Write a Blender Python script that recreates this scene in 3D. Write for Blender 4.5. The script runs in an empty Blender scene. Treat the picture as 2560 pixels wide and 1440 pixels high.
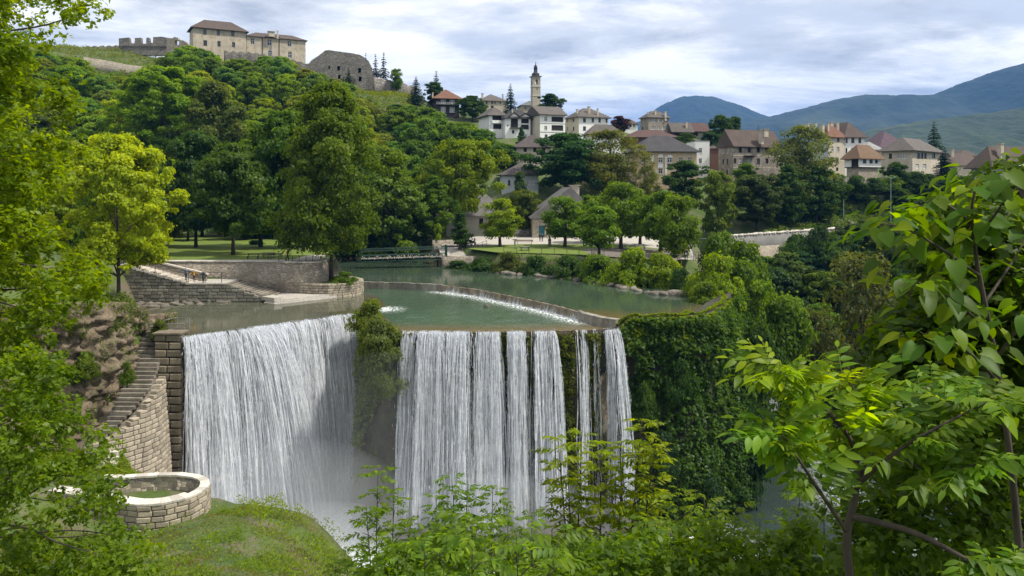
import bpy, bmesh, math, random
import numpy as np
from mathutils import Vector, Matrix

# ---------------------------------------------------------------- camera, sky, sun, exposure
scene = bpy.context.scene
COL = scene.collection
F, CX, HY = 2000.0, 1280.0, 480.0          # lens (in photo pixels), principal column, eye level row
CZ = 15.3                                  # eye height above the upper pool

cam_d = bpy.data.cameras.new('camera')
cam = bpy.data.objects.new('camera', cam_d)
COL.objects.link(cam)
cam.location = (0, 0, CZ)
cam.rotation_euler = (math.radians(90), 0, 0)
cam_d.sensor_width = 36.0
cam_d.lens = 36.0 * F / 2560.0
cam_d.shift_y = -(720.0 - HY) / 2560.0
cam_d.clip_start = 0.1
cam_d.clip_end = 30000
scene.camera = cam

SUN_EL, SUN_AZ = math.radians(56), math.radians(102)     # azimuth from +Y (view direction), towards +X
world = bpy.data.worlds.new('World')
scene.world = world
world.use_nodes = True
wn, wl = world.node_tree.nodes, world.node_tree.links
wn.clear()
w_out = wn.new('ShaderNodeOutputWorld')
w_bg = wn.new('ShaderNodeBackground')
w_bg.inputs['Strength'].default_value = 0.1
w_sky = wn.new('ShaderNodeTexSky')
w_sky.sky_type = 'NISHITA'
w_sky.sun_disc = False
w_sky.sun_elevation = SUN_EL
w_sky.sun_rotation = SUN_AZ
w_sky.altitude = 400
w_sky.dust_density = 2.0
w_tc = wn.new('ShaderNodeTexCoord')
w_sep = wn.new('ShaderNodeSeparateXYZ')
wl.new(w_tc.outputs['Generated'], w_sep.inputs[0])


def wmath(op, a, b=None):
    n = wn.new('ShaderNodeMath')
    n.operation = op
    for i, v in enumerate((a, b)):
        if v is None:
            continue
        if isinstance(v, (int, float)):
            n.inputs[i].default_value = v
        else:
            wl.new(v, n.inputs[i])
    return n.outputs[0]


# cloud deck: directions projected on a flat layer above the valley
zc = wmath('ADD', wmath('MAXIMUM', w_sep.outputs[2], 0.0), 0.12)
w_cmb = wn.new('ShaderNodeCombineXYZ')
wl.new(wmath('DIVIDE', w_sep.outputs[0], zc), w_cmb.inputs[0])
wl.new(wmath('DIVIDE', w_sep.outputs[1], zc), w_cmb.inputs[1])


def wnoise(scale, detail, rough, offs, sx=1.0):
    mp = wn.new('ShaderNodeMapping')
    mp.inputs['Location'].default_value = offs
    mp.inputs['Scale'].default_value = (sx, 1, 1)
    wl.new(w_cmb.outputs[0], mp.inputs[0])
    n = wn.new('ShaderNodeTexNoise')
    n.inputs['Scale'].default_value = scale
    n.inputs['Detail'].default_value = detail
    n.inputs['Roughness'].default_value = rough
    n.inputs['Distortion'].default_value = 0.25
    wl.new(mp.outputs[0], n.inputs['Vector'])
    return n.outputs['Fac']


def wramp(fac, stops):
    r = wn.new('ShaderNodeValToRGB')
    e = r.color_ramp.elements
    while len(e) < len(stops):
        e.new(0.5)
    for el, (p, c) in zip(e, stops):
        el.position = p
        el.color = (*c, 1)
    wl.new(fac, r.inputs[0])
    return r.outputs[0]


cover = wramp(wnoise(1.1, 9, 0.6, (3.1, 7.7, 0)), [(0.36, (0, 0, 0)), (0.50, (1, 1, 1))])
shade = wramp(wnoise(1.25, 10, 0.62, (11.3, 2.2, 4), 0.75),
              [(0.36, (5.2, 5.3, 5.4)), (0.44, (7.6, 7.6, 7.5)), (0.51, (10.2, 10.0, 9.5)), (0.58, (12.2, 11.8, 11.1))])
w_mix = wn.new('ShaderNodeMix')
w_mix.data_type = 'RGBA'
wl.new(cover, w_mix.inputs['Factor'])
w_gap = wn.new('ShaderNodeMix')          # thin high haze between the clouds
w_gap.data_type = 'RGBA'
w_gap.inputs['Factor'].default_value = 0.7
w_gap.inputs['B'].default_value = (8.6, 8.6, 8.7, 1)
wl.new(w_sky.outputs[0], w_gap.inputs['A'])
wl.new(w_gap.outputs['Result'], w_mix.inputs['A'])
wl.new(shade, w_mix.inputs['B'])
wl.new(w_mix.outputs['Result'], w_bg.inputs['Color'])
wl.new(w_bg.outputs[0], w_out.inputs['Surface'])

sun_d = bpy.data.lights.new('sun', 'SUN')
sun_d.energy = 4.4
sun_d.angle = math.radians(4.0)
sun_d.color = (1.0, 0.94, 0.82)
sun = bpy.data.objects.new('sun', sun_d)
COL.objects.link(sun)
sdir = Vector((math.cos(SUN_EL) * math.sin(SUN_AZ), math.cos(SUN_EL) * math.cos(SUN_AZ), math.sin(SUN_EL)))
sun.rotation_euler = sdir.to_track_quat('Z', 'Y').to_euler()

vs = scene.view_settings
vs.view_transform = 'Standard'
vs.look = 'None'
vs.exposure = 0.28
vs.gamma = 1.0
scene.render.engine = 'CYCLES'
cy = scene.cycles
cy.max_bounces = 6
cy.diffuse_bounces = 3
cy.glossy_bounces = 2
cy.transmission_bounces = 3
cy.transparent_max_bounces = 32
cy.volume_bounces = 2
cy.caustics_reflective = False
cy.caustics_refractive = False
cy.sample_clamp_indirect = 6
cy.use_denoising = True
cy.denoising_prefilter = 'NONE'

rng = np.random.default_rng(7)
random.seed(7)

# ---------------------------------------------------------------- helpers


def P(px, py, D):
    """photo pixel at distance D (metres along the view axis) -> world point"""
    return Vector(((px - CX) / F * D, D, CZ - (py - HY) / F * D))


def G(px, py, z):
    """photo pixel on the level z -> world point"""
    D = F * (CZ - z) / (py - HY)
    return Vector(((px - CX) / F * D, D, z))


def tag(o, label=None, cat=None, group=None, kind=None):
    if label:
        o['label'] = label
    if cat:
        o['category'] = cat
    if group:
        o['group'] = group
    if kind:
        o['kind'] = kind
    return o


def obj(name, mesh, parent=None, mat=None):
    o = bpy.data.objects.new(name, mesh)
    COL.objects.link(o)
    if parent is not None:
        o.parent = parent
    if mat is not None and mesh is not None and len(mesh.materials) == 0:
        mesh.materials.append(mat)
    return o


def empty(name, loc=(0, 0, 0), rz=0.0):
    o = bpy.data.objects.new(name, None)
    COL.objects.link(o)
    o.location = loc
    o.rotation_euler = (0, 0, rz)
    o.empty_display_size = 0.3
    return o


def mesh_np(name, verts, faces, mat=None, smooth=False, tint=None):
    """numpy verts (n,3) and faces (m,k) -> mesh"""
    me = bpy.data.meshes.new(name)
    verts = np.asarray(verts, dtype=np.float32)
    faces = np.asarray(faces, dtype=np.int32)
    n, (m, k) = len(verts), faces.shape
    me.vertices.add(n)
    me.vertices.foreach_set('co', verts.ravel())
    me.loops.add(m * k)
    me.loops.foreach_set('vertex_index', faces.ravel())
    me.polygons.add(m)
    me.polygons.foreach_set('loop_start', np.arange(m, dtype=np.int32) * k)
    try:
        me.polygons.foreach_set('loop_total', np.full(m, k, dtype=np.int32))
    except Exception:
        pass
    if smooth:
        me.polygons.foreach_set('use_smooth', np.ones(m, dtype=bool))
    me.update(calc_edges=True)
    me.validate()
    if tint is not None:
        a = me.attributes.new('tint', 'FLOAT', 'POINT')
        a.data.foreach_set('value', np.asarray(tint, dtype=np.float32))
    if mat is not None:
        me.materials.append(mat)
    return me


class MB:
    """collects simple solids into one mesh (mixed face sizes)"""

    def __init__(self):
        self.v, self.f, self.m = [], [], []
        self.cur = 0

    def add(self, verts, faces):
        b = len(self.v)
        self.v += [tuple(p) for p in verts]
        self.f += [[i + b for i in f] for f in faces]
        self.m += [self.cur] * len(faces)
        return self

    def box(self, c, s, M=None):
        x, y, z = (d / 2 for d in s)
        vs_ = [Vector((c[0] + i * x, c[1] + j * y, c[2] + k * z)) for i in (-1, 1) for j in (-1, 1) for k in (-1, 1)]
        if M is not None:
            vs_ = [M @ p for p in vs_]
        return self.add(vs_, [(0, 1, 3, 2), (4, 6, 7, 5), (0, 4, 5, 1), (2, 3, 7, 6), (0, 2, 6, 4), (1, 5, 7, 3)])

    def hexa(self, p):
        """8 points: bottom 4 counter-clockwise, top 4"""
        return self.add(p, [(3, 2, 1, 0), (4, 5, 6, 7), (0, 1, 5, 4), (1, 2, 6, 5), (2, 3, 7, 6), (3, 0, 4, 7)])

    def tube(self, pts, rad, n=6, cap=True):
        pts = [Vector(p) for p in pts]
        if isinstance(rad, (int, float)):
            rad = [rad] * len(pts)
        vs_ = []
        for i, p in enumerate(pts):
            d = (pts[min(i + 1, len(pts) - 1)] - pts[max(i - 1, 0)])
            if d.length < 1e-9:
                d = Vector((0, 0, 1))
            d.normalize()
            a = d.cross(Vector((0, 0, 1)) if abs(d.z) < 0.95 else Vector((1, 0, 0))).normalized()
            b = d.cross(a)
            for j in range(n):
                t = 2 * math.pi * j / n
                vs_.append(p + (a * math.cos(t) + b * math.sin(t)) * rad[i])
        fs = []
        for i in range(len(pts) - 1):
            for j in range(n):
                j2 = (j + 1) % n
                fs.append((i * n + j, i * n + j2, (i + 1) * n + j2, (i + 1) * n + j))
        if cap:
            fs.append(tuple(reversed(range(n))))
            fs.append(tuple((len(pts) - 1) * n + j for j in range(n)))
        return self.add(vs_, fs)

    def lathe(self, prof, n=12, c=(0, 0, 0)):
        vs_, fs = [], []
        for r, z in prof:
            for j in range(n):
                t = 2 * math.pi * (j + 0.5) / n
                vs_.append((c[0] + r * math.cos(t), c[1] + r * math.sin(t), c[2] + z))
        for i in range(len(prof) - 1):
            for j in range(n):
                j2 = (j + 1) % n
                fs.append((i * n + j, i * n + j2, (i + 1) * n + j2, (i + 1) * n + j))
        return self.add(vs_, fs)

    def mesh(self, name, *mats, smooth=False):
        me = bpy.data.meshes.new(name)
        me.from_pydata(self.v, [], self.f)
        for m in mats:
            me.materials.append(m)
        if len(mats) > 1:
            me.polygons.foreach_set('material_index', self.m)
        if smooth:
            me.polygons.foreach_set('use_smooth', [True] * len(me.polygons))
        me.update()
        return me

    def build(self, name, mat, parent=None, smooth=False):
        mats = mat if isinstance(mat, (list, tuple)) else [mat]
        return obj(name, self.mesh(name, *mats, smooth=smooth), parent)


# value noise for shaping geometry
_perm = rng.permutation(256)
_val = rng.random(256)


def _h(ix, iy, iz):
    return _val[_perm[(_perm[(_perm[ix & 255] + iy) & 255] + iz) & 255]]


def vnoise(p):
    p = np.asarray(p, dtype=float)
    i = np.floor(p).astype(int)
    f = p - i
    f = f * f * (3 - 2 * f)
    out = 0
    for dx in (0, 1):
        for dy in (0, 1):
            for dz in (0, 1):
                w = (f[..., 0] if dx else 1 - f[..., 0]) * (f[..., 1] if dy else 1 - f[..., 1]) * (f[..., 2] if dz else 1 - f[..., 2])
                out = out + w * _h(i[..., 0] + dx, i[..., 1] + dy, i[..., 2] + dz)
    return out * 2 - 1


def fbm(p, oct=4, gain=0.5):
    p = np.asarray(p, dtype=float)
    s, a, t = 0, 1.0, 0
    for _ in range(oct):
        s = s + a * vnoise(p)
        t += a
        a *= gain
        p = p * 2.03 + 17.1
    return s / t


def smooth01(x):
    x = np.clip(x, 0, 1)
    return x * x * (3 - 2 * x)
# ---------------------------------------------------------------- materials
class NT:
    def __init__(self, name):
        self.m = bpy.data.materials.new(name)
        self.m.use_nodes = True
        self.n, self.l = self.m.node_tree.nodes, self.m.node_tree.links
        self.n.clear()
        self.out = self.n.new('ShaderNodeOutputMaterial')

    def node(self, t, **kw):
        n = self.n.new(t)
        for k, v in kw.items():
            if hasattr(n, k) and k not in ('Color',):
                setattr(n, k, v)
        return n

    def set(self, sock, v):
        if v is None:
            return
        if isinstance(v, bpy.types.NodeSocket):
            self.l.new(v, sock)
        elif isinstance(v, (tuple, list)) and sock.type == 'RGBA' and len(v) == 3:
            sock.default_value = (*v, 1)
        else:
            sock.default_value = v

    def math(self, op, a, b=None, c=None, clamp=False):
        n = self.n.new('ShaderNodeMath')
        n.operation = op
        n.use_clamp = clamp
        for i, v in enumerate((a, b, c)):
            self.set(n.inputs[i], v)
        return n.outputs[0]

    def mix(self, fac, a, b, blend='MIX'):
        n = self.n.new('ShaderNodeMix')
        n.data_type = 'RGBA'
        n.blend_type = blend
        self.set(n.inputs['Factor'], fac)
        self.set(n.inputs['A'], a)
        self.set(n.inputs['B'], b)
        return n.outputs['Result']

    def coord(self, scale=(1, 1, 1), kind='Object', rot=(0, 0, 0)):
        t = self.n.new('ShaderNodeTexCoord')
        mp = self.n.new('ShaderNodeMapping')
        mp.inputs['Scale'].default_value = scale
        mp.inputs['Rotation'].default_value = rot
        self.l.new(t.outputs[kind], mp.inputs[0])
        return mp.outputs[0]

    def noise(self, vec, scale, detail=4, rough=0.55, dist=0.0):
        n = self.n.new('ShaderNodeTexNoise')
        n.inputs['Scale'].default_value = scale
        n.inputs['Detail'].default_value = detail
        n.inputs['Roughness'].default_value = rough
        n.inputs['Distortion'].default_value = dist
        if vec is not None:
            self.l.new(vec, n.inputs['Vector'])
        return n.outputs['Fac']

    def ramp(self, fac, stops):
        r = self.n.new('ShaderNodeValToRGB')
        e = r.color_ramp.elements
        while len(e) < len(stops):
            e.new(0.5)
        for el, (p, c) in zip(e, stops):
            el.position = p
            el.color = (c, c, c, 1) if isinstance(c, (int, float)) else (*c, 1)
        self.set(r.inputs[0], fac)
        return r.outputs[0]

    def bump(self, h, strength=0.5, dist=0.05):
        b = self.n.new('ShaderNodeBump')
        b.inputs['Strength'].default_value = strength
        b.inputs['Distance'].default_value = dist
        self.set(b.inputs['Height'], h)
        return b.outputs[0]

    def attr(self, name):
        a = self.n.new('ShaderNodeAttribute')
        a.attribute_name = name
        return a

    def principled(self, **kw):
        p = self.n.new('ShaderNodeBsdfPrincipled')
        for k, v in kw.items():
            self.set(p.inputs[k.replace('_', ' ')], v)
        return p.outputs[0]

    def done(self, surf):
        self.l.new(surf, self.out.inputs['Surface'])
        return self.m


MATS = {}


def leaf_material(name, trans=0.5, gloss=0.012, rough=0.5):
    """leaf colour comes from each object's own colour, with a tint stored per leaf"""
    t = NT(name)
    oi = t.n.new('ShaderNodeObjectInfo')
    tint = t.attr('tint').outputs['Fac']
    v = t.math('MULTIPLY_ADD', tint, 0.95, 0.72)
    hsv = t.n.new('ShaderNodeHueSaturation')
    t.set(hsv.inputs['Hue'], t.math('MULTIPLY_ADD', tint, -0.03, 0.506))
    t.set(hsv.inputs['Saturation'], 1.08)
    t.set(hsv.inputs['Value'], v)
    t.l.new(oi.outputs['Color'], hsv.inputs['Color'])
    col = hsv.outputs[0]
    d = t.n.new('ShaderNodeBsdfDiffuse')
    t.set(d.inputs[0], col)
    tr = t.n.new('ShaderNodeBsdfTranslucent')
    tcol = t.mix(1.0, col, (1.90, 1.66, 0.35), 'MULTIPLY')
    t.set(tr.inputs[0], tcol)
    m1 = t.n.new('ShaderNodeMixShader')
    m1.inputs[0].default_value = trans
    t.l.new(d.outputs[0], m1.inputs[1])
    t.l.new(tr.outputs[0], m1.inputs[2])
    g = t.n.new('ShaderNodeBsdfGlossy')
    g.inputs['Roughness'].default_value = rough
    g.inputs['Color'].default_value = (0.9, 0.95, 0.9, 1)
    m2 = t.n.new('ShaderNodeMixShader')
    m2.inputs[0].default_value = gloss
    t.l.new(m1.outputs[0], m2.inputs[1])
    t.l.new(g.outputs[0], m2.inputs[2])
    return t.done(m2.outputs[0])


M_LEAF = leaf_material('tree_leaf')
M_LEAF_NEAR = leaf_material('broad_leaf', 0.58, 0.016, 0.5)
M_NEEDLE = leaf_material('needle', 0.15, 0.03)


def bark_material():
    t = NT('bark')
    c = t.coord((1, 1, 0.25))
    n = t.noise(c, 9, 5, 0.6)
    col = t.ramp(n, [(0.3, (0.022, 0.017, 0.012)), (0.7, (0.085, 0.068, 0.052))])
    return t.done(t.principled(Base_Color=col, Roughness=0.9, Normal=t.bump(n, 0.6, 0.04)))


M_BARK = bark_material()


def terrain_material():
    t = NT('hillside_ground')
    c = t.coord()
    n1 = t.noise(c, 0.12, 6, 0.6)
    n2 = t.noise(c, 2.2, 6, 0.65)
    geo = t.n.new('ShaderNodeNewGeometry')
    sep = t.n.new('ShaderNodeSeparateXYZ')
    t.l.new(geo.outputs['Normal'], sep.inputs[0])
    grass = t.mix(t.ramp(n1, [(0.35, 0.0), (0.65, 1.0)]), (0.05, 0.095, 0.012), (0.10, 0.135, 0.022))
    grass = t.mix(t.ramp(n2, [(0.35, 0.0), (0.75, 0.7)]), grass, (0.035, 0.06, 0.012))
    rock = t.mix(n2, (0.09, 0.07, 0.05), (0.20, 0.165, 0.12))
    steep = t.ramp(sep.outputs[2], [(0.45, 1.0), (0.68, 0.0)])
    bare = t.ramp(t.noise(c, 0.35, 5, 0.6), [(0.50, 0.0), (0.64, 0.7)])
    fac = t.math('MAXIMUM', steep, bare)
    col = t.mix(fac, grass, rock)
    return t.done(t.principled(Base_Color=col, Roughness=0.95, Normal=t.bump(n2, 0.7, 0.25)))


def lawn_material():
    t = NT('lawn_grass')
    c = t.coord()
    n = t.noise(c, 1.5, 6, 0.7)
    n1 = t.noise(c, 0.12, 3)
    col = t.mix(t.ramp(n, [(0.3, 0.0), (0.7, 1.0)]), (0.07, 0.125, 0.010), (0.15, 0.205, 0.020))
    col = t.mix(t.ramp(n1, [(0.4, 0.0), (0.7, 0.6)]), col, (0.115, 0.13, 0.025))
    return t.done(t.principled(Base_Color=col, Roughness=0.95, Normal=t.bump(n, 0.5, 0.08)))


def rubble_material(name, c1, c2, joint, scale=1.6, bump=0.06, stain=0.5):
    """coursed rubble: irregular stones with joints"""
    t = NT(name)
    c = t.coord((1, 1, 1.9))
    w = t.n.new('ShaderNodeTexVoronoi')
    w.feature = 'DISTANCE_TO_EDGE'
    w.inputs['Scale'].default_value = scale
    nz = t.n.new('ShaderNodeTexNoise')
    nz.inputs['Scale'].default_value = 2.0
    t.l.new(c, nz.inputs['Vector'])
    ad = t.n.new('ShaderNodeMix')
    ad.data_type = 'VECTOR'
    ad.inputs['Factor'].default_value = 0.08
    t.l.new(c, ad.inputs['A'])
    t.l.new(nz.outputs['Color'], ad.inputs['B'])
    t.l.new(ad.outputs['Result'], w.inputs['Vector'])
    w2 = t.n.new('ShaderNodeTexVoronoi')
    w2.inputs['Scale'].default_value = scale
    t.l.new(ad.outputs['Result'], w2.inputs['Vector'])
    sp = t.n.new('ShaderNodeSeparateColor')
    t.l.new(w2.outputs['Color'], sp.inputs[0])
    edge = t.ramp(w.outputs['Distance'], [(0.0, 0.0), (0.09, 1.0)])
    fine = t.noise(c, 9, 6, 0.7)
    stone = t.mix(sp.outputs[0], c1, c2)
    stone = t.mix(t.ramp(fine, [(0.3, 0.0), (0.8, 0.55)]), stone, tuple(x * 0.45 for x in c1))
    col = t.mix(edge, joint, stone)
    big = t.ramp(t.noise(t.coord(), 0.35, 5, 0.6), [(0.45, 0.0), (0.72, stain)])
    col = t.mix(big, col, (c1[0] * 0.42, c1[1] * 0.45, c1[2] * 0.40))
    h = t.math('ADD', t.math('MULTIPLY', edge, 0.8), t.math('MULTIPLY', fine, 0.5))
    return t.done(t.principled(Base_Color=col, Roughness=0.92, Normal=t.bump(h, 0.9, bump)))


def stone_material(name, c1, c2, scale=2.5, moss=0.0, bump=0.05, per_obj=True):
    t = NT(name)
    c = t.coord(kind='Object')
    n = t.noise(c, scale, 7, 0.65)
    f = t.noise(c, scale * 7, 4, 0.6)
    col = t.mix(t.ramp(n, [(0.3, 0.0), (0.72, 1.0)]), c1, c2)
    col = t.mix(t.ramp(f, [(0.35, 0.5), (0.6, 0.0)]), col, tuple(x * 0.4 for x in c1))
    if moss:
        mm = t.ramp(t.noise(c, scale * 0.4, 5, 0.6), [(0.52, 0.0), (0.66, moss)])
        col = t.mix(mm, col, (0.05, 0.075, 0.018))
    if per_obj:
        oi = t.n.new('ShaderNodeObjectInfo')
        hsv = t.n.new('ShaderNodeHueSaturation')
        t.set(hsv.inputs['Value'], t.math('MULTIPLY_ADD', oi.outputs['Random'], 0.55, 0.70))
        t.set(hsv.inputs['Color'], col)
        col = hsv.outputs[0]
    h = t.math('ADD', n, t.math('MULTIPLY', f, 0.35))
    return t.done(t.principled(Base_Color=col, Roughness=0.93, Normal=t.bump(h, 0.8, bump)))


def plaster_material(name, base, dirt, amount=0.5, patch=None, patch_amt=0.0, bump=0.02, scale=0.35):
    t = NT(name)
    c = t.coord()
    n = t.noise(c, scale, 8, 0.62, 0.4)
    streak = t.noise(t.coord((1.4, 1.4, 0.18)), 1.3, 5, 0.6)
    f = t.noise(c, 6, 5, 0.6)
    col = t.mix(t.ramp(n, [(0.38, 0.0), (0.72, amount)]), base, dirt)
    col = t.mix(t.ramp(streak, [(0.5, 0.0), (0.78, amount * 0.8)]), col, tuple(x * 0.6 for x in dirt))
    if patch:
        pm = t.ramp(t.noise(t.coord((1, 1, 0.8)), scale * 2.2, 6, 0.6), [(0.60 - patch_amt * 0.1, 0.0), (0.63 - patch_amt * 0.1, 1.0)])
        col = t.mix(pm, col, patch)
    return t.done(t.principled(Base_Color=col, Roughness=0.93, Normal=t.bump(f, 0.4, bump)))


def roof_material(name, c1, c2, lichen=(0.25, 0.25, 0.22), lic=0.35):
    t = NT(name)
    c1, c2, lichen = (tuple(k * 0.66 for k in q) for q in (c1, c2, lichen))
    c = t.coord()
    n = t.noise(c, 0.55, 7, 0.65)
    f = t.noise(c, 5.0, 5, 0.7)
    wv = t.n.new('ShaderNodeTexWave')
    wv.wave_type = 'BANDS'
    wv.bands_direction = 'Z'
    wv.inputs['Scale'].default_value = 1.6
    wv.inputs['Distortion'].default_value = 0.6
    t.l.new(c, wv.inputs['Vector'])
    col = t.mix(t.ramp(n, [(0.3, 0.0), (0.7, 1.0)]), c1, c2)
    col = t.mix(t.ramp(f, [(0.50, 0.0), (0.72, lic)]), col, lichen)
    col = t.mix(t.math('MULTIPLY', wv.outputs['Fac'], 0.32), col, tuple(x * 0.35 for x in c1))
    h = t.math('ADD', wv.outputs['Fac'], t.math('MULTIPLY', f, 0.8))
    return t.done(t.principled(Base_Color=col, Roughness=0.9, Normal=t.bump(h, 0.7, 0.06)))


def plain_material(name, col, rough=0.6, metal=0.0, var=0.25, scale=3.0):
    t = NT(name)
    n = t.noise(t.coord(), scale, 4, 0.6)
    c = t.mix(t.ramp(n, [(0.3, 0.0), (0.75, 1.0)]), col, tuple(x * (1 - var) for x in col))
    return t.done(t.principled(Base_Color=c, Roughness=rough, Metallic=metal))


def glass_material(name='window_glass', col=(0.03, 0.04, 0.05)):
    t = NT(name)
    oi = t.n.new('ShaderNodeObjectInfo')
    c = t.mix(oi.outputs['Random'], tuple(x * 0.5 for x in col), tuple(x * 1.8 for x in col))
    n = t.noise(t.coord(), 0.8, 2)
    return t.done(t.principled(Base_Color=c, Roughness=0.12, Normal=t.bump(n, 0.15, 0.02)))


def water_material(name, deep, shallow, bump=0.25, scale=1.0, rough=0.07, stretch=(1, 0.45, 1)):
    t = NT(name)
    c = t.coord(stretch)
    n = t.noise(c, 0.9 * scale, 6, 0.62, 0.6)
    n2 = t.noise(c, 4.0 * scale, 4, 0.6, 0.3)
    big = t.noise(t.coord(), 0.07, 4, 0.55)
    col = t.mix(t.ramp(big, [(0.35, 0.0), (0.7, 0.7)]), deep, tuple(x * 1.55 for x in deep))
    sh = t.attr('tint').outputs['Fac']
    col = t.mix(t.math('MULTIPLY', sh, t.ramp(n, [(0.2, 0.75), (0.7, 1.0)])), col, shallow)
    fo = t.attr('foam').outputs['Fac']
    fm = t.math('MULTIPLY', fo, t.ramp(n2, [(0.40, 0.0), (0.60, 1.0)]), clamp=True)
    fm = t.math('MAXIMUM', fm, t.math('SUBTRACT', fo, 0.75, clamp=True))
    col = t.mix(fm, col, (0.82, 0.86, 0.88))
    h = t.math('ADD', n, t.math('MULTIPLY', n2, 0.35))
    rg = t.math('MULTIPLY_ADD', fm, 0.5, rough)
    return t.done(t.principled(Base_Color=col, Roughness=rg, IOR=1.33, Normal=t.bump(h, bump, 0.12)))


M_TERRAIN = terrain_material()
M_LAWN = lawn_material()
M_RUBBLE = rubble_material('rubble_wall_stone', (0.30, 0.25, 0.195), (0.46, 0.41, 0.34), (0.17, 0.145, 0.115))
M_RUBBLE_PALE = rubble_material('pale_rubble_stone', (0.36, 0.31, 0.24), (0.55, 0.49, 0.40), (0.20, 0.165, 0.125), 2.2)
M_BLOCK = stone_material('cut_block_stone', (0.20, 0.18, 0.15), (0.37, 0.34, 0.29), 1.8, 0.35)
M_PILLAR = stone_material('pillar_block_stone', (0.17, 0.135, 0.095), (0.33, 0.27, 0.195), 1.6, 0.45)
M_STEP = stone_material('pale_step_stone', (0.48, 0.43, 0.37), (0.66, 0.61, 0.54), 2.0, 0.0)
M_STEP_DARK = stone_material('worn_step_stone', (0.16, 0.14, 0.11), (0.34, 0.30, 0.25), 2.0, 0.25)
M_PAVE = stone_material('paving', (0.40, 0.37, 0.33), (0.52, 0.49, 0.44), 0.6, 0.0, 0.01, False)
M_COPING = stone_material('coping_stone', (0.50, 0.46, 0.40), (0.68, 0.64, 0.57), 1.5, 0.0, 0.02)
M_CLIFF = stone_material('sandy_conglomerate', (0.10, 0.072, 0.048), (0.33, 0.26, 0.175), 1.1, 0.45, 0.4, False)
M_WETROCK = stone_material('wet_mossy_rock', (0.020, 0.017, 0.012), (0.075, 0.062, 0.042), 0.6, 0.9, 0.3, False)
M_BANKROCK = stone_material('bank_rock', (0.10, 0.085, 0.07), (0.27, 0.24, 0.20), 1.0, 0.4, 0.12)
M_RIVER = water_material('river_water_surface', (0.040, 0.062, 0.040), (0.14, 0.095, 0.04), 0.16, 1.0)
M_POOL = water_material('pool_water_surface', (0.048, 0.082, 0.050), (0.16, 0.105, 0.045), 0.85, 0.8, 0.08)
M_POND = water_material('pond_water_surface', (0.068, 0.072, 0.048), (0.12, 0.085, 0.045), 0.05, 0.8)
M_LOWER = water_material('lower_river_surface', (0.022, 0.034, 0.030), (0.3, 0.32, 0.32), 1.0, 0.9, 0.22)
M_IRON = plain_material('dark_iron', (0.02, 0.022, 0.024), 0.5)
M_GREENIRON = plain_material('green_painted_steel', (0.010, 0.055, 0.034), 0.45)
M_LAMPPOST = plain_material('pale_painted_pole', (0.26, 0.40, 0.42), 0.5)
M_WOOD = plain_material('brown_wood', (0.22, 0.095, 0.035), 0.7, 0, 0.5)
M_GREYWOOD = plain_material('grey_wood', (0.28, 0.27, 0.25), 0.8, 0, 0.4)
M_GLASS = glass_material()
M_GLASS_PALE = glass_material('curtained_glass', (0.30, 0.33, 0.36))
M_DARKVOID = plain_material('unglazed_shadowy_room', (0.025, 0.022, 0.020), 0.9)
M_WHITE = plain_material('white_paint', (0.76, 0.76, 0.74), 0.6, 0, 0.15)
M_FRAMEDARK = plain_material('dark_window_frame', (0.045, 0.035, 0.03), 0.6)
# ---------------------------------------------------------------- terrain
def _c(px, py, D):
    p = P(px, py, D)
    return (p.x, p.y, p.z)


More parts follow.
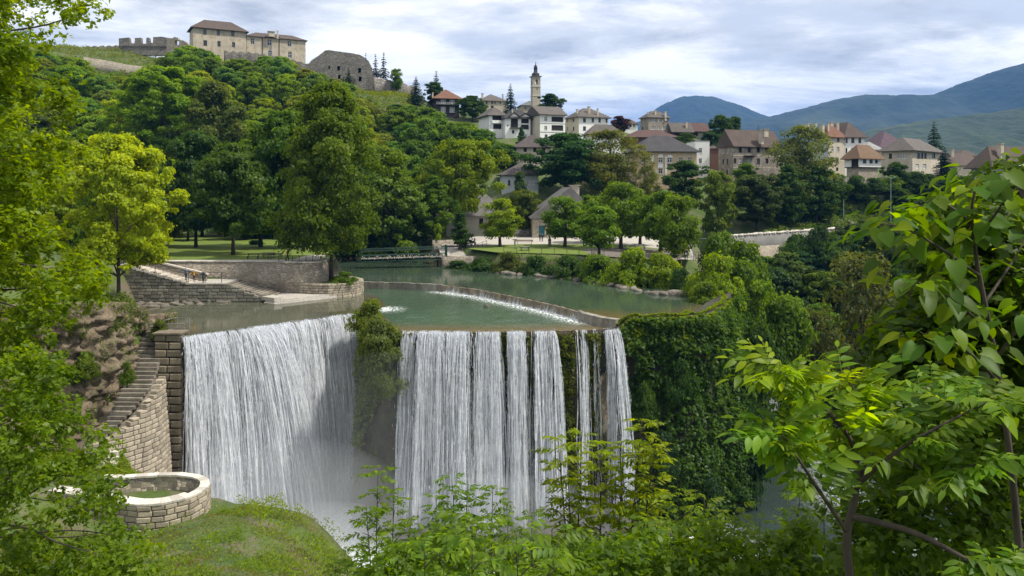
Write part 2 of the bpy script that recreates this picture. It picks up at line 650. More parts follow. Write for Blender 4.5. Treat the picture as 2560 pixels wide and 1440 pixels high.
CTRL = [
    # camera hillside
    (0, -25, 15), (40, -25, 15), (-40, -25, 15), (0, 0, 13.4), (25, 0, 12.5), (-25, 0, 11), (60, 0, 10), (-60, 0, 10),
    (0, 10, 7.6), (12, 10, 7.4), (30, 12, 6), (-14, 12, 6), (0, 20, 0.6), (14, 22, -1), (-14, 22, 0), (-32, 22, 2), (40, 25, -3),
    (2, 35, -9), (16, 37, -11), (-6, 38, -7), (-14, 35, -3.6), (-14, 42, -4.7), (-20, 46, -5.9), (-20.3, 55, -7.0), (-18.4, 54, -7.2), (-24.5, 54, -8.6), (-28, 55.2, -8.5), (-22, 51.5, -7.2),
    (-15.7, 54, -8.1), (-13, 54, -9.0), (-11.3, 54, -9.7), (-9.7, 54, -10.5), (-6, 50, -11.6), (-15, 58, -9.4), (-19, 58.5, -8.4), (-28, 50, -7.6), (-36, 50, -4.0), (-25, 58.5, -8.6), (-31, 62, -7.6), (-37, 66, -7.6), (-47, 64, -4.6),
    (-33, 72, -9.0), (-36.8, 76, -8.2), (-39.5, 75.5, -8.2), (-62, 60, 1), (-80, 50, 6), (-120, 40, 12), (100, -10, 12), (120, 0, 14),
    # left shelf above the sandy cliff
    (-43.4, 83, 3.2), (-45.6, 78.5, 4.0), (-49, 75.5, 4.4), (-56, 72.5, 4.8), (-41.5, 88.5, 1.2), (-47, 92, 2.2), (-53, 98, 3.0), (-60, 104, 4.0),
    (-56, 112, 5.2), (-75, 100, 7), (-95, 90, 12), (-140, 90, 24), (-75, 130, 6), (-110, 140, 14), (-160, 150, 34),
    # fortress hill
    _c(120, 118, 380), _c(220, 125, 370), _c(300, 130, 352), _c(480, 150, 345), _c(600, 165, 338), _c(760, 190, 332), _c(870, 205, 322),
    _c(1000, 228, 318), _c(1090, 262, 310), _c(980, 250, 296), _c(300, 165, 330), _c(400, 170, 326), _c(250, 200, 312), (-115, 250, 38), (-80, 250, 32),
    (-150, 220, 34), (-115, 210, 20), (-75, 205, 12), (-45, 205, 11), (-30, 225, 19), (-30, 250, 27), (-50, 280, 38), (-20, 270, 31), (-95, 300, 55), (-60, 320, 55),
    (-200, 300, 70), (-230, 360, 76), (-120, 400, 66), (-60, 380, 52), (-220, 200, 50),
    # town
    _c(1100, 290, 298), _c(1220, 282, 312), _c(1330, 285, 302), _c(1240, 345, 262), _c(1365, 345, 258), _c(1470, 352, 264), _c(1330, 415, 226),
    _c(1295, 480, 206), _c(1420, 505, 202), _c(1540, 505, 206), _c(1640, 345, 282), _c(1560, 360, 266), _c(1720, 345, 282), _c(1660, 470, 216), _c(1640, 415, 240),
    _c(1870, 465, 228), _c(1780, 400, 262), _c(1850, 390, 280), _c(2090, 445, 252), _c(2160, 462, 238), _c(2280, 458, 246), _c(2420, 450, 262), _c(2530, 500, 180), _c(2380, 490, 215),
    _c(2000, 470, 235), _c(1800, 520, 205), _c(1950, 520, 212),
    # park side, road on the right
    (-16, 198, 7.5), (10, 198, 6.5), (32, 198, 6.5), (46, 190, 4.2), (60, 188, 4.0), (80, 200, 4.4), (100, 203, 5.0), (92, 225, 11), (110, 215, 9.5), (76, 212, 8.0),
    (120, 190, 7), (150, 200, 12), (120, 150, -2), (90, 160, -2), (150, 130, 4), (190, 120, 10), (150, 90, -4), (200, 200, 20), (240, 260, 30), (260, 150, 26), (300, 60, 26),
    # beyond the town
    (0, 400, 30), (80, 360, 26), (160, 360, 22), (80, 440, 10), (0, 480, 14), (-150, 480, 40), (260, 400, 18), (200, 470, 5), (-300, 480, 60), (-340, 250, 80),
    (-320, 100, 60), (-300, 0, 40), (340, 300, 36), (330, 480, 10),
]
CTRL = np.array(CTRL, dtype=float)
_d = np.linalg.norm(CTRL[:, None, :2] - CTRL[None, :, :2], axis=2)
_A = np.zeros((len(CTRL) + 3, len(CTRL) + 3))
_A[:len(CTRL), :len(CTRL)] = _d
_A[:len(CTRL), -3:-1] = CTRL[:, :2]
_A[:len(CTRL), -1] = 1
_A[-3:-1, :len(CTRL)] = CTRL[:, :2].T
_A[-1, :len(CTRL)] = 1
_w = np.linalg.solve(_A, np.concatenate([CTRL[:, 2], np.zeros(3)]))


def base_height(x, y):
    x, y = np.asarray(x, float).ravel(), np.asarray(y, float).ravel()
    out = np.empty(len(x))
    for s in range(0, len(x), 20000):
        xs, ys = x[s:s + 20000], y[s:s + 20000]
        d = np.hypot(xs[:, None] - CTRL[None, :, 0], ys[:, None] - CTRL[None, :, 1])
        out[s:s + 20000] = d @ _w[:-3] + xs * _w[-3] + ys * _w[-2] + _w[-1]
    return out


def poly_mask(x, y, poly, widths):
    """1 inside the polygon, easing to 0 over the width of the nearest edge"""
    inside = np.zeros(len(x), bool)
    best = np.full(len(x), 1e9)
    n = len(poly)
    for i in range(n):
        (x1, y1), (x2, y2) = poly[i][:2], poly[(i + 1) % n][:2]
        c = ((y1 > y) != (y2 > y)) & (x < (x2 - x1) * (y - y1) / (y2 - y1 + 1e-12) + x1)
        inside ^= c
        w = widths[i] if isinstance(widths, (list, tuple)) else widths
        ex, ey = x2 - x1, y2 - y1
        t = np.clip(((x - x1) * ex + (y - y1) * ey) / (ex * ex + ey * ey), 0, 1)
        best = np.minimum(best, np.hypot(x - x1 - t * ex, y - y1 - t * ey) / w)
    return np.where(inside, 1.0, 1 - smooth01(best))


PARK_R = [(-12.6, 154), (-2.9, 145), (8.5, 142), (18.8, 135.5), (27, 129.5), (31, 131), (34.5, 150), (39, 176), (37, 194), (-20, 194), (-17, 172)]
PARK_L = [(-58, 117.6), (-28.4, 117.6), (-26.5, 126), (-31, 146), (-50, 172), (-60, 196), (-92, 196), (-92, 128)]
POND_L = [(-36.5, 82.5), (-20.2, 99.2), (-17.6, 107), (-20.5, 116), (-22.8, 119.5), (-31, 115), (-33, 110.5), (-52, 111), (-51, 104), (-44.7, 95.6), (-38.5, 88)]
POOL = [(-13, 87), (11.6, 89.2), (9.8, 91.2), (6, 100.4), (-1.7, 112.4), (-10.5, 123), (-23.6, 126.6), (-23, 119.5), (-20, 114), (-17.4, 107), (-18, 100), (-15.6, 93)]
RIVER = [(9.8, 91), (11.8, 90.2), (19, 90.6), (25.4, 97.5), (25.2, 104), (24.7, 110), (20, 111.2), (13.7, 124), (6, 133), (-2.8, 139.5), (-9.7, 149), (-13, 155),
         (-18, 168), (-44, 192), (-58, 184), (-34, 153), (-26.5, 134), (-24.2, 127.4), (-10.5, 123.6), (-1.7, 113), (6, 101)]
GORGE = [(-35.2, 81.2, 2), (-19.9, 97.8, 2), (-16.2, 95.0, 2), (-13.4, 85.8, 2), (11.8, 88.0, 2.5), (20, 89.4, 3), (27, 98, 4), (35, 113, 7), (41, 135, 8), (49, 160, 10),
         (57, 178, 10), (67, 176, 12), (61, 150, 30), (57, 125, 38), (64, 100, 34), (108, 70, 30), (160, 40, 12), (150, 8, 22), (70, 45, 26), (30, 58, 26),
         (8, 63, 14), (-3, 65, 6), (-12, 66.5, 5), (-20, 67.5, 5), (-29, 71.5, 5)]


STEP_CUT = [(-37.2, 88), (-40.4, 88), (-41.8, 83.5), (-42.6, 79.5), (-43.8, 76.6), (-46.4, 73.8), (-50, 71.4), (-57, 69.2), (-60, 66), (-47, 65.5), (-39, 69), (-34.8, 74), (-34.6, 82)]


def terrain_h(x, y):
    x, y = np.atleast_1d(np.asarray(x, float)), np.atleast_1d(np.asarray(y, float))
    sh = x.shape
    x, y = x.ravel(), y.ravel()
    h = base_height(x, y)
    h = h + fbm(np.stack([x * 0.09, y * 0.09, x * 0], 1), 4) * np.clip((np.abs(x) + y) / 120, 0.25, 1.6)
    m = poly_mask(x, y, PARK_R, 5.0)
    h = h * (1 - m) + m * (4.3 + (y - 145) * 0.02 - 0.15)
    m = poly_mask(x, y, PARK_L, [0.5, 0.5, 3, 6, 6, 6, 6, 2])
    h = h * (1 - m) + m * 4.85
    m = poly_mask(x, y, STEP_CUT, 0.8)
    h = np.where(m > 0, np.minimum(h, h * (1 - m) + m * np.clip(-0.9 + (y - 87) * 0.72, -9.6, 3)), h)
    for poly, w in ((POND_L, 2.2), (POOL, 1.5), (RIVER, 4.5)):
        m = poly_mask(x, y, poly, w)
        h = h * (1 - m) + m * (-1.6)
    m = poly_mask(x, y, [g[:2] for g in GORGE], [g[2] for g in GORGE])
    h = h * (1 - m) + m * (-24.2)
    return h.reshape(sh)


def H(x, y):
    return float(terrain_h([x], [y])[0])


def grid_axis(segs):
    out = []
    for a, b, s in segs:
        out += list(np.arange(a, b, s))
    return np.array(out + [segs[-1][1]])


gx = grid_axis([(-420, -100, 5), (-100, 110, 1.3), (110, 460, 5)])
gy = grid_axis([(-40, 40, 1.8), (40, 215, 1.3), (215, 560, 3.2)])
GX, GY = np.meshgrid(gx, gy)
GZ = terrain_h(GX, GY)
nx, ny = len(gx), len(gy)
idx = np.arange(nx * ny).reshape(ny, nx)
faces = np.stack([idx[:-1, :-1], idx[:-1, 1:], idx[1:, 1:], idx[1:, :-1]], -1).reshape(-1, 4)
terrain = obj('terrain', mesh_np('terrain', np.stack([GX, GY, GZ], -1).reshape(-1, 3), faces, M_TERRAIN, smooth=True))
tag(terrain, 'wooded river gorge slopes and town hill', 'terrain', kind='structure')

# plain that carries the land on to the mountains
far = MB()
far.add([(-9000, 540, -6), (9000, 540, -6), (9000, 16000, 40), (-9000, 16000, 40)], [(0, 1, 2, 3)])
far.add([(-9000, -2000, -30), (9000, -2000, -30), (9000, 540, -30), (-9000, 540, -30)], [(0, 1, 2, 3)])
tag(far.build('ground', M_TERRAIN), 'valley ground reaching to the mountains', 'ground', kind='structure')


def tri_poly(poly):
    """triangulate a simple polygon in plan with a fine interior grid -> verts2d, tris"""
    from mathutils.geometry import delaunay_2d_cdt
    pts = [Vector(p[:2]) for p in poly]
    dense = []
    for i in range(len(pts)):
        a, b = pts[i], pts[(i + 1) % len(pts)]
        k = max(1, int((b - a).length / 1.5))
        dense += [a.lerp(b, t / k) for t in range(k)]
    n = len(dense)
    xs, ys = [p.x for p in dense], [p.y for p in dense]
    inner = []
    ax = np.arange(min(xs), max(xs), 1.5)
    ay = np.arange(min(ys), max(ys), 1.5)
    AX, AY = np.meshgrid(ax, ay)
    AX, AY = AX.ravel(), AY.ravel()
    m = poly_mask(AX, AY, [(p.x, p.y) for p in dense], 1e-6) > 0.5
    inner = [Vector((x, y)) for x, y in zip(AX[m], AY[m])]
    v, e, f, *_ = delaunay_2d_cdt(dense + inner, [], [list(range(n))], 1, 1e-4)
    return np.array([(p.x, p.y) for p in v]), [t for t in f]


def seg_dist(x, y, pts):
    best = np.full(len(x), 1e9)
    for (x1, y1), (x2, y2) in zip(pts[:-1], pts[1:]):
        ex, ey = x2 - x1, y2 - y1
        t = np.clip(((x - x1) * ex + (y - y1) * ey) / (ex * ex + ey * ey + 1e-9), 0, 1)
        best = np.minimum(best, np.hypot(x - x1 - t * ex, y - y1 - t * ey))
    return best


def water_sheet(name, poly, z, mat, label, shallow=None, foam=None, zfun=None):
    v, f = tri_poly(poly)
    zz = np.full(len(v), float(z)) if zfun is None else zfun(v[:, 0], v[:, 1])
    me = mesh_np(name, np.column_stack([v, zz]), np.array(f), mat, smooth=True,
                 tint=shallow(v[:, 0], v[:, 1]) if shallow else np.zeros(len(v)))
    a = me.attributes.new('foam', 'FLOAT', 'POINT')
    a.data.foreach_set('value', (foam(v[:, 0], v[:, 1]) if foam else np.zeros(len(v))).astype(np.float32))
    o = obj(name, me)
    return tag(o, label, 'water', kind='structure')


LIP_L = [(-34.6, 83.8), (-30, 88.6), (-25, 94.4), (-19.7, 100.3)]
LIP_R = [(-13.6, 87.6), (-8, 87.2), (-2, 87.0), (4, 87.6), (11.8, 89.2)]
WEIR = [(-23.7, 127), (-17, 125.6), (-10.5, 123), (-5.5, 118.3), (-1.7, 112.6), (2.4, 106.4), (6, 100.3), (8.4, 95), (10.4, 91.2), (11.9, 89.8)]
POND_W = [(-34.6, 83.8), (-30, 88.6), (-25, 94.4), (-19.7, 100.3), (-16.8, 107), (-19.5, 116), (-21.5, 121), (-31, 118), (-34, 113), (-53, 113), (-54, 104), (-46, 94), (-38.5, 88), (-36.8, 85.5)]
POOL_W = [(-13.8, 87.6), (-8, 87.2), (-2, 87.0), (4, 87.6), (11.8, 89.2), (10.4, 91.2), (8.4, 95), (6, 100.3), (2.4, 106.4), (-1.7, 112.6), (-5.5, 118.3), (-10.5, 123), (-17, 125.6), (-23.7, 127), (-24, 119), (-19.4, 113), (-17.4, 107), (-17.4, 100), (-15.4, 93)]
RIVER_W = [(11.9, 89.9), (19, 90.4), (26, 97.5), (30, 106), (30, 114), (22, 118), (17, 128), (9, 137), (0, 144), (-8, 153), (-12, 160), (-17, 172), (-44, 196), (-62, 186), (-38, 153), (-27, 134), (-24, 127.2), (-17, 125.8),
           (-10.5, 123.2), (-5.5, 118.5), (-1.7, 112.8), (2.4, 106.6), (6, 100.5), (8.4, 95.2), (10.4, 91.4)]
water_sheet('pond_water', POND_W, 0.05, M_POND, 'still olive pond above the broad left waterfall',
            shallow=lambda x, y: np.clip(1 - seg_dist(x, y, [(-53, 112), (-46, 94), (-38, 86.5)]) / 5, 0, 1) + 0.7 * np.clip(1 - seg_dist(x, y, [(-19.7, 100.3), (-17, 107), (-19.5, 116)]) / 3.2, 0, 1))
water_sheet('pool_water', POOL_W, 0.0, M_POOL, 'rippled turquoise pool between the weir and the right waterfall',
            shallow=lambda x, y: np.clip(1.15 - seg_dist(x, y, LIP_R) / 5.5, 0, 1) * 0.95,
            foam=lambda x, y: np.clip(1.15 - seg_dist(x, y, WEIR[2:8]) / 2.6, 0, 1) * 1.3 + np.clip(1.0 - np.hypot((x + 16.4) / 2.6, (y - 104.5) / 3.4), 0, 1) * 1.5)
water_sheet('river_water', RIVER_W, 1.0, M_RIVER, 'smooth green river above the weir',
            shallow=lambda x, y: np.clip(1.1 - seg_dist(x, y, [(9.5, 93), (12, 90), (19, 90.5), (26, 98)]) / 5.5, 0, 1))
water_sheet('lower_river_water', [(-45, 60), (-20, 55), (5, 52), (40, 35), (160, -5), (190, 45), (110, 85), (72, 110), (70, 150), (75, 185), (50, 185), (36, 140), (32, 112), (24, 96), (10, 92), (-20, 102), (-45, 90)],
            -22.4, M_LOWER, 'churning grey-green river at the foot of the falls',
            foam=lambda x, y: np.clip(1.25 - np.minimum(seg_dist(x, y, [(-32, 80), (-18, 96)]) / 16, seg_dist(x, y, [(-14, 82), (12, 84)]) / 13), 0, 1) * 1.6
            + 0.42 * np.clip(1 - seg_dist(x, y, [(47, 150), (44, 112), (40, 96), (44, 82)]) / 6, 0, 1))


# ---------------------------------------------------------------- mountains
def mountain_material(name, dark, light, meadow, scale):
    t = NT(name)
    c = t.coord()
    n = t.noise(c, scale, 8, 0.62)
    n2 = t.noise(c, scale * 7, 5, 0.7)
    mead = t.ramp(t.noise(c, scale * 0.55, 4, 0.5), [(0.56, 0.0), (0.62, 0.85)])
    col = t.mix(t.ramp(t.math('ADD', t.math('MULTIPLY', n2, 0.6), t.math('MULTIPLY', t.noise(c, scale * 34, 4, 0.7), 0.4)), [(0.38, 0.0), (0.62, 1.0)]), dark, light)
    col = t.mix(t.math('MULTIPLY', mead, t.ramp(n, [(0.4, 0.2), (0.6, 1.0)])), col, meadow)
    return t.done(t.principled(Base_Color=col, Roughness=1.0, Normal=t.bump(n2, 1.0, 1.2 / scale * 0.02)))


def mountain(name, label, ridge, depth, foot, mat, amp, seed, xmarg=2500, nx_=240, ny_=60):
    """ridge: (px, py, D) from the photo; slopes fall to the front and the back"""
    pts = [P(*r) for r in ridge]
    pts = [Vector((pts[0].x - xmarg, pts[0].y, pts[0].z * 0.75))] + pts + [Vector((pts[-1].x + xmarg, pts[-1].y, pts[-1].z * 0.85))]
    xs = np.linspace(pts[0].x, pts[-1].x, nx_)
    rx, ry, rz = (np.array([getattr(p, a) for p in pts]) for a in 'xyz')
    t = np.linspace(-1, 1, ny_)
    X, T = np.meshgrid(xs, t)
    Yr, Zr = np.interp(X, rx, ry), np.interp(X, rx, rz)
    k = np.abs(T)
    prof = np.where(T < 0, 1 - k ** 1.25, 1 - k ** 1.1)
    Y = Yr + T * depth
    nz = fbm(np.stack([X / depth * 5 + seed, Y / depth * 5, X * 0 + seed], -1).reshape(-1, 3), 5).reshape(X.shape)
    rid = 1 - np.abs(fbm(np.stack([X / depth * 3.1 + seed * 3, Y / depth * 2.2, X * 0], -1).reshape(-1, 3), 3).reshape(X.shape)) * 2
    tree = vnoise(np.stack([X / 14.0, Y / 14.0, X * 0], -1).reshape(-1, 3)).reshape(X.shape)
    Z = foot + (Zr - foot) * prof + (nz * amp + rid * amp * 0.7) * np.clip(k * 2.2, 0, 1) * np.clip(prof * 3, 0, 1) + tree * 3.5
    i = np.arange(nx_ * ny_).reshape(ny_, nx_)
    f = np.stack([i[:-1, :-1], i[:-1, 1:], i[1:, 1:], i[1:, :-1]], -1).reshape(-1, 4)
    o = obj(name, mesh_np(name, np.stack([X, Y, Z], -1).reshape(-1, 3), f, mat, smooth=True))
    return tag(o, label, 'mountain', kind='structure')


M_MTN = mountain_material('far_forest', (0.009, 0.018, 0.012), (0.022, 0.038, 0.020), (0.055, 0.07, 0.03), 0.0022)
M_HILL = mountain_material('near_forest', (0.007, 0.016, 0.006), (0.032, 0.055, 0.016), (0.07, 0.09, 0.028), 0.0045)
mountain('dome_mountain', 'blue dome-shaped mountain behind the town', [(1300, 380, 5200), (1520, 335, 5200), (1600, 302, 5200), (1650, 264, 5200), (1700, 243, 5200), (1730, 239, 5200), (1770, 241, 5200), (1810, 253, 5200), (1860, 279, 5200), (1910, 294, 5200), (1980, 325, 5200), (2100, 350, 5200)],
         1900, 0, M_MTN, 60, 2.0, 1200, 420)
mountain('ridge_mountain', 'long blue ridge rising to the right edge', [(1640, 345, 3900), (1800, 318, 3900), (1900, 297, 3900), (1945, 287, 3900), (2010, 270, 3900), (2080, 250, 3900), (2160, 237, 3900), (2220, 237, 3900), (2268, 246, 3900), (2330, 235, 3800), (2400, 207, 3700), (2480, 178, 3600), (2560, 158, 3500), (2700, 120, 3400)],
         1700, 0, M_MTN, 75, 5.0, 1500, 420)
mountain('green_hill', 'green wooded foothill below the ridge', [(1750, 400, 1900), (1950, 372, 1900), (2080, 345, 1900), (2200, 322, 1900), (2330, 298, 1900), (2450, 285, 1850), (2560, 268, 1800), (2750, 240, 1700)],
         900, 0, M_HILL, 34, 9.0, 900, 480, 90)
# ---------------------------------------------------------------- people, motorcycle
zp = lambda x, y: 4.3 + (y - 145) * 0.02
M_SKIN = plain_material('skin', (0.42, 0.24, 0.17), 0.6, 0, 0.1)
M_HAIR = plain_material('dark_hair', (0.03, 0.02, 0.015), 0.7, 0, 0.3)
M_SHOE = plain_material('dark_shoe', (0.03, 0.028, 0.026), 0.7, 0, 0.3)


def cloth(name, c):
    return plain_material(name, c, 0.85, 0, 0.3, 6)


def person_mesh(name, shirt, trousers, arms=((0.06, 0.1), (0.06, 0.1)), stride=0.08, bare_arms=True, look=0.0):
    """one continuous body grown round a skeleton; arms = (sideways swing, forward bend) for left and right"""
    V, E, R, L = [], [], [], []

    def vtx(p, r, lab, prev=None):
        V.append(p)
        R.append(r)
        L.append(lab)
        if prev is not None:
            E.append((prev, len(V) - 1))
        return len(V) - 1
    pel = vtx((0, 0, 0.95), (0.135, 0.10), 1)
    wst = vtx((0, 0, 1.10), (0.125, 0.095), 0, pel)
    chs = vtx((0, 0, 1.30), (0.155, 0.105), 0, wst)
    upc = vtx((0, 0, 1.42), (0.12, 0.085), 0, chs)
    nk = vtx((0, 0.0, 1.50), (0.055, 0.055), 2, upc)
    hd0 = vtx((0, -0.01, 1.57), (0.075, 0.085), 2, nk)
    hd1 = vtx((0, -0.012, 1.66), (0.082, 0.098), 2, hd0)
    hd2 = vtx((0, 0.0, 1.735), (0.062, 0.07), 3, hd1)
    vtx((0, -0.115, 1.635), (0.014, 0.018), 2, hd1)              # nose
    for s in (-1, 1):
        vtx((s * 0.092, 0.005, 1.645), (0.012, 0.022), 2, hd1)    # ear
    for i, s in enumerate((-1, 1)):
        st = stride * s
        hp = vtx((s * 0.095, 0, 0.90), (0.095, 0.10), 1, pel)
        kn = vtx((s * 0.10, -0.5 * st - 0.02, 0.50), (0.066, 0.07), 1, hp)
        an = vtx((s * 0.10, -st + 0.02, 0.09), (0.046, 0.05), 1, kn)
        he = vtx((s * 0.105, -st + 0.03, 0.045), (0.045, 0.045), 4, an)
        vtx((s * 0.12, -st - 0.15, 0.035), (0.042, 0.032), 4, he)
        out, fwd = arms[i]
        sh = vtx((s * 0.185, 0, 1.415), (0.062, 0.062), 0, upc)
        el = vtx((s * (0.215 + out), -0.02 - fwd * 0.25, 1.14 + out * 0.25), (0.045, 0.045), 0, sh)
        wr = vtx((s * (0.225 + out * 1.6), -0.06 - fwd, 0.90 + out * 0.5 + fwd * 0.55), (0.030, 0.032), 2 if bare_arms else 0, el)
        hx, hy, hz = V[wr]
        d = Vector((hx, hy, hz)) - Vector(V[el])
        d.normalize()
        pm = vtx(tuple(Vector(V[wr]) + d * 0.07), (0.022, 0.036), 2, wr)
        for k, (o, ln) in enumerate(((-0.028, 0.075), (-0.010, 0.088), (0.009, 0.082), (0.027, 0.062))):
            b0 = vtx(tuple(Vector(V[pm]) + d * 0.035 + Vector((0, o, 0))), (0.010, 0.010), 2, pm)
            vtx(tuple(Vector(V[pm]) + d * (0.035 + ln) + Vector((-s * 0.012, o, 0))), (0.008, 0.008), 2, b0)
        vtx(tuple(Vector(V[wr]) + d * 0.075 + Vector((-s * 0.012, -0.055, 0))), (0.011, 0.011), 2, wr)
    me = bpy.data.meshes.new(name + '_skeleton')
    me.from_pydata(V, E, [])
    bm = bmesh.new()
    bm.from_mesh(me)
    lay = bm.verts.layers.skin.verify()
    bm.verts.ensure_lookup_table()
    for i, v in enumerate(bm.verts):
        v[lay].radius = R[i]
        v[lay].use_root = (i == 0)
    bm.to_mesh(me)
    bm.free()
    tmp = bpy.data.objects.new('tmp_body', me)
    COL.objects.link(tmp)
    tmp.modifiers.new('skin', 'SKIN')
    ss = tmp.modifiers.new('sub', 'SUBSURF')
    ss.levels = ss.render_levels = 1
    dg = bpy.context.evaluated_depsgraph_get()
    out = bpy.data.meshes.new_from_object(tmp.evaluated_get(dg))
    bpy.data.objects.remove(tmp)
    out.name = name
    out.materials.clear()
    for m in (shirt, trousers, M_SKIN, M_HAIR, M_SHOE):
        out.materials.append(m)
    # colour every face by the bone it grew from
    segs = [(np.array(V[a]), np.array(V[b]), L[b] if L[b] != 3 else 2, L[a]) for a, b in E]
    for f in out.polygons:
        c = np.array(f.center)
        best, lab = 9, 0
        for a, b, lb, la in segs:
            ab = b - a
            t = np.clip(np.dot(c - a, ab) / (np.dot(ab, ab) + 1e-9), 0, 1)
            d = np.linalg.norm(c - a - ab * t)
            if d < best:
                best, lab = d, (lb if t > 0.35 or lb == la else la)
        if lab == 2 and c[2] > 1.55 and (c[2] > 1.70 or (c[1] > 0.02 and c[2] > 1.58)):
            lab = 3
        f.material_index = int(lab)
        f.use_smooth = True
    return out


def person(label, px, py, D, z, shirt, trousers, face=0.0, h=1.74, group=None, **kw):
    me = person_mesh('person', shirt, trousers, **kw)
    o = obj('person', me)
    q = P(px, py, D)
    o.location = (q.x, q.y, z)
    o.rotation_euler = (0, 0, face)
    o.scale = (h / 1.78,) * 3
    return tag(o, label, 'person', group)


c_blue, c_yel, c_navy = cloth('blue_shirt', (0.06, 0.16, 0.32)), cloth('yellow_top', (0.62, 0.33, 0.03)), cloth('navy_cloth', (0.025, 0.05, 0.09))
c_jean, c_black, c_red, c_brown, c_green, c_lilac = cloth('dark_jeans', (0.02, 0.03, 0.055)), cloth('black_cloth', (0.018, 0.017, 0.02)), cloth('red_jacket', (0.28, 0.03, 0.03)), cloth('brown_cloth', (0.09, 0.04, 0.03)), cloth('olive_jacket', (0.05, 0.07, 0.045)), cloth('lilac_top', (0.42, 0.25, 0.38))
person('person in a blue shirt on the steps, leftmost of three', 464, 704, 112.3, 2.93, c_blue, c_jean, 2.6)
person('person in a yellow top with arms spread, on the steps', 485, 709, 112.6, 2.62, c_yel, c_brown, 0.4, stride=0.16, arms=((0.28, 0.15), (0.28, 0.15)))
person('person in dark navy clothes at the landing railing', 508, 711, 111.9, 2.62, c_navy, c_jean, -0.4, bare_arms=False, arms=((0.14, 0.25), (0.06, 0.1)))
person('person in a red jacket beside the promenade benches', 719, 652, 119.8, 4.97, c_red, c_black, 1.2, bare_arms=False, arms=((0.2, 0.3), (0.05, 0.1)), stride=0.12)
person('person in a light blue shirt standing behind the giant tree', 842, 684, 124.0, 2.6, c_blue, c_black, 0.2, arms=((0.05, 0.38), (0.05, 0.38)))
person('left person of the dark-clothed pair by the teal door', 1350, 604, 170, zp(0, 170) + .03, c_black, c_black, 0.3, bare_arms=False)
person('right person of the dark-clothed pair by the teal door', 1356, 604, 169, zp(0, 169) + .03, c_brown, c_black, -0.3, bare_arms=False)
person('person in a dark coat near the path railing', 1712, 645, 133.5, zp(0, 133.5) + .04, c_black, c_black, 2.0, bare_arms=False)
person('person in an olive jacket near the path railing', 1718, 645, 133, zp(0, 133) + .04, c_green, c_jean, -1.0, bare_arms=False, stride=0.1)
person('small child in lilac beside the olive-jacketed person', 1700, 650, 131.5, zp(0, 131.5) + .04, c_lilac, c_lilac, 0.5, h=0.95)


def motorcycle():
    q = P(1183, 606, 160)
    r = empty('motorcycle', (q.x, q.y, zp(0, 160) + 0.05), math.radians(60))
    tyre, rimm, paint = plain_material('tyre_rubber', (0.02, 0.02, 0.02), 0.9), plain_material('bright_rim', (0.5, 0.5, 0.52), 0.3, 0.8), plain_material('blue_grey_paint', (0.12, 0.14, 0.20), 0.3, 0.2)
    for x in (-0.72, 0.72):
        b = MB()
        b.lathe([(0.24, -0.06), (0.32, -0.06), (0.34, 0), (0.32, 0.06), (0.24, 0.06), (0.24, -0.06)], 18)
        w = b.build('wheel', tyre, r)
        w.rotation_euler = (math.pi / 2, 0, 0)
        w.location = (x, 0, 0.34)
        b = MB()
        b.lathe([(0.0, -0.03), (0.24, -0.045), (0.24, 0.045), (0.0, 0.03)], 14)
        obj('rim', b.mesh('rim', rimm), w)
    b = MB()
    b.tube([(-0.45, 0, 0.5), (0.0, 0, 0.55), (0.35, 0, 0.62)], [0.14, 0.2, 0.14], 8)
    b.tube([(0.1, 0, 0.78), (0.38, 0, 0.86), (0.55, 0, 0.8)], [0.1, 0.17, 0.1], 8)
    b.build('body', paint, r, smooth=True)
    b = MB()
    b.hexa([(-0.75, -0.12, 0.74), (0.12, -0.12, 0.76), (0.12, 0.12, 0.76), (-0.75, 0.12, 0.74), (-0.8, -0.1, 0.9), (0.1, -0.1, 0.84), (0.1, 0.1, 0.84), (-0.8, 0.1, 0.9)])
    b.build('seat', tyre, r)
    b = MB()
    b.tube([(0.72, 0, 0.34), (0.55, 0, 0.95), (0.5, 0, 1.08)], 0.045, 6)
    b.tube([(0.42, -0.38, 1.12), (0.5, 0, 1.08), (0.42, 0.38, 1.12)], 0.022, 6)
    b.build('fork', rimm, r)
    b = MB()
    b.hexa([(0.62, -0.2, 0.95), (0.66, 0.2, 0.95), (0.64, 0.2, 0.97), (0.60, -0.2, 0.97), (0.42, -0.16, 1.42), (0.44, 0.16, 1.42), (0.42, 0.16, 1.44), (0.40, -0.16, 1.44)])
    b.build('windscreen', M_GLASS_PALE, r)
    b = MB()
    b.lathe([(0.0, 0.1), (0.09, 0.08), (0.11, 0.0), (0.0, -0.06)], 10)
    hl = b.build('headlight', M_WHITE, r)
    hl.location = (0.66, 0, 0.92)
    hl.rotation_euler = (0, math.pi / 2, 0)
    tag(r, 'parked blue-grey motorcycle at the top of the bridge steps', 'motorcycle')


motorcycle()
# ---------------------------------------------------------------- trees
def norm(v):
    return v / (np.linalg.norm(v, axis=-1, keepdims=True) + 1e-9)


def leaf_faces(pos, nrm, length, width, r, droop=0.0):
    """folded rhombic leaves: 4 verts each"""
    n = len(pos)
    rnd = r.normal(size=(n, 3))
    if droop:
        rnd[:, 2] -= droop * 2
    t = norm(np.cross(np.cross(nrm, rnd), nrm))
    b = np.cross(nrm, t)
    L = (length * (0.7 + 0.6 * r.random(n)))[:, None]
    W = L * width
    p0 = pos - t * L * 0.5
    p2 = pos + t * L * 0.5
    p1 = pos + b * W * 0.5 + nrm * W * 0.18
    p3 = pos - b * W * 0.5 + nrm * W * 0.18
    v = np.stack([p0, p1, p2, p3], 1).reshape(-1, 3)
    f = np.arange(n * 4).reshape(n, 4)
    return v, f


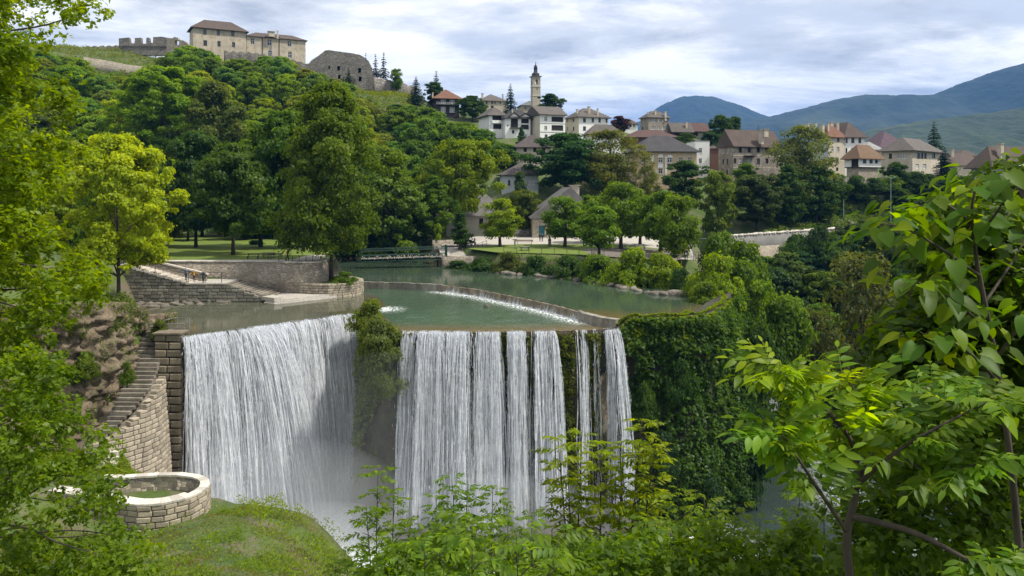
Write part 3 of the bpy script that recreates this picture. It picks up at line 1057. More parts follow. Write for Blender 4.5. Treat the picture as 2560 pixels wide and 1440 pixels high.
def crown_mesh(name, H0, W0, cb, n_cl, n_leaf, leaf, seed, shape='round', cl_r=(0.5, 1.25), mat=None, width=0.62, droop=0.0, lobes=0.3):
    r = np.random.default_rng(seed)
    R = W0 / 2
    # cluster centres spread through the crown, most of them near its surface
    C, CR = [], []
    while len(C) < n_cl:
        u = r.random()
        z = cb + (1 - cb) * u
        a = r.random() * 2 * math.pi
        if shape == 'round':
            pr = math.sqrt(max(0, 1 - (2 * u - 0.85) ** 2 / 1.35))
        elif shape == 'tall':
            pr = (math.sin(math.pi * min(1, u * 0.82 + 0.16))) ** 0.65
        elif shape == 'cone':
            pr = (1 - u) ** 0.75 + 0.08
        elif shape == 'umbrella':
            pr = math.sqrt(max(0, 1 - (1 - u) ** 2.5 * 0.6)) * (1 - 0.55 * max(0, u - 0.7) / 0.3)
        else:
            pr = math.sqrt(max(0, 1 - u ** 2))
        lob = 1 + lobes * math.sin(a * 3 + seed) * math.cos(u * 5 + seed * 2) + lobes * 0.6 * math.sin(a * 5 + u * 7 + seed)
        k = r.random() ** 0.36
        rad = R * pr * lob * k
        cr = r.uniform(*cl_r)
        rad = max(0, rad - cr * 0.45)
        zz = min(H0 * z, H0 - cr * 0.55)
        C.append((rad * math.cos(a), rad * math.sin(a), zz))
        CR.append(cr)
    C, CR = np.array(C), np.array(CR)
    ctint = r.random(n_cl)
    w = CR ** 2
    ci = r.choice(n_cl, n_leaf, p=w / w.sum())
    d = norm(r.normal(size=(n_leaf, 3)) * np.array([1, 1, 0.8]) + np.array([0, 0, 0.42]))
    rr = CR[ci] * (0.35 + 0.72 * r.random(n_leaf) ** 0.55)
    rr = np.where(r.random(n_leaf) < 0.13, rr * r.uniform(1.1, 1.55, n_leaf), rr)
    pos = C[ci] + d * rr[:, None] * np.array([1, 1, 0.62])
    pos += vnoise(pos * 1.3)[:, None] * d * 0.22
    if droop:
        pos[:, 2] -= droop * (rr * 0.8) * r.random(n_leaf)
    cen = np.array([0, 0, H0 * (cb + 1) / 2])
    out = norm(pos - cen)
    nrm = norm(d * 0.55 + out * 0.45 + np.array([0, 0, 0.35]) + r.normal(size=(n_leaf, 3)) * 0.55)
    v, f = leaf_faces(pos, nrm, leaf, width, r, droop)
    tint = np.clip(0.62 * r.random(n_leaf) + 0.50 * ctint[ci] - 0.06, 0, 1)
    return mesh_np(name, v, f, mat or M_LEAF, tint=np.repeat(tint, 4)), C


def trunk_mesh(name, H0, W0, cb, C, seed, limbs=14, r0=0.28):
    r = random.Random(seed)
    b = MB()
    pts, rad = [], []
    n = 7
    ph = r.random() * 6
    for i in range(n):
        t = i / (n - 1)
        pts.append((0.25 * math.sin(t * 3 + ph) * t, 0.25 * math.cos(t * 2.4 + ph) * t, H0 * 0.86 * t - 0.4 * (1 - t)))
        rad.append(r0 * (1.25 if i == 0 else 1) * (1 - 0.88 * t))
    b.tube(pts, rad, 8)
    for k in range(limbs):
        c = C[r.randrange(len(C))]
        z0 = max(H0 * cb * 0.75, c[2] * r.uniform(0.35, 0.7))
        t = z0 / (H0 * 0.86)
        p0 = Vector((0.25 * math.sin(t * 3 + ph) * t, 0.25 * math.cos(t * 2.4 + ph) * t, z0))
        p3 = Vector(c)
        m = p0.lerp(p3, 0.5) + Vector((r.uniform(-.3, .3), r.uniform(-.3, .3), r.uniform(-0.1, 0.7)))
        q = r0 * (1 - 0.88 * t) * 0.55
        b.tube([p0, p0.lerp(m, 0.6) + Vector((0, 0, .1)), m, p3], [q, q * 0.75, q * 0.5, q * 0.15], 5, cap=False)
    me = b.mesh(name, M_BARK, smooth=True)
    return me


def conifer_meshes(name, H0, W0, seed, dense=1.0, cb=0.06, layers=26, mat=None):
    r = np.random.default_rng(seed)
    V, Fc, T = [], [], []
    b = MB()
    b.tube([(0, 0, -0.4), (0, 0, H0 * 0.5), (0, 0, H0 * 0.98)], [0.24, 0.14, 0.02], 7)
    base = 0
    for i in range(layers):
        u = (i + r.random() * 0.5) / layers
        z = H0 * (cb + (1 - cb) * u)
        Lb = W0 / 2 * ((1 - u) ** 0.85 + 0.04) * ((0.85 + 0.3 * r.random()) if layers > 20 else (0.55 + 0.75 * r.random()))
        nb = max(5, int(11 * (1 - u) + 5))
        for k in range(nb):
            a = 2 * math.pi * (k + r.random() * 0.7) / nb
            L = Lb * (0.72 + 0.4 * r.random())
            m = max(4, int(L * 16 * dense))
            s = r.random(m) ** 0.7
            dirv = np.array([math.cos(a), math.sin(a), 0])
            side = np.array([-math.sin(a), math.cos(a), 0])
            pos = dirv * (s * L)[:, None] + side * (r.normal(size=m) * 0.16 * L * (1.1 - s))[:, None]
            pos[:, 2] += z + 0.10 * L - 0.34 * L * s ** 1.4 + r.normal(size=m) * 0.05
            nrm = norm(np.array([0, 0, 1.0]) + dirv * 0.35 + r.normal(size=(m, 3)) * 0.45)
            v, f = leaf_faces(pos, nrm, 0.42, 0.42, r)
            V.append(v)
            Fc.append(f + base)
            T.append(np.repeat(0.15 + 0.75 * r.random(m) * (0.4 + 0.6 * s), 4))
            base += len(v)
            if k % 3 == 0 and L > 0.6:
                b.tube([(0, 0, z), tuple(dirv * L * 0.8 + np.array([0, 0, z - 0.16 * L]))], [0.05, 0.012], 4, cap=False)
    cm = mesh_np(name + '_crown', np.concatenate(V), np.concatenate(Fc), mat or M_NEEDLE, tint=np.concatenate(T))
    return cm, b.mesh(name + '_trunk', M_BARK, smooth=True)


KINDS = {}      # kind -> list of (crown mesh, trunk mesh, H0, W0)


def add_kind(kind, H0, W0, cb, n_cl, n_leaf, leaf, seeds, shape, **kw):
    lst = []
    for s in seeds:
        cm, C = crown_mesh(f'{kind}_crown', H0, W0, cb, n_cl, n_leaf, leaf, s, shape, **kw)
        lst.append((cm, trunk_mesh(f'{kind}_trunk', H0, W0, cb, C, s), H0, W0))
    KINDS[kind] = lst


add_kind('broad', 12, 9.5, 0.20, 125, 20000, 0.42, (11, 12, 13, 14), 'round')
add_kind('fill', 10, 9.5, 0.10, 105, 11000, 0.50, (21, 22, 23, 24), 'round')
add_kind('tall', 16, 9.0, 0.14, 150, 23000, 0.43, (31, 32), 'tall', lobes=0.32)
add_kind('giant', 28, 15.5, 0.16, 270, 56000, 0.46, (41,), 'tall', cl_r=(0.8, 1.8), droop=0.8, lobes=0.3)
add_kind('spread', 19, 14, 0.26, 230, 46000, 0.40, (45,), 'round', cl_r=(0.55, 1.3), lobes=0.28)
add_kind('lime', 13, 13, 0.30, 140, 20000, 0.42, (51, 52), 'umbrella', cl_r=(0.6, 1.3), lobes=0.3)
add_kind('park', 7.5, 6.2, 0.24, 70, 9500, 0.34, (61, 62, 63), 'round', cl_r=(0.6, 1.05), lobes=0.14)
add_kind('loose', 12, 10, 0.12, 95, 11000, 0.36, (71, 72), 'round', cl_r=(0.8, 1.5), lobes=0.35)
add_kind('cone', 6.5, 3.8, 0.14, 55, 6500, 0.28, (81,), 'cone', cl_r=(0.4, 0.75))
add_kind('sapling', 4.2, 2.2, 0.35, 22, 1500, 0.26, (91,), 'round', cl_r=(0.3, 0.55))
add_kind('bush', 3.2, 5.0, 0.02, 55, 8000, 0.27, (101, 102, 103), 'dome', cl_r=(0.55, 1.0))
for k, (h, w, s, d) in {'spruce': (14, 6.5, 5, 1.0), 'pine': (11, 5.0, 6, 0.8)}.items():
    cm, tm = conifer_meshes(k, h, w, s, d, 0.05 if k == 'spruce' else 0.2, 26 if k == 'spruce' else 15)
    KINDS[k] = [(cm, tm, h, w)]
_kc = {}


def tree(name, label, cat, x, y, h, w, kind, color, group=None, z=None, lean=(0, 0), var=None, trunk=True):
    i = _kc.get(kind, 0)
    _kc[kind] = i + 1
    lst = KINDS[kind]
    cm, tm, H0, W0 = lst[(i if var is None else var) % len(lst)]
    z = H(x, y) if z is None else z
    root = empty(name, (x, y, z - 0.05), (i * 2.399) % 6.283)
    root.rotation_euler = (lean[0], lean[1], (i * 2.399) % 6.283)
    root.scale = (w / W0, w / W0, h / H0)
    if trunk:
        obj('trunk', tm, root)
    c = obj('crown', cm, root)
    c.color = (*color, 1)
    tag(root, label, cat, group)
    return root


def ptree(label, px, ptop, pbase, D, wpx, kind, color, name='tree', cat='tree', group=None, z=None, **kw):
    """a tree given by its photo column, top row, base row and distance"""
    b = P(px, pbase, D)
    zg = H(b.x, b.y) if z is None else z
    top = P(px, ptop, D).z
    return tree(name, label, cat, b.x, b.y, max(2.0, top - zg), wpx / F * D, kind, color, group, z=zg, **kw)


def vary(c, amt=0.18):
    k = 1 + random.uniform(-amt, amt)
    y = random.uniform(-amt, amt) * 0.5
    return (max(0.003, c[0] * k * (1 + y)), c[1] * k, max(0.002, c[2] * k * (1 - y)))


C_MID = (0.080, 0.150, 0.018)
C_LIGHT = (0.130, 0.205, 0.018)
C_YEL = (0.235, 0.315, 0.024)
C_DARK = (0.036, 0.080, 0.016)
C_DEEP = (0.026, 0.060, 0.019)
C_OLIVE = (0.084, 0.116, 0.024)
C_CONIF = (0.022, 0.048, 0.024)

# --- distinctive trees
ptree('bright yellow-green tree leaning over the steps at the far left of the pond', 296, 340, 742, 98, 285, 'spread', C_YEL, name='yellow_green_tree')
ptree('giant dark tree on the rounded stone bastion beside the weir', 828, 205, 694, 121, 262, 'giant', (0.075, 0.125, 0.014), name='giant_park_tree', z=2.1)
ptree('bright green big-crowned tree high on the hillside below the fortress bastion', 400, 168, 430, 212, 235, 'spread', (0.12, 0.215, 0.02), var=0)
ptree('olive green rounded tree right of the bright hillside tree', 535, 205, 430, 208, 150, 'tall', C_OLIVE, var=0)
ptree('mid green tree in the park with its trunk above the steps', 490, 330, 622, 150, 150, 'broad', C_DARK, var=1)
ptree('dark tree at the lawn edge with a straight trunk, left of the parked benches', 583, 360, 648, 132, 180, 'broad', (0.052, 0.10, 0.014), var=2)
ptree('dark tree just behind the benches on the left lawn', 652, 310, 628, 150, 170, 'tall', C_MID, var=1)
ptree('leaning thick-trunked dark tree between the lawn and the giant tree', 722, 280, 634, 148, 200, 'broad', (0.055, 0.115, 0.014), var=3, lean=(0, 0.06))
ptree('light green tall tree behind the footbridge', 968, 372, 622, 168, 190, 'tall', (0.085, 0.145, 0.022), var=0)
ptree('slender green tree at the left end of the grey hipped roof', 1085, 440, 610, 172, 95, 'tall', C_MID, var=1)
ptree('lime green spreading tree in front of the grey hipped roof', 1155, 352, 590, 180, 205, 'lime', (0.115, 0.175, 0.012), name='lime_tree', var=0)
ptree('small dark conical tree by the parked motorcycle', 1150, 530, 618, 158, 62, 'cone', C_DARK, name='conical_tree')
ptree('thin staked sapling at the bridge end', 1093, 560, 615, 162, 22, 'sapling', C_LIGHT, name='sapling')
ptree('bright green young tree on the promenade, alone beside the wooden bench', 1250, 497, 622, 158, 100, 'park', (0.13, 0.20, 0.016), var=0)
ptree('dark tree between the grey hipped house and the gabled house', 1308, 475, 590, 186, 85, 'broad', (0.075, 0.11, 0.014), var=1)
ptree('bluish pointed tree in front of the pale blue house', 1300, 432, 560, 197, 62, 'cone', (0.045, 0.085, 0.03), name='conical_tree')
ptree('large round dark green tree beside the beige house', 1415, 335, 545, 203, 175, 'broad', (0.030, 0.078, 0.022), var=2)
ptree('feathery olive tree left of the yellow house', 1528, 328, 545, 207, 175, 'loose', (0.085, 0.105, 0.022), var=0)
ptree('thin olive sapling against the yellow house', 1620, 415, 545, 204, 70, 'loose', (0.11, 0.14, 0.03), var=1)
for i, (px, t, b, D, w, lab) in enumerate([
        (1412, 492, 618, 157, 112, 'leftmost round tree of the plaza row, trunk on the lawn'),
        (1497, 515, 650, 138, 98, 'small round plaza tree nearest the river bank'),
        (1470, 488, 612, 166, 100, 'round plaza tree half hidden behind the small front tree'),
        (1552, 456, 622, 152, 128, 'tallest bright plaza tree in the middle of the row'),
        (1600, 490, 618, 160, 110, 'round plaza tree behind the seats under the trees'),
        (1650, 478, 640, 146, 120, 'broad plaza tree right of the middle one'),
        (1694, 488, 652, 138, 105, 'rightmost plaza tree beside the path to the railing')]):
    ptree(lab, px, t, b, D, w, 'park', vary((0.088, 0.160, 0.018), 0.12), name='plaza_tree', group='round trees on the plaza', var=i)
ptree('dark rounded tree in front of the yellow house right corner', 1712, 402, 545, 205, 112, 'broad', C_DARK, var=3)
ptree('light green tree between the plaza and the ruined grey house', 1792, 430, 600, 188, 105, 'broad', (0.085, 0.135, 0.018), var=0)
ptree('dense dark tree below the ruined grey house', 1892, 438, 600, 196, 130, 'broad', (0.045, 0.072, 0.02), var=1)
ptree('layered dark tree right of the dense one', 1972, 412, 600, 200, 85, 'tall', C_DARK, var=1)
ptree('tall light green tree standing right of the ruined grey house', 2003, 315, 590, 212, 170, 'loose', (0.085, 0.115, 0.028), var=1)
ptree('dark green tree under the tall light green one', 2040, 415, 580, 206, 120, 'broad', C_DARK, var=2)
ptree('dark spruce behind the tan hipped house', 2335, 303, 460, 272, 78, 'spruce', C_CONIF, name='spruce_tree')
ptree('dense dark fir beside the tan hipped house', 2362, 368, 490, 236, 84, 'spruce', (0.020, 0.040, 0.022), name='spruce_tree')
ptree('dark spruce left of the church tower', 1276, 208, 300, 285, 54, 'spruce', C_CONIF, name='spruce_tree')
ptree('round dark tree right of the church tower', 1376, 235, 300, 292, 68, 'broad', C_DEEP, var=0)
ptree('taller of the two pines behind the round ruin', 959, 128, 222, 330, 36, 'pine', (0.016, 0.03, 0.02), name='pine_tree')
ptree('shorter of the two pines behind the round ruin', 939, 133, 215, 332, 33, 'pine', (0.016, 0.03, 0.02), name='pine_tree')
ptree('pine top just showing over the round ruin', 914, 130, 205, 345, 30, 'pine', (0.016, 0.03, 0.02), name='pine_tree')
ptree('small round tree right of the ridge pines', 991, 172, 215, 322, 34, 'park', C_MID, var=1)
ptree('lone dark pine on the ridge above the brown house', 1088, 175, 262, 318, 42, 'pine', (0.018, 0.034, 0.02), name='pine_tree', lean=(0.05, 0))
ptree('green tree under the lone ridge pine', 1085, 205, 275, 312, 48, 'broad', C_DARK, var=1)
ptree('dark blue conifer at the end of the ridge wall', 1040, 190, 290, 300, 50, 'spruce', (0.026, 0.05, 0.028), name='spruce_tree')
ptree('conifer in front of the round ruin', 871, 168, 246, 308, 42, 'pine', (0.03, 0.055, 0.03), name='pine_tree')
ptree('bushy green tree right of the brown house', 1180, 240, 300, 295, 75, 'broad', C_DARK, var=2)
ptree('round dark tree right of the brown roofs', 1800, 288, 395, 272, 62, 'broad', C_DARK, var=3)
ptree('smaller dark tree right of the brown roofs', 1835, 292, 400, 275, 46, 'broad', C_DARK, var=0)
ptree('dark tree in the gap behind the white house', 1775, 330, 420, 255, 58, 'broad', C_DEEP, var=1)
ptree('purple-leaved tree between the white house and the grey block', 1548, 290, 355, 278, 50, 'broad', (0.045, 0.022, 0.026), var=2)
ptree('rounded tree filling the gap behind the yellow house roof', 1716, 334, 420, 246, 70, 'broad', C_DARK, var=2)
ptree('tiny spruce peeping over the ruined grey roof', 1896, 310, 440, 262, 20, 'spruce', C_CONIF, name='spruce_tree')
ptree('green tree in front of the small white oriental house', 2240, 405, 480, 226, 70, 'broad', C_DARK, var=3)
ptree('small fir in front of the double gable white house', 1303, 318, 372, 248, 26, 'cone', C_DARK, name='conical_tree')
ptree('green tree beside the terrace of the ruined grey house', 1865, 408, 500, 215, 62, 'broad', C_MID, var=0)
ptree('olive feathery alder on the far gorge bank', 2150, 640, 1010, 122, 250, 'loose', (0.075, 0.095, 0.026), name='alder_tree', var=0)
ptree('dark alder right of the olive alder', 2290, 690, 1010, 118, 190, 'loose', (0.06, 0.075, 0.02), name='alder_tree', var=1)
ptree('dull green tree low on the gorge bank', 2040, 780, 1050, 118, 170, 'loose', (0.065, 0.085, 0.022), name='alder_tree', var=0)

for k, (px, t, D, w, c) in enumerate([(430, 400, 182, 130, C_LIGHT), (505, 420, 186, 125, C_MID), (575, 400, 190, 140, (0.09, 0.16, 0.02)), (640, 390, 184, 130, (0.08, 0.15, 0.016)), (700, 400, 180, 120, C_MID), (765, 390, 178, 130, C_MID),
                                      (470, 470, 170, 110, C_DARK), (610, 470, 174, 110, C_MID), (905, 400, 182, 130, C_DARK), (960, 480, 178, 120, C_DARK), (1040, 430, 184, 120, C_MID), (1020, 520, 172, 90, C_DARK), (870, 480, 172, 110, C_DARK)]):
    q = P(px, 600, D)
    tree('park_edge_tree', 'dark tree in the row closing the back of the left lawn and bridge', 'tree', q.x, q.y, CZ + (HY - t) / F * D - H(q.x, q.y), w / F * D, 'tall' if k % 2 else 'broad', vary(c, 0.15), 'trees closing the back of the lawn')
for k in range(34):
    px, D = random.uniform(-160, 420), random.uniform(112, 200)
    x, y = (px - CX) / F * D, D
    if x > -58 and y < 165:
        continue
    tree('park_edge_tree', 'green tree in the wood left of the lawn behind the yellow-green tree', 'tree', x, y, random.uniform(9, 16), random.uniform(8, 12), 'fill' if k % 3 else 'broad', vary(random.choice([C_MID, C_LIGHT, C_OLIVE, C_DARK]), 0.2), 'trees of the wood left of the lawn')
for k, (px, t, b_, D, w) in enumerate([(1850, 640, 700, 170, 90), (1905, 640, 720, 166, 100), (1960, 632, 730, 164, 100), (2010, 628, 700, 170, 100), (2065, 605, 720, 170, 100), (2110, 605, 700, 176, 100), (1880, 660, 780, 154, 110), (1940, 670, 790, 152, 110),
                                       (2000, 665, 790, 154, 110), (2055, 680, 800, 150, 120), (1930, 740, 860, 138, 110), (1990, 750, 880, 136, 120), (2050, 760, 880, 134, 120), (2110, 690, 800, 148, 110), (2170, 630, 720, 168, 110), (2230, 620, 720, 165, 120), (1830, 700, 800, 140, 90)]):
    q = P(px, b_, D)
    tree('gorge_tree', 'bushy dark tree on the steep slope below the stone-topped parapet', 'tree', q.x, q.y, P(px, t, D).z - q.z, w / F * D, 'fill', vary(random.choice([C_DARK, C_DEEP, (0.048, 0.09, 0.022), C_MID]), 0.2), 'trees on the slope below the parapet', z=q.z)

# --- the wooded hillside below the fortress
LIM = np.array([(-200, 110), (0, 110), (200, 150), (212, 186), (300, 192), (370, 200), (395, 150), (440, 126), (480, 112), (545, 142), (600, 150), (640, 140), (700, 142), (760, 172), (800, 186), (860, 205), (885, 246),
                (1000, 262), (1060, 268), (1130, 296), (1200, 324), (1280, 372), (1300, 436)], float)
pts = []
cand = np.column_stack([rng.uniform(-215, 2, 6000), rng.uniform(197, 336, 6000)])
for x, y in cand:
    px = CX + x / y * F
    if px < -180 or px > 1275:
        continue
    if any((x - a) ** 2 + (y - b) ** 2 < (7.6 + (y - 195) * 0.012) ** 2 for a, b in pts):
        continue
    pts.append((x, y))
zs = terrain_h([p[0] for p in pts], [p[1] for p in pts])
nh = 0
for (x, y), z in zip(pts, zs):
    px = CX + x / y * F
    if px > 1075 and y < 222:
        continue
    hmax = CZ + (HY - np.interp(px, LIM[:, 0], LIM[:, 1])) / F * y - z
    h = min(random.uniform(8.5, 14.5), hmax)
    if h < 3.2:
        continue
    nh += 1
    c = random.choice([(0.10, 0.18, 0.02), (0.115, 0.19, 0.022), (0.14, 0.215, 0.02), (0.08, 0.15, 0.026), (0.095, 0.17, 0.035), (0.11, 0.15, 0.028), (0.15, 0.20, 0.022)])
    if px > 960:
        c = random.choice([(0.06, 0.125, 0.02), (0.07, 0.135, 0.022), (0.09, 0.16, 0.02)])
    tree('hillside_tree', 'broadleaf tree in the dense wood on the slope under the fortress', 'tree', x, y, h, min(random.uniform(9, 13), h * 1.25), 'fill', vary(c, 0.22),
         'trees of the wooded fortress slope', z=z)

# --- the dark wood across the gorge on the right
pts = []
for x, y in np.column_stack([rng.uniform(40, 190, 4000), rng.uniform(84, 206, 4000)]):
    px = CX + x / y * F
    if px < 1790 or px > 2700:
        continue
    g = 7.0 if y > 130 else 8.0
    if any((x - a) ** 2 + (y - b) ** 2 < g * g for a, b in pts):
        continue
    pts.append((x, y))
zs = terrain_h([p[0] for p in pts], [p[1] for p in pts])
LIM2 = np.array([(1790, 655), (1830, 645), (1960, 632), (2030, 628), (2045, 585), (2110, 605), (2140, 560), (2200, 556), (2300, 560), (2560, 575), (2700, 560)], float)
ng = 0
for (x, y), z in zip(pts, zs):
    px = CX + x / y * F
    if z < -21 or (y > 182 and px < 2120):
        continue
    hmax = CZ + (HY - np.interp(px, LIM2[:, 0], LIM2[:, 1])) / F * y - z
    h = min(random.uniform(9, 15), hmax)
    if h < 3:
        continue
    ng += 1
    c = random.choice([C_DEEP, C_DARK, (0.036, 0.070, 0.022), (0.05, 0.085, 0.02)])
    tree('gorge_tree', 'dark broadleaf tree in the wood across the gorge below the road', 'tree', x, y, h, random.uniform(8, 12), 'fill', vary(c, 0.2), 'trees of the dark gorge wood', z=z)

# --- green cover under and around the right-hand houses
pts = []
for x, y in np.column_stack([rng.uniform(40, 175, 3000), rng.uniform(205, 262, 3000)]):
    px = CX + x / y * F
    if px < 1640 or px > 2620 or any((x - a) ** 2 + (y - b) ** 2 < 36 for a, b in pts):
        continue
    pts.append((x, y))
zs = terrain_h([p[0] for p in pts], [p[1] for p in pts])
LIM3 = np.array([(1640, 500), (1760, 500), (1800, 490), (1850, 462), (1960, 450), (2060, 455), (2120, 470), (2200, 474), (2280, 468), (2330, 455), (2400, 440), (2480, 440), (2620, 440)], float)
ne = 0
for (x, y), z in zip(pts, zs):
    px = CX + x / y * F
    hmax = CZ + (HY - np.interp(px, LIM3[:, 0], LIM3[:, 1])) / F * y - z
    if px > 2060 and px < 2250 and y < 222:
        hmax = min(hmax, 2.0)
    h = min(random.uniform(3.5, 8), hmax)
    if h < 1.2:
        continue
    ne += 1
    tree('embankment_shrub', 'leafy shrub on the green bank below the right-hand houses', 'shrub', x, y, h, min(random.uniform(5.5, 9), h * 2), 'bush' if h < 4.5 else 'fill',
         vary(random.choice([C_DARK, C_DEEP, (0.05, 0.09, 0.02)]), 0.2), 'shrubs on the bank below the houses', z=z)
print('hillside', nh, 'gorge', ng, 'bank', ne)
# ---------------------------------------------------------------- cliffs, falls, weir
def resample(pts, step):
    pts = np.array(pts, float)
    seg = np.linalg.norm(np.diff(pts[:, :2], axis=0), axis=1)
    s = np.concatenate([[0], np.cumsum(seg)])
    n = max(2, int(s[-1] / step) + 1)
    q = np.linspace(0, s[-1], n)
    return np.column_stack([np.interp(q, s, pts[:, k]) for k in range(pts.shape[1])]), q


def plan_normals(p):
    d = np.gradient(p[:, :2], axis=0)
    d /= np.linalg.norm(d, axis=1, keepdims=True) + 1e-9
    n = np.column_stack([d[:, 1], -d[:, 0]])
    k = np.ones(5) / 5
    for i in range(2):
        pad = np.pad(n[:, i], 2, mode='edge')
        n[:, i] = np.convolve(pad, k, 'valid')
    return n / (np.linalg.norm(n, axis=1, keepdims=True) + 1e-9), d


def cliff_grid(path, zbot, step=0.55, amp=0.7, batter=2.0, seed=0.0, flange=2.6, rough=0.22, dz=0.6):
    """path rows: x, y, top z, how far the rock face stands back"""
    p, s = resample(path, step)
    n, _ = plan_normals(p)
    rows = int((p[:, 2].max() - zbot) / dz)
    V = []
    V.append(np.column_stack([p[:, :2] - n * flange, p[:, 2] - 0.5]))
    V.append(np.column_stack([p[:, :2] - n * 0.5, p[:, 2] - 0.02]))
    for r in range(rows + 1):
        u = r / rows
        z = p[:, 2] * (1 - u) + zbot * u
        q = np.column_stack([p[:, 0] * 0.28 + seed, p[:, 1] * 0.28, z * 0.16])
        q2 = np.column_stack([p[:, 0] * 1.1, p[:, 1] * 1.1, z * 0.55 + seed])
        off = (fbm(q, 3) * 1.5 + fbm(q2, 3) * 0.5) * amp * min(1, 0.25 + u * 3) + batter * u ** 1.4 - p[:, 3] * min(1, u * 6)
        off = off + rough * (0.55 * vnoise(np.column_stack([p[:, 0] * 1.9, p[:, 1] * 1.9, z * 2.4 + seed])) + 0.4 * vnoise(np.column_stack([p[:, 0] * 4.3, p[:, 1] * 4.3, z * 4.0 + seed])) - 0.75 * np.abs(vnoise(np.column_stack([p[:, 0] * 0.8, p[:, 1] * 0.8, z * 1.1 + seed * 2])))) * min(1, u * 8)
        V.append(np.column_stack([p[:, :2] + n * off[:, None], z]))
    V = np.array(V)
    R, N = V.shape[:2]
    i = np.arange(R * N).reshape(R, N)
    f = np.stack([i[:-1, :-1], i[1:, :-1], i[1:, 1:], i[:-1, 1:]], -1).reshape(-1, 4)
    return V, f, s


CLIFF_PATH = [(-37.2, 84.6, -0.3, 0.3), (-36.0, 84.3, -0.1, 0.4), (-34.6, 83.8, -0.05, 0.5), (-30, 88.6, -0.05, 0.6), (-25, 94.4, -0.05, 0.6), (-19.7, 100.3, -0.05, 0.5), (-17.6, 99.4, 0.25, 0.0), (-16.4, 95, 0.3, -0.8), (-15.2, 91, 0.3, -0.6),
              (-13.6, 87.6, -0.05, 0.2), (-8, 87.2, -0.08, 0.4), (-2, 87.0, -0.06, 0.4), (4, 87.6, -0.05, 0.4), (9, 88.6, -0.04, 0.4), (11.8, 89.2, 0.2, 0.3), (13.2, 89.6, 1.25, 0.0), (19, 90.2, 1.3, 0.0), (22.6, 92.4, 1.4, 0), (25.6, 97.0, 1.6, 0), (28, 103, 2.0, -0.5),
              (31.5, 112, 2.6, -1), (34.5, 122, 3.6, -1), (37.5, 136, 4.2, 0), (44, 158, 4.0, 0)]
CV, CF, CS = cliff_grid(CLIFF_PATH, -23.6, amp=0.75, batter=2.2)
cliff = obj('cliff', mesh_np('cliff', CV.reshape(-1, 3), CF, M_WETROCK, smooth=True))
tag(cliff, 'dark wet mossy rock face behind and beside the falls', 'cliff', kind='structure')


def cliff_point(s, u):
    """point and outward normal on the cliff at path length s, height fraction u (numpy arrays)"""
    R, N = CV.shape[:2]
    fs = np.clip(np.interp(s, CS, np.arange(N)), 0, N - 1.001)
    fr = np.clip(2 + u * (R - 3), 0, R - 1.001)
    a, b = fr.astype(int), fs.astype(int)
    ta, tb = (fr - a)[:, None], (fs - b)[:, None]
    p = (CV[a, b] * (1 - ta) + CV[a + 1, b] * ta) * (1 - tb) + (CV[a, b + 1] * (1 - ta) + CV[a + 1, b + 1] * ta) * tb
    ds = CV[a, b + 1] - CV[a, b]
    du = CV[a + 1, b] - CV[a, b]
    n = norm(np.cross(du, ds))
    return p, n


_cpath, _cs = resample([c[:2] for c in CLIFF_PATH], 0.25)


def s_at(x, y):
    return float(_cs[np.argmin((_cpath[:, 0] - x) ** 2 + (_cpath[:, 1] - y) ** 2)])


def ivy_patch(name, label, s0, s1, u0, u1, count, leaf, color, seed, lump=1.2, edge=True, cat='ivy', mask=None, freq=0.42):
    r = np.random.default_rng(seed)
    s, u = r.uniform(s0, s1, count), u0 + (u1 - u0) * r.random(count)
    p, n = cliff_point(s, u)
    k = fbm(p * freq + seed, 3)
    k2 = fbm(p * 1.6 + seed * 2, 2)
    keep = np.ones(count, bool)
    if edge:
        e = np.minimum((s - s0) / (s1 - s0), (s1 - s) / (s1 - s0))
        keep &= (e * 7 + fbm(p * 0.5 + 5, 2) * 0.9 > 0.18)
        keep &= (np.clip((u1 - u) * 6, 0, 1) + fbm(p * 0.45 + 9, 2) * 0.8 > 0.2)
    if mask is not None:
        keep &= mask(p, s, u, k)
    p, n, k, k2 = p[keep], n[keep], k[keep], k2[keep]
    m = len(p)
    off = np.clip(0.10 + lump * (k * 0.9 + 0.35) + k2 * 0.35, 0.02, None) * (0.35 + 0.65 * r.random(m))
    pos = p + n * off[:, None] + np.column_stack([np.zeros(m), np.zeros(m), -0.25 * off])
    nr = norm(n * 0.6 + np.array([0, 0, 0.65]) + r.normal(size=(m, 3)) * 0.5)
    v, f = leaf_faces(pos, nr, leaf, 0.7, r, 0.4)
    ti = np.clip(0.5 * r.random(m) + 0.5 * (k2 * 1.2 + 0.5), 0, 1)
    o = obj(name, mesh_np(name, v, f, M_LEAF, tint=np.repeat(ti, 4)))
    o.color = (*color, 1)
    return tag(o, label, cat, kind='stuff')


sR0, sR1 = s_at(11.6, 89.0), s_at(26.5, 99)
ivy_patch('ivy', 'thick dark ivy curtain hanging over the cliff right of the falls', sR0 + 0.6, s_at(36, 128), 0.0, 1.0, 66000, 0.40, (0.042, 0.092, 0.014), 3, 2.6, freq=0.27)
ivy_patch('ivy', 'ivy fringe along the basin rim with sunlight painted in yellow-green', sR0 + 0.4, s_at(27, 101), -0.02, 0.16, 15000, 0.34, (0.105, 0.165, 0.014), 4, 1.0)  # sunlight on the cliff top put into a lighter leaf colour
ivy_patch('ivy', 'grey-green creeper covering the rock pillar between the two falls', s_at(-19.2, 100.2), s_at(-14.2, 88.6), -0.02, 0.7, 20000, 0.36, (0.095, 0.135, 0.035), 5, 1.5, mask=lambda p, s, u, k: (u < 0.42 + 0.45 * k))

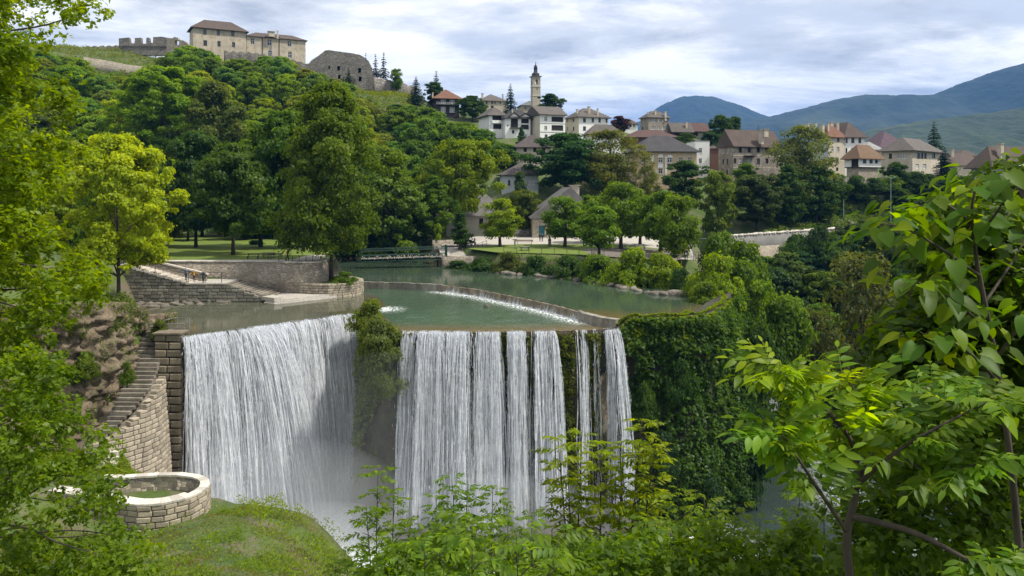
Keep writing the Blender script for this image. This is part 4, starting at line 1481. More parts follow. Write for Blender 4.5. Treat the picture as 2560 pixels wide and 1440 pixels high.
# ---- falling water
def white_water_material(name, alpha):
    t = NT(name)
    us, vt = t.attr('us').outputs['Fac'], t.attr('vt').outputs['Fac']
    cmb = t.n.new('ShaderNodeCombineXYZ')
    t.l.new(t.math('MULTIPLY', us, 2.6), cmb.inputs[0])
    t.l.new(t.math('MULTIPLY', vt, 0.16), cmb.inputs[1])
    n = t.noise(cmb.outputs[0], 1.0, 6, 0.68, 0.35)
    cmb2 = t.n.new('ShaderNodeCombineXYZ')
    t.l.new(t.math('MULTIPLY', us, 5.0), cmb2.inputs[0])
    t.l.new(t.math('MULTIPLY', vt, 1.3), cmb2.inputs[1])
    n2 = t.noise(cmb2.outputs[0], 1.0, 4, 0.7)
    col = t.mix(t.ramp(n2, [(0.35, 0.0), (0.65, 1.0)]), (0.72, 0.76, 0.84), (0.92, 0.94, 0.96))
    d = t.n.new('ShaderNodeBsdfDiffuse')
    t.set(d.inputs[0], col)
    tr = t.n.new('ShaderNodeBsdfTranslucent')
    t.set(tr.inputs[0], (0.85, 0.89, 0.95))
    m = t.n.new('ShaderNodeMixShader')
    m.inputs[0].default_value = 0.3
    t.l.new(d.outputs[0], m.inputs[1])
    t.l.new(tr.outputs[0], m.inputs[2])
    if not alpha:
        tp = t.n.new('ShaderNodeBsdfTransparent')
        mm = t.n.new('ShaderNodeMixShader')
        t.set(mm.inputs[0], t.ramp(n2, [(0.3, 0.35), (0.7, 0.78)]))
        t.l.new(tp.outputs[0], mm.inputs[1])
        t.l.new(m.outputs[0], mm.inputs[2])
        return t.done(mm.outputs[0])
    cov = t.attr('cov').outputs['Fac']
    a = t.math('ADD', n, t.math('MULTIPLY', t.math('SUBTRACT', n2, 0.5), 0.35))
    a = t.math('ADD', a, t.math('MULTIPLY_ADD', cov, 0.62, -0.62))
    a = t.ramp(a, [(0.28, 0.0), (0.66, 0.88)])
    tp = t.n.new('ShaderNodeBsdfTransparent')
    mm = t.n.new('ShaderNodeMixShader')
    t.set(mm.inputs[0], a)
    t.l.new(tp.outputs[0], mm.inputs[1])
    t.l.new(m.outputs[0], mm.inputs[2])
    return t.done(mm.outputs[0])


M_STRAND = white_water_material('falling_water', False)
M_VEIL = white_water_material('falling_water_veil', True)


def fall_path(p0, n, d, v, lat, t, z0, wob=None):
    x = p0[:, None, :] + n[:, None, :] * (v[:, None] * t)[..., None] + d[:, None, :] * (lat[:, None] * t)[..., None]
    z = z0 - 4.6 * np.maximum(t, 0) ** 2
    return np.concatenate([x, z[..., None]], -1)


def falls(name, label, lip, ztop, zbot, bundles, seed, cov_fun, vbase=1.5, fan=1.0):
    """bundles: (x0, x1, strands, v0, v1, lateral) along x of the lip"""
    r = np.random.default_rng(seed)
    root = empty(name, (lip[0][0], lip[0][1], zbot))
    off = np.array([lip[0][0], lip[0][1], zbot])
    lp, s = resample(lip, 0.12)
    nn, dd = plan_normals(lp)
    K = 22
    V, Fc, US, VT = [], [], [], []
    DP, DN = [], []
    base = 0
    for (x0, x1, cnt, v0, v1, lat) in bundles:
        # threads gathered in ropes of very different strength, each rope with its own throw
        nr = max(2, int(cnt / 11))
        rx = r.uniform(x0, x1, nr)
        rw = r.gamma(1.1, 1.0, nr) + 0.12
        rv = r.uniform(v0, v1, nr)
        rl = r.normal(size=nr) * 0.22 * fan
        ro = r.choice(nr, cnt, p=rw / rw.sum())
        sp = 0.035 + 0.085 * np.sqrt(rw[ro])
        dx = r.normal(size=cnt) * sp
        x = np.clip(rx[ro] + dx, x0 - 0.1, x1 + 0.1)
        i = np.clip(np.searchsorted(lp[:, 0], x), 0, len(lp) - 1)
        v = rv[ro] * (1 + r.normal(size=cnt) * 0.10)
        lt = lat + rl[ro] + dx * r.uniform(0.6, 2.4, cnt) * fan + r.normal(size=cnt) * 0.05
        T = np.sqrt((ztop - zbot - r.random(cnt) * 3.0) / 4.6)
        u_ = r.random(cnt)
        start = np.where(u_ < 0.45, 0.0, r.random(cnt) * 0.75)
        end = np.where(r.random(cnt) < 0.5, 1.0, np.minimum(1, start + 0.15 + 0.6 * r.random(cnt)))
        t = (start[:, None] + (end - start)[:, None] * np.linspace(0, 1, K)[None, :]) * T[:, None]
        t[:, 0] = np.where(start == 0, -0.35, t[:, 0])
        path = fall_path(lp[i], nn[i], dd[i], v, lt, t, ztop + 0.07)
        ph = r.random((cnt, 1)) * 50
        q = np.stack([t * 2.6 + ph, t * 0 + ph, t * 0], -1)
        amp = 0.05 + 0.24 * np.clip(t / T[:, None], 0, 1) ** 1.5
        path[..., :2] += dd[i][:, None, :] * (vnoise(q) * amp)[..., None]
        path[..., :2] += nn[i][:, None, :] * (vnoise(q + 31) * amp)[..., None]
        w = (0.012 + 0.05 * r.random(cnt) ** 2.2)[:, None] * (0.7 + 1.1 * np.clip(vnoise(q * 3.1 + 7) + 0.2, -0.55, 1)) * (0.75 + 0.7 * np.clip(t / T[:, None], 0, 1))
        w[:, -1] *= 0.2
        w[:, 0] *= np.where(start == 0, 1.0, 0.2)
        ang = np.array([0.5, 2.6, 4.7]) + r.random() * 0.5
        ring = []
        for a in ang:
            ring.append(path + np.concatenate([dd[i][:, None, :] * (w * math.cos(a))[..., None] + nn[i][:, None, :] * (w * 0.8 * math.sin(a))[..., None], np.zeros_like(w)[..., None]], -1))
        ring = np.stack(ring, 2)                        # cnt,K,3,3
        V.append(ring.reshape(-1, 3))
        idx_ = np.arange(cnt * K * 3).reshape(cnt, K, 3) + base
        for j in range(3):
            a0, a1 = idx_[:, :-1, j], idx_[:, :-1, (j + 1) % 3]
            b0, b1 = idx_[:, 1:, j], idx_[:, 1:, (j + 1) % 3]
            Fc.append(np.stack([a0, a1, b1, b0], -1).reshape(-1, 4))
        US.append(np.repeat(s[i], K * 3))
        VT.append(np.repeat((4.6 * t ** 2).reshape(-1), 3))
        base += cnt * K * 3
        # loose clots of water torn off the ropes
        nd = cnt * 32
        j = r.integers(0, cnt, nd)
        td = (r.random(nd) ** 0.8 * T[j])[:, None]
        pd = fall_path(lp[i[j]], nn[i[j]], dd[i[j]], v[j] * r.normal(1, 0.12, nd), lt[j] + r.normal(size=nd) * 0.12, td, ztop + 0.05)[:, 0]
        pd += r.normal(size=(nd, 3)) * (0.03 + 0.11 * td / 2.1) * np.array([1, 1, 0.6])
        kp = fbm(np.column_stack([s[i[j]] * 0.9, pd[:, 2] * 0.22, s[i[j]] * 0 + seed]), 3) > -0.12 + 0.2 * r.normal(size=nd)
        DP.append(pd[kp])
        DN.append(norm(nn[i[j]] @ np.array([[1, 0, 0], [0, 1, 0]]) + r.normal(size=(nd, 3)) * 0.5)[kp])
    me = mesh_np('strands', np.concatenate(V) - off, np.concatenate(Fc), M_STRAND, smooth=True)
    for nm, arr in (('us', np.concatenate(US)), ('vt', np.concatenate(VT))):
        me.attributes.new(nm, 'FLOAT', 'POINT').data.foreach_set('value', arr.astype(np.float32))
    so = obj('water_strands', me, root)
    so['kind'] = 'stuff'
    DP, DN = np.concatenate(DP), np.concatenate(DN)
    tdir = norm(np.column_stack([r.normal(size=len(DP)) * 0.12, r.normal(size=len(DP)) * 0.12, -np.ones(len(DP))]))
    bdir = norm(np.cross(DN, tdir))
    Ld = (0.05 + 0.22 * r.random(len(DP)) ** 2)[:, None]
    Wd = Ld * (0.22 + 0.25 * r.random(len(DP)))[:, None]
    dv = np.stack([DP - tdir * Ld, DP + bdir * Wd * 0.5, DP + tdir * Ld, DP - bdir * Wd * 0.5], 1).reshape(-1, 3)
    me = mesh_np('clots', dv - off, np.arange(len(dv)).reshape(-1, 4), M_STRAND)
    do = obj('water_clots', me, root)
    do['kind'] = 'stuff'
    # thin veils between the strands
    for layer, (vk, ck, sd) in enumerate(((0.80, 0.94, 1.0), (1.15, 0.78, 9.0))):
        step = 2
        l2, n2_, d2, s2 = lp[::step], nn[::step], dd[::step], s[::step]
        N = len(l2)
        T = math.sqrt((ztop - zbot) / 4.6)
        t = np.concatenate([[-0.5, -0.2], np.linspace(0.0, 1, 34) ** 0.85 * T])
        v = np.full(N, vbase * vk) + fbm(np.column_stack([s2 * 0.35 + sd, s2 * 0, s2 * 0]), 3) * 0.9
        lt = fbm(np.column_stack([s2 * 0.2 + sd * 3, s2 * 0, s2 * 0]), 2) * 0.25
        path = fall_path(l2, n2_, d2, v, lt, np.broadcast_to(t, (N, len(t))), ztop + 0.05)
        q = np.stack([np.broadcast_to(s2[:, None] * 2.4, (N, len(t))), np.broadcast_to(t[None] * 1.0, (N, len(t))), np.full((N, len(t)), sd)], -1)
        path[..., :2] += n2_[:, None, :] * (vnoise(q) * 0.30 * np.clip(t, 0, 1))[..., None]
        ii = np.arange(N * len(t)).reshape(N, len(t))
        f = np.stack([ii[:-1, :-1], ii[1:, :-1], ii[1:, 1:], ii[:-1, 1:]], -1).reshape(-1, 4)
        me = mesh_np('veil', path.reshape(-1, 3) - off, f, M_VEIL, smooth=True)
        cov = np.broadcast_to((cov_fun(l2[:, 0]) * ck)[:, None], (N, len(t))).copy()
        cov = cov + np.clip((t - 0.9) / 1.1, 0, 1)[None] * 0.22 * (cov > 0.2) - 0.16 * np.clip(1 - t / 0.9, 0, 1)[None] + 0.16 * fbm(np.stack([np.broadcast_to(s2[:, None] * 0.5, (N, len(t))), np.broadcast_to(t[None] * 1.1, (N, len(t))), np.full((N, len(t)), sd * 3.3)], -1).reshape(-1, 3), 3).reshape(N, len(t))
        for nm, arr in (('us', np.broadcast_to(s2[:, None] + sd * 7, (N, len(t)))), ('vt', np.broadcast_to((4.6 * np.maximum(t, 0) ** 2)[None] + sd, (N, len(t)))), ('cov', cov)):
            me.attributes.new(nm, 'FLOAT', 'POINT').data.foreach_set('value', np.ascontiguousarray(arr, dtype=np.float32).ravel())
        vo = obj('water_veil', me, root)
        vo['kind'] = 'stuff'
    return tag(root, label, 'waterfall')


def px_x(px, Y=87.5):
    return (px - CX) / F * Y


falls('waterfall', 'broad unbroken white waterfall on the left, wide curtain', LIP_L, 0.0, -22.4,
      [(-34.5, -32.6, 300, 0.7, 1.8, 0.05), (-32.6, -24.5, 1150, 0.8, 2.3, 0.05), (-29.8, -27.4, 420, 2.2, 3.1, 0.6), (-24.5, -19.8, 560, 0.7, 1.9, 0.0)], 1,
      lambda x: 0.90 + 0.08 * np.sin(x * 1.7), 1.5)
RB = [(1006, 1042, 200, 0.5, 1.6, -0.12), (1046, 1106, 420, 1.0, 2.5, 0.12), (1112, 1160, 300, 0.9, 2.2, 0.10), (1166, 1244, 380, 0.7, 1.9, 0.04),
      (1270, 1310, 270, 0.6, 1.6, 0.03), (1330, 1382, 290, 0.7, 1.7, -0.04), (1438, 1466, 48, 0.5, 1.3, -0.06), (1484, 1489, 10, 0.5, 0.9, 0.0), (1508, 1530, 60, 0.5, 1.2, 0.05), (1526, 1548, 70, 0.9, 1.9, 0.4)]
_cov = {0: 0.62, 1: 0.88, 2: 0.84, 3: 0.74, 4: 0.80, 5: 0.78, 6: 0.14, 7: 0.05, 8: 0.25, 9: 0.3}


def cov_right(x):
    px = CX + x / 87.5 * F
    c = np.zeros_like(px)
    for k, (a, b, *_r) in enumerate(RB):
        c = np.maximum(c, _cov[k] * np.clip(np.minimum(px - a + 6, b + 6 - px) / 9, 0, 1))
    return c


falls('waterfall', 'right waterfall broken into separate streams by mossy rock', LIP_R, 0.0, -20.5,
      [(px_x(a), px_x(b), n, v0, v1, l) for a, b, n, v0, v1, l in RB], 2, cov_right, 1.35, 0.4)

# moss hanging in the dry gaps of the right falls
for k, (a, b, u1, cnt) in enumerate([(1250, 1269, 0.55, 900), (1313, 1328, 0.55, 900), (1388, 1436, 0.8, 2600), (1472, 1512, 0.7, 1900)]):
    ivy_patch('moss', ['dark moss strip between the second and third right streams', 'bright moss strip in the middle of the right falls', 'wide mossy rock band right of the middle streams', 'leafy moss cushion beside the last stream'][k],
              s_at(px_x(a), 87.5), s_at(px_x(b), 87.8), 0.01, u1, cnt, 0.30, (0.075, 0.10, 0.010), 20 + k, 0.55, cat='moss', freq=0.9)


ivy_patch('moss', 'ragged moss tufts along the lip of the right falls', s_at(-13.4, 87.6), s_at(11.4, 89.2), -0.005, 0.05, 2600, 0.22, (0.07, 0.085, 0.012), 27, 0.25, cat='moss', freq=1.6, edge=False, mask=lambda p, s, u, k: k > 0.05)
ivy_patch('moss', 'moss and small ferns on the lower rock between the falls', s_at(-19.4, 100.2), s_at(-14.0, 88), 0.25, 0.8, 5000, 0.28, (0.05, 0.07, 0.016), 28, 0.4, cat='moss', freq=0.9, mask=lambda p, s, u, k: k > 0.05)

# boulders at the foot of the right falls
def rock_mesh(name, seed, mat, n=14, m=9, rough=0.28):
    V, Fc = [], []
    for i in range(m + 1):
        th = math.pi * i / m
        for j in range(n):
            ph = 2 * math.pi * j / n
            V.append((math.sin(th) * math.cos(ph), math.sin(th) * math.sin(ph), math.cos(th)))
    V = np.array(V)
    k = 1 + rough * 1.5 * fbm(V * 1.3 + seed * 9.1, 3) + rough * 0.6 * vnoise(V * 3.7 + seed)
    V = V * k[:, None]
    V = np.sign(V) * np.abs(V) ** 0.85
    for i in range(m):
        for j in range(n):
            j2 = (j + 1) % n
            Fc.append((i * n + j, (i + 1) * n + j, (i + 1) * n + j2, i * n + j2))
    return mesh_np(name, V, np.array(Fc), mat, smooth=False)


ROCKS = [rock_mesh('rock', k, M_WETROCK) for k in range(4)]
BROCKS = [rock_mesh('rock', k + 7, M_BANKROCK) for k in range(5)]
for k, (px, x_off, y, sz) in enumerate([(1015, 0, 83.5, 2.2), (1090, 0, 82, 2.8), (1180, 0, 82.5, 2.6), (1290, 0, 83.3, 2.3), (1370, 0, 83.6, 2.6), (1460, 0, 84.5, 2.5), (1560, 0, 85.5, 2.4), (1640, 0, 85.2, 1.8)]):
    o = obj('boulder', ROCKS[k % 4])
    o.location = (px_x(px, y), y, -21.6)
    o.scale = (sz * 1.1, sz * 0.9, sz * 0.75)
    o.rotation_euler = (0.2 * k, 0.1, k)
    tag(o, 'wet dark boulder under the right waterfall', 'boulder', 'boulders under the right falls')

# ---- weir
wp, ws = resample(WEIR, 0.9)
wn_, wd = plan_normals(wp)
weir = empty('weir', (WEIR[0][0], WEIR[0][1], -1))
wo = np.array([WEIR[0][0], WEIR[0][1], -1.0])
stone_me = {}
for i in range(len(wp) - 1):
    a, b = wp[i], wp[i + 1]
    flow = -10.6 < (a[0] + b[0]) / 2 < 8.2
    top = (0.97 if flow else 1.07) + 0.03 * math.sin(i * 2.7)
    if a[0] > 8.2:
        top = 1.02
    hw = 0.27 if a[0] < 8.2 else 0.5
    na, nb = wn_[i], wn_[i + 1]
    m = MB()
    g = 0.012
    A, B = a + (b - a) * g, b - (b - a) * g
    pts8 = [(*(A + na * hw), -0.8), (*(B + nb * hw), -0.8), (*(B - nb * hw), -0.8), (*(A - na * hw), -0.8),
            (*(A + na * hw * 0.8), top), (*(B + nb * hw * 0.8), top), (*(B - nb * hw), top), (*(A - na * hw), top)]
    m.hexa([tuple(np.array(p) - wo) for p in pts8])
    m.build('kerb_stone', M_BLOCK if not flow else M_PILLAR, weir)
# water spilling over the weir
fl = [k for k in range(len(wp)) if -10.6 < wp[k][0] < 8.6]
fp, fs_ = resample([tuple(wp[k]) for k in fl], 0.16)
fn, fd = plan_normals(fp)
prof = [(-0.65, 1.035), (0.1, 1.02), (0.36, 0.93), (0.47, 0.6), (0.55, 0.25), (0.75, 0.06)]
VV = np.array([[(*(fp[k] + fn[k] * (o_ + 0.05 * vnoise([fs_[k] * 3, o_, 0]))), z_) for o_, z_ in prof] for k in range(len(fp))])
ii = np.arange(len(fp) * len(prof)).reshape(len(fp), len(prof))
me = mesh_np('spill', VV.reshape(-1, 3) - wo, np.stack([ii[:-1, :-1], ii[1:, :-1], ii[1:, 1:], ii[:-1, 1:]], -1).reshape(-1, 4), M_VEIL, smooth=True)
for nm, arr in (('us', np.repeat(fs_ * 1.0, len(prof))), ('vt', np.tile([0, .1, .4, 1, 1.5, 2.0], len(fp))), ('cov', np.tile([0.25, 0.3, 0.5, 0.62, 0.8, 1.05], len(fp)) + np.repeat(0.12 * np.sin(fs_ * 0.8), len(prof)))):
    me.attributes.new(nm, 'FLOAT', 'POINT').data.foreach_set('value', arr.astype(np.float32))
so = obj('spilling_water', me, weir)
so['kind'] = 'stuff'
tag(weir, 'long curved stone weir with thin water spilling over it', 'weir')
o = obj('river_rock', BROCKS[0])
o.location = G(1217, 769, 0.0) - Vector((0, 0, 0.1))
o.scale = (0.42, 0.36, 0.55)
tag(o, 'small mossy rock standing in the turquoise pool', 'rock')


# ---- spray at the foot of the falls
def mist(label, c, s, density):
    t = NT('spray')
    pv = t.n.new('ShaderNodeVolumePrincipled')
    pv.inputs['Color'].default_value = (0.93, 0.96, 1.0, 1)
    pv.inputs['Density'].default_value = density
    pv.inputs['Anisotropy'].default_value = 0.2
    t.l.new(pv.outputs[0], t.out.inputs['Volume'])
    bm = bmesh.new()
    bmesh.ops.create_icosphere(bm, subdivisions=3, radius=1)
    me_ = bpy.data.meshes.new('mist')
    bm.to_mesh(me_)
    bm.free()
    o_ = obj('mist', me_, None, t.m)
    o_.location = c
    o_.scale = s
    return tag(o_, label, 'mist', kind='stuff')


mist('white spray cloud at the foot of the broad left waterfall', (-22.5, 84.5, -20.5), (13, 9, 9.5), 0.035)
mist('lower dense spray under the left waterfall', (-20, 83, -22.5), (11, 8, 5), 0.06)
mist('thin spray at the foot of the right streams', (-1, 82.8, -20.5), (14, 5.5, 6.5), 0.04)
mist('drifting spray between the two falls', (-13, 82, -14), (15, 8, 13), 0.006)
# ---------------------------------------------------------------- walls, steps and terraces on the left bank
def jit(a):
    return random.uniform(-a, a)


def block_mesh(L, Hh, D, k=0):
    """a rough-dressed block, front face at -y"""
    r = random.Random(k * 31 + int(L * 100))
    b = MB()
    e = 0.03
    q = lambda: r.uniform(-0.02, 0.02)
    p = [(-L / 2 + e + q(), -D / 2 + q(), -Hh / 2 + e), (L / 2 - e + q(), -D / 2 + q(), -Hh / 2 + e), (L / 2, D / 2, -Hh / 2), (-L / 2, D / 2, -Hh / 2),
         (-L / 2 + e + q(), -D / 2 + q(), Hh / 2 - e + q()), (L / 2 - e + q(), -D / 2 + q(), Hh / 2 - e + q()), (L / 2, D / 2, Hh / 2), (-L / 2, D / 2, Hh / 2)]
    b.hexa(p)
    b.add([(-L / 2 + e * 2.2, -D / 2 - 0.035, -Hh / 2 + e * 2.2), (L / 2 - e * 2.2, -D / 2 - 0.035, -Hh / 2 + e * 2.2), (L / 2 - e * 2.2, -D / 2 - 0.035, Hh / 2 - e * 2.2), (-L / 2 + e * 2.2, -D / 2 - 0.035, Hh / 2 - e * 2.2),
           p[0], p[1], p[5], p[4]], [(0, 1, 2, 3), (4, 5, 1, 0), (5, 6, 2, 1), (6, 7, 3, 2), (7, 4, 0, 3)])
    return b


def block_set(mat, n=6, L=1.0, Hh=0.42, D=0.5):
    return [block_mesh(L, Hh, D, k).mesh('block', mat) for k in range(n)]


BL_GREY = block_set(M_BLOCK)
BL_BROWN = block_set(M_PILLAR)
BL_PALE = block_set(stone_material('pale_wall_block', (0.30, 0.25, 0.185), (0.50, 0.44, 0.35), 2.0, 0.12))


def lay_blocks(root, meshes, path, zbot, ztop, course=0.42, length=(0.65, 1.25), batter=0.0, skip_above=None, name='block', depth=0.45, limit=300):
    """courses of separate blocks along a plan path (front side = right-hand normal); ztop may be a function of path length"""
    p, s = resample(path, 0.1)
    n, d = plan_normals(p)
    tot = s[-1]
    zt = ztop if callable(ztop) else (lambda q: ztop)
    z = zbot
    k = 0
    cnt = 0
    zmax = max(zt(q) for q in np.linspace(0, tot, 60))
    while z < zmax - 0.05:
        q = -random.uniform(0, 0.5)
        while q < tot:
            L = random.uniform(*length)
            a, b = max(0, q), min(tot, q + L)
            q += L
            mid = (a + b) / 2
            if b - a < 0.15 or z > zt(mid) - 0.05:
                continue
            hh = min(course, zt(mid) - z)
            if hh < 0.08:
                continue
            x, y = np.interp(mid, s, p[:, 0]), np.interp(mid, s, p[:, 1])
            nx_, ny_ = np.interp(mid, s, n[:, 0]), np.interp(mid, s, n[:, 1])
            off = -batter * (z - zbot) - depth / 2 + jit(0.025)
            o = obj(name, meshes[k % len(meshes)], root)
            o.location = Vector((x + nx_ * off, y + ny_ * off, z + hh / 2)) - root.location
            o.rotation_euler = (0, 0, math.atan2(nx_, -ny_))
            o.scale = ((b - a) * 0.985, depth / 0.5, hh / 0.42 * 0.985)
            k += 1
            cnt += 1
        z += course
    return cnt


def sweep_wall(name, path, width, z0, z1, mat, parent, off=(0, 0, 0), front=0.0):
    """solid wall along a plan path; z0,z1 numbers or functions of path length; body lies behind the front line"""
    p, s = resample(path, 0.5)
    n, _ = plan_normals(p)
    f0 = z0 if callable(z0) else (lambda q: z0)
    f1 = z1 if callable(z1) else (lambda q: z1)
    V = []
    for k in range(len(p)):
        a, b = p[k] + n[k] * front, p[k] - n[k] * width
        V += [(*a, f0(s[k])), (*a, f1(s[k])), (*b, f1(s[k])), (*b, f0(s[k]))]
    V = np.array(V) - np.array(off)
    N = len(p)
    i = np.arange(N * 4).reshape(N, 4)
    f = np.concatenate([np.stack([i[:-1, j], i[:-1, (j + 1) % 4], i[1:, (j + 1) % 4], i[1:, j]], -1) for j in range(4)])
    f = np.concatenate([f[:, ::-1], [i[0]], [i[-1][::-1]]])
    me = mesh_np(name, V, f, mat)
    return obj(name, me, parent)


# --- tall rubble retaining wall behind the landing
W1 = [(-60, 117.0), (-50, 116.9), (-40, 117.2), (-33.6, 117.0), (-30.4, 116.2), (-28.4, 117.2), (-27.6, 120.5), (-28.2, 124)]
rw = empty('retaining_wall', (-40, 117, 0))
sweep_wall('wall', W1, 0.9, -0.6, lambda q: 5.15 - 0.006 * q, M_RUBBLE, rw, (-40, 117, 0))
p_, s_ = resample(W1, 1.0)
n_, _ = plan_normals(p_)
for k in range(len(p_) - 1):
    a, b = p_[k], p_[k + 1]
    m = MB()
    zt = 5.15 - 0.006 * s_[k]
    g = (b - a) * 0.012
    pts8 = [(*(a + g + n_[k] * 0.06), zt), (*(b - g + n_[k + 1] * 0.06), zt), (*(b - g - n_[k + 1] * 0.85), zt), (*(a + g - n_[k] * 0.85), zt)]
    pts8 += [(x, y, z + 0.14 + jit(0.012)) for x, y, z in pts8]
    m.hexa([tuple(np.array(q) - np.array((-40, 117, 0))) for q in pts8])
    m.build('coping_slab', M_COPING if k % 4 else M_PAVE, rw)
tag(rw, 'tall rubble retaining wall below the left lawn', 'wall')

# --- front wall of cut blocks under the flight of steps
zf = lambda q: float(np.interp(q, [0, 2.0, 9.8, 14.6, 20.3, 22.5], [5.2, 5.0, 2.6, 2.6, 0.72, 0.72]))
W2 = [(-54.6, 111.2), (-45, 111.0), (-38, 110.9), (-32.4, 110.6)]
bw = empty('block_wall', (-45, 111, -0.5))
nb = lay_blocks(bw, BL_GREY, W2, -0.35, zf, 0.44, (0.6, 1.35))
core = sweep_wall('wall_core', [(a, b + 0.25) for a, b in W2], 0.6, -0.6, lambda q: zf(q) - 0.12, M_PILLAR, bw, (-45, 111, -0.5))
tag(bw, 'mossy cut-block wall rising from the pond under the steps', 'wall')
print('block wall', nb)

# --- upper flight, landing, lower flight
st = empty('stairway', (-45, 112.5, 0))


def add_step(root, x0, x1, y0, y1, ztop, th, mat, name='step'):
    b = MB()
    b.box(((x0 + x1) / 2 - root.location.x, (y0 + y1) / 2 - root.location.y, ztop - th / 2 - root.location.z), (x1 - x0, y1 - y0, th))
    o = b.build(name, mat, root)
    return o


nst = 17
for k in range(nst):
    x0 = -54.4 + k * 0.57
    add_step(st, x0 + 0.006, x0 + 0.60, 110.95 + jit(0.05), 113.9, 5.25 - k * 0.158, 0.26, M_STEP)
add_step(st, -44.75, -39.9, 111.0, 116.7, 2.62, 0.25, M_PAVE, 'landing')
nst2 = 12
for k in range(nst2):
    x0 = -39.88 + k * 0.52
    add_step(st, x0 + 0.006, x0 + 0.56, 111.0 + jit(0.04), 116.6, 2.50 - k * 0.155, 0.26, M_STEP_DARK)
sweep_wall('step_body', [(-54.4, 111.3), (-33.6, 111.0)], 5.4, -0.5, lambda q: float(np.interp(q, [0, 9.7, 14.4, 21], [4.9, 2.34, 2.34, 0.3])), M_PILLAR, st, (-45, 112.5, 0))
tag(st, 'flight of pale stone steps descending along the wall to a landing', 'steps')
# slanting pale rail on a low inner wall
sl = empty('sloping_parapet', (-48, 115, 2))
sweep_wall('wall', [(-54.2, 114.0), (-43.6, 114.0)], 0.45, 1.5, lambda q: float(np.interp(q, [0, 10.6], [6.1, 3.5])), M_RUBBLE, sl, (-48, 115, 2))
m = MB()
pts8 = [(-54.3, 113.9, 6.12), (-43.4, 113.9, 3.48), (-43.4, 114.55, 3.48), (-54.3, 114.55, 6.12)]
m.hexa([tuple(np.array(q) - np.array((-48, 115, 2))) for q in pts8 + [(x, y, z + 0.2) for x, y, z in pts8]])
m.build('sloping_coping', M_COPING, sl)
tag(sl, 'low parapet with a pale sloping coping beside the steps', 'parapet')

# --- water-level platform with stepped edge
pf = empty('platform', (-30, 113, 0))
for k, (gr, zt) in enumerate(((0.0, 0.55), (0.45, 0.36), (0.9, 0.17))):
    base = [(-34.0, 110.55 - gr), (-32.5 + gr * 0.4, 109.2 - gr * 0.9), (-31.3 + gr * 0.3, 109.9 - gr), (-25.4 + gr * 0.3, 116.2 - gr), (-28, 117.6), (-34.0, 117.2)]
    b = MB()
    o3 = np.array((-30, 113, 0))
    n6 = len(base)
    b.add([tuple(np.array((x, y, zt)) - o3) for x, y in base] + [tuple(np.array((x, y, -0.8)) - o3) for x, y in base],
          [tuple(range(n6))] + [(i, n6 + i, n6 + (i + 1) % n6, (i + 1) % n6) for i in range(n6)])
    b.build('slab', M_PAVE, pf)
b = MB()
o3 = np.array((-30, 113, 0))
b.hexa([tuple(np.array(q) - o3) for q in [(-34.6, 110.45, 0.4), (-32.4, 109.0, 0.4), (-31.6, 109.9, 0.4), (-33.6, 112.6, 0.4), (-34.6, 110.45, 0.86), (-32.4, 109.0, 0.86), (-31.6, 109.9, 0.86), (-33.6, 112.6, 0.86)]])
b.build('ledge', M_COPING, pf)
tag(pf, 'low stone platform stepping into the pond', 'platform')

# --- rounded bastion with the giant tree
BAST = [(-31.0, 116.4), (-28.6, 115.4), (-26.4, 115.2), (-24.4, 116.2), (-22.9, 118.2), (-22.4, 120.6), (-23.0, 123.2), (-24.6, 125.6), (-26.8, 128)]
ba = empty('bastion', (-26, 121, -0.5))
nb = lay_blocks(ba, BL_PALE, BAST, -0.35, lambda q: 2.05, 0.34, (0.5, 1.0))
sweep_wall('bastion_core', [(a, b) for a, b in BAST], 0.7, -0.6, 2.0, M_RUBBLE_PALE, ba, (-26, 121, -0.5), front=-0.25)
b = MB()
b.add([(x + 26, y - 121, 2.42) for x, y in [(-28.4, 117.0), (-26.6, 116.0), (-24.8, 116.9), (-23.6, 118.8), (-23.2, 120.8), (-23.8, 123.4), (-25.2, 125.6), (-28, 126)]], [tuple(range(8))])
b.build('soil', M_TERRAIN, ba)
tag(ba, 'rounded rubble bastion at the pond corner carrying the giant tree', 'wall')
print('bastion', nb)

# --- pillar left of the broad falls
pl = empty('stone_pillar', (-36, 84, -16))
nb = 0
for r_ in range(20):
    z0 = 0.35 - (r_ + 1) * 0.80
    k = r_ / 19
    xl, xr = -37.6 + 1.55 * k, -34.75 + 0.55 * k
    yf = 84.0 - 1.5 * k
    for (a, b_) in ((xl, xl + (xr - xl) * (0.44 + 0.1 * (r_ % 2))), (xl + (xr - xl) * (0.44 + 0.1 * (r_ % 2)), xr)):
        o = obj('block', BL_BROWN[nb % 6], pl)
        o.location = Vector(((a + b_) / 2, yf + 0.5 + jit(0.04), z0 + 0.4)) - pl.location
        o.scale = ((b_ - a) * 0.985, 2.0, 0.80 / 0.42 * 0.985)
        o.rotation_euler = (0, 0, jit(0.02))
        nb += 1
    o = obj('side_block', BL_BROWN[nb % 6], pl)
    o.location = Vector((xl + 0.3, yf + 2.2, z0 + 0.4)) - pl.location
    o.rotation_euler = (0, 0, -math.pi / 2)
    o.scale = (2.3, 1.2, 0.80 / 0.42 * 0.985)
b = MB()
b.box((-36.2 - pl.location.x, 84.9 - pl.location.y, 0.42 - pl.location.z), (3.0, 2.2, 0.16))
b.build('cap_slab', M_PILLAR, pl)
tag(pl, 'tall pillar of brown cut blocks at the left edge of the broad falls', 'pillar')

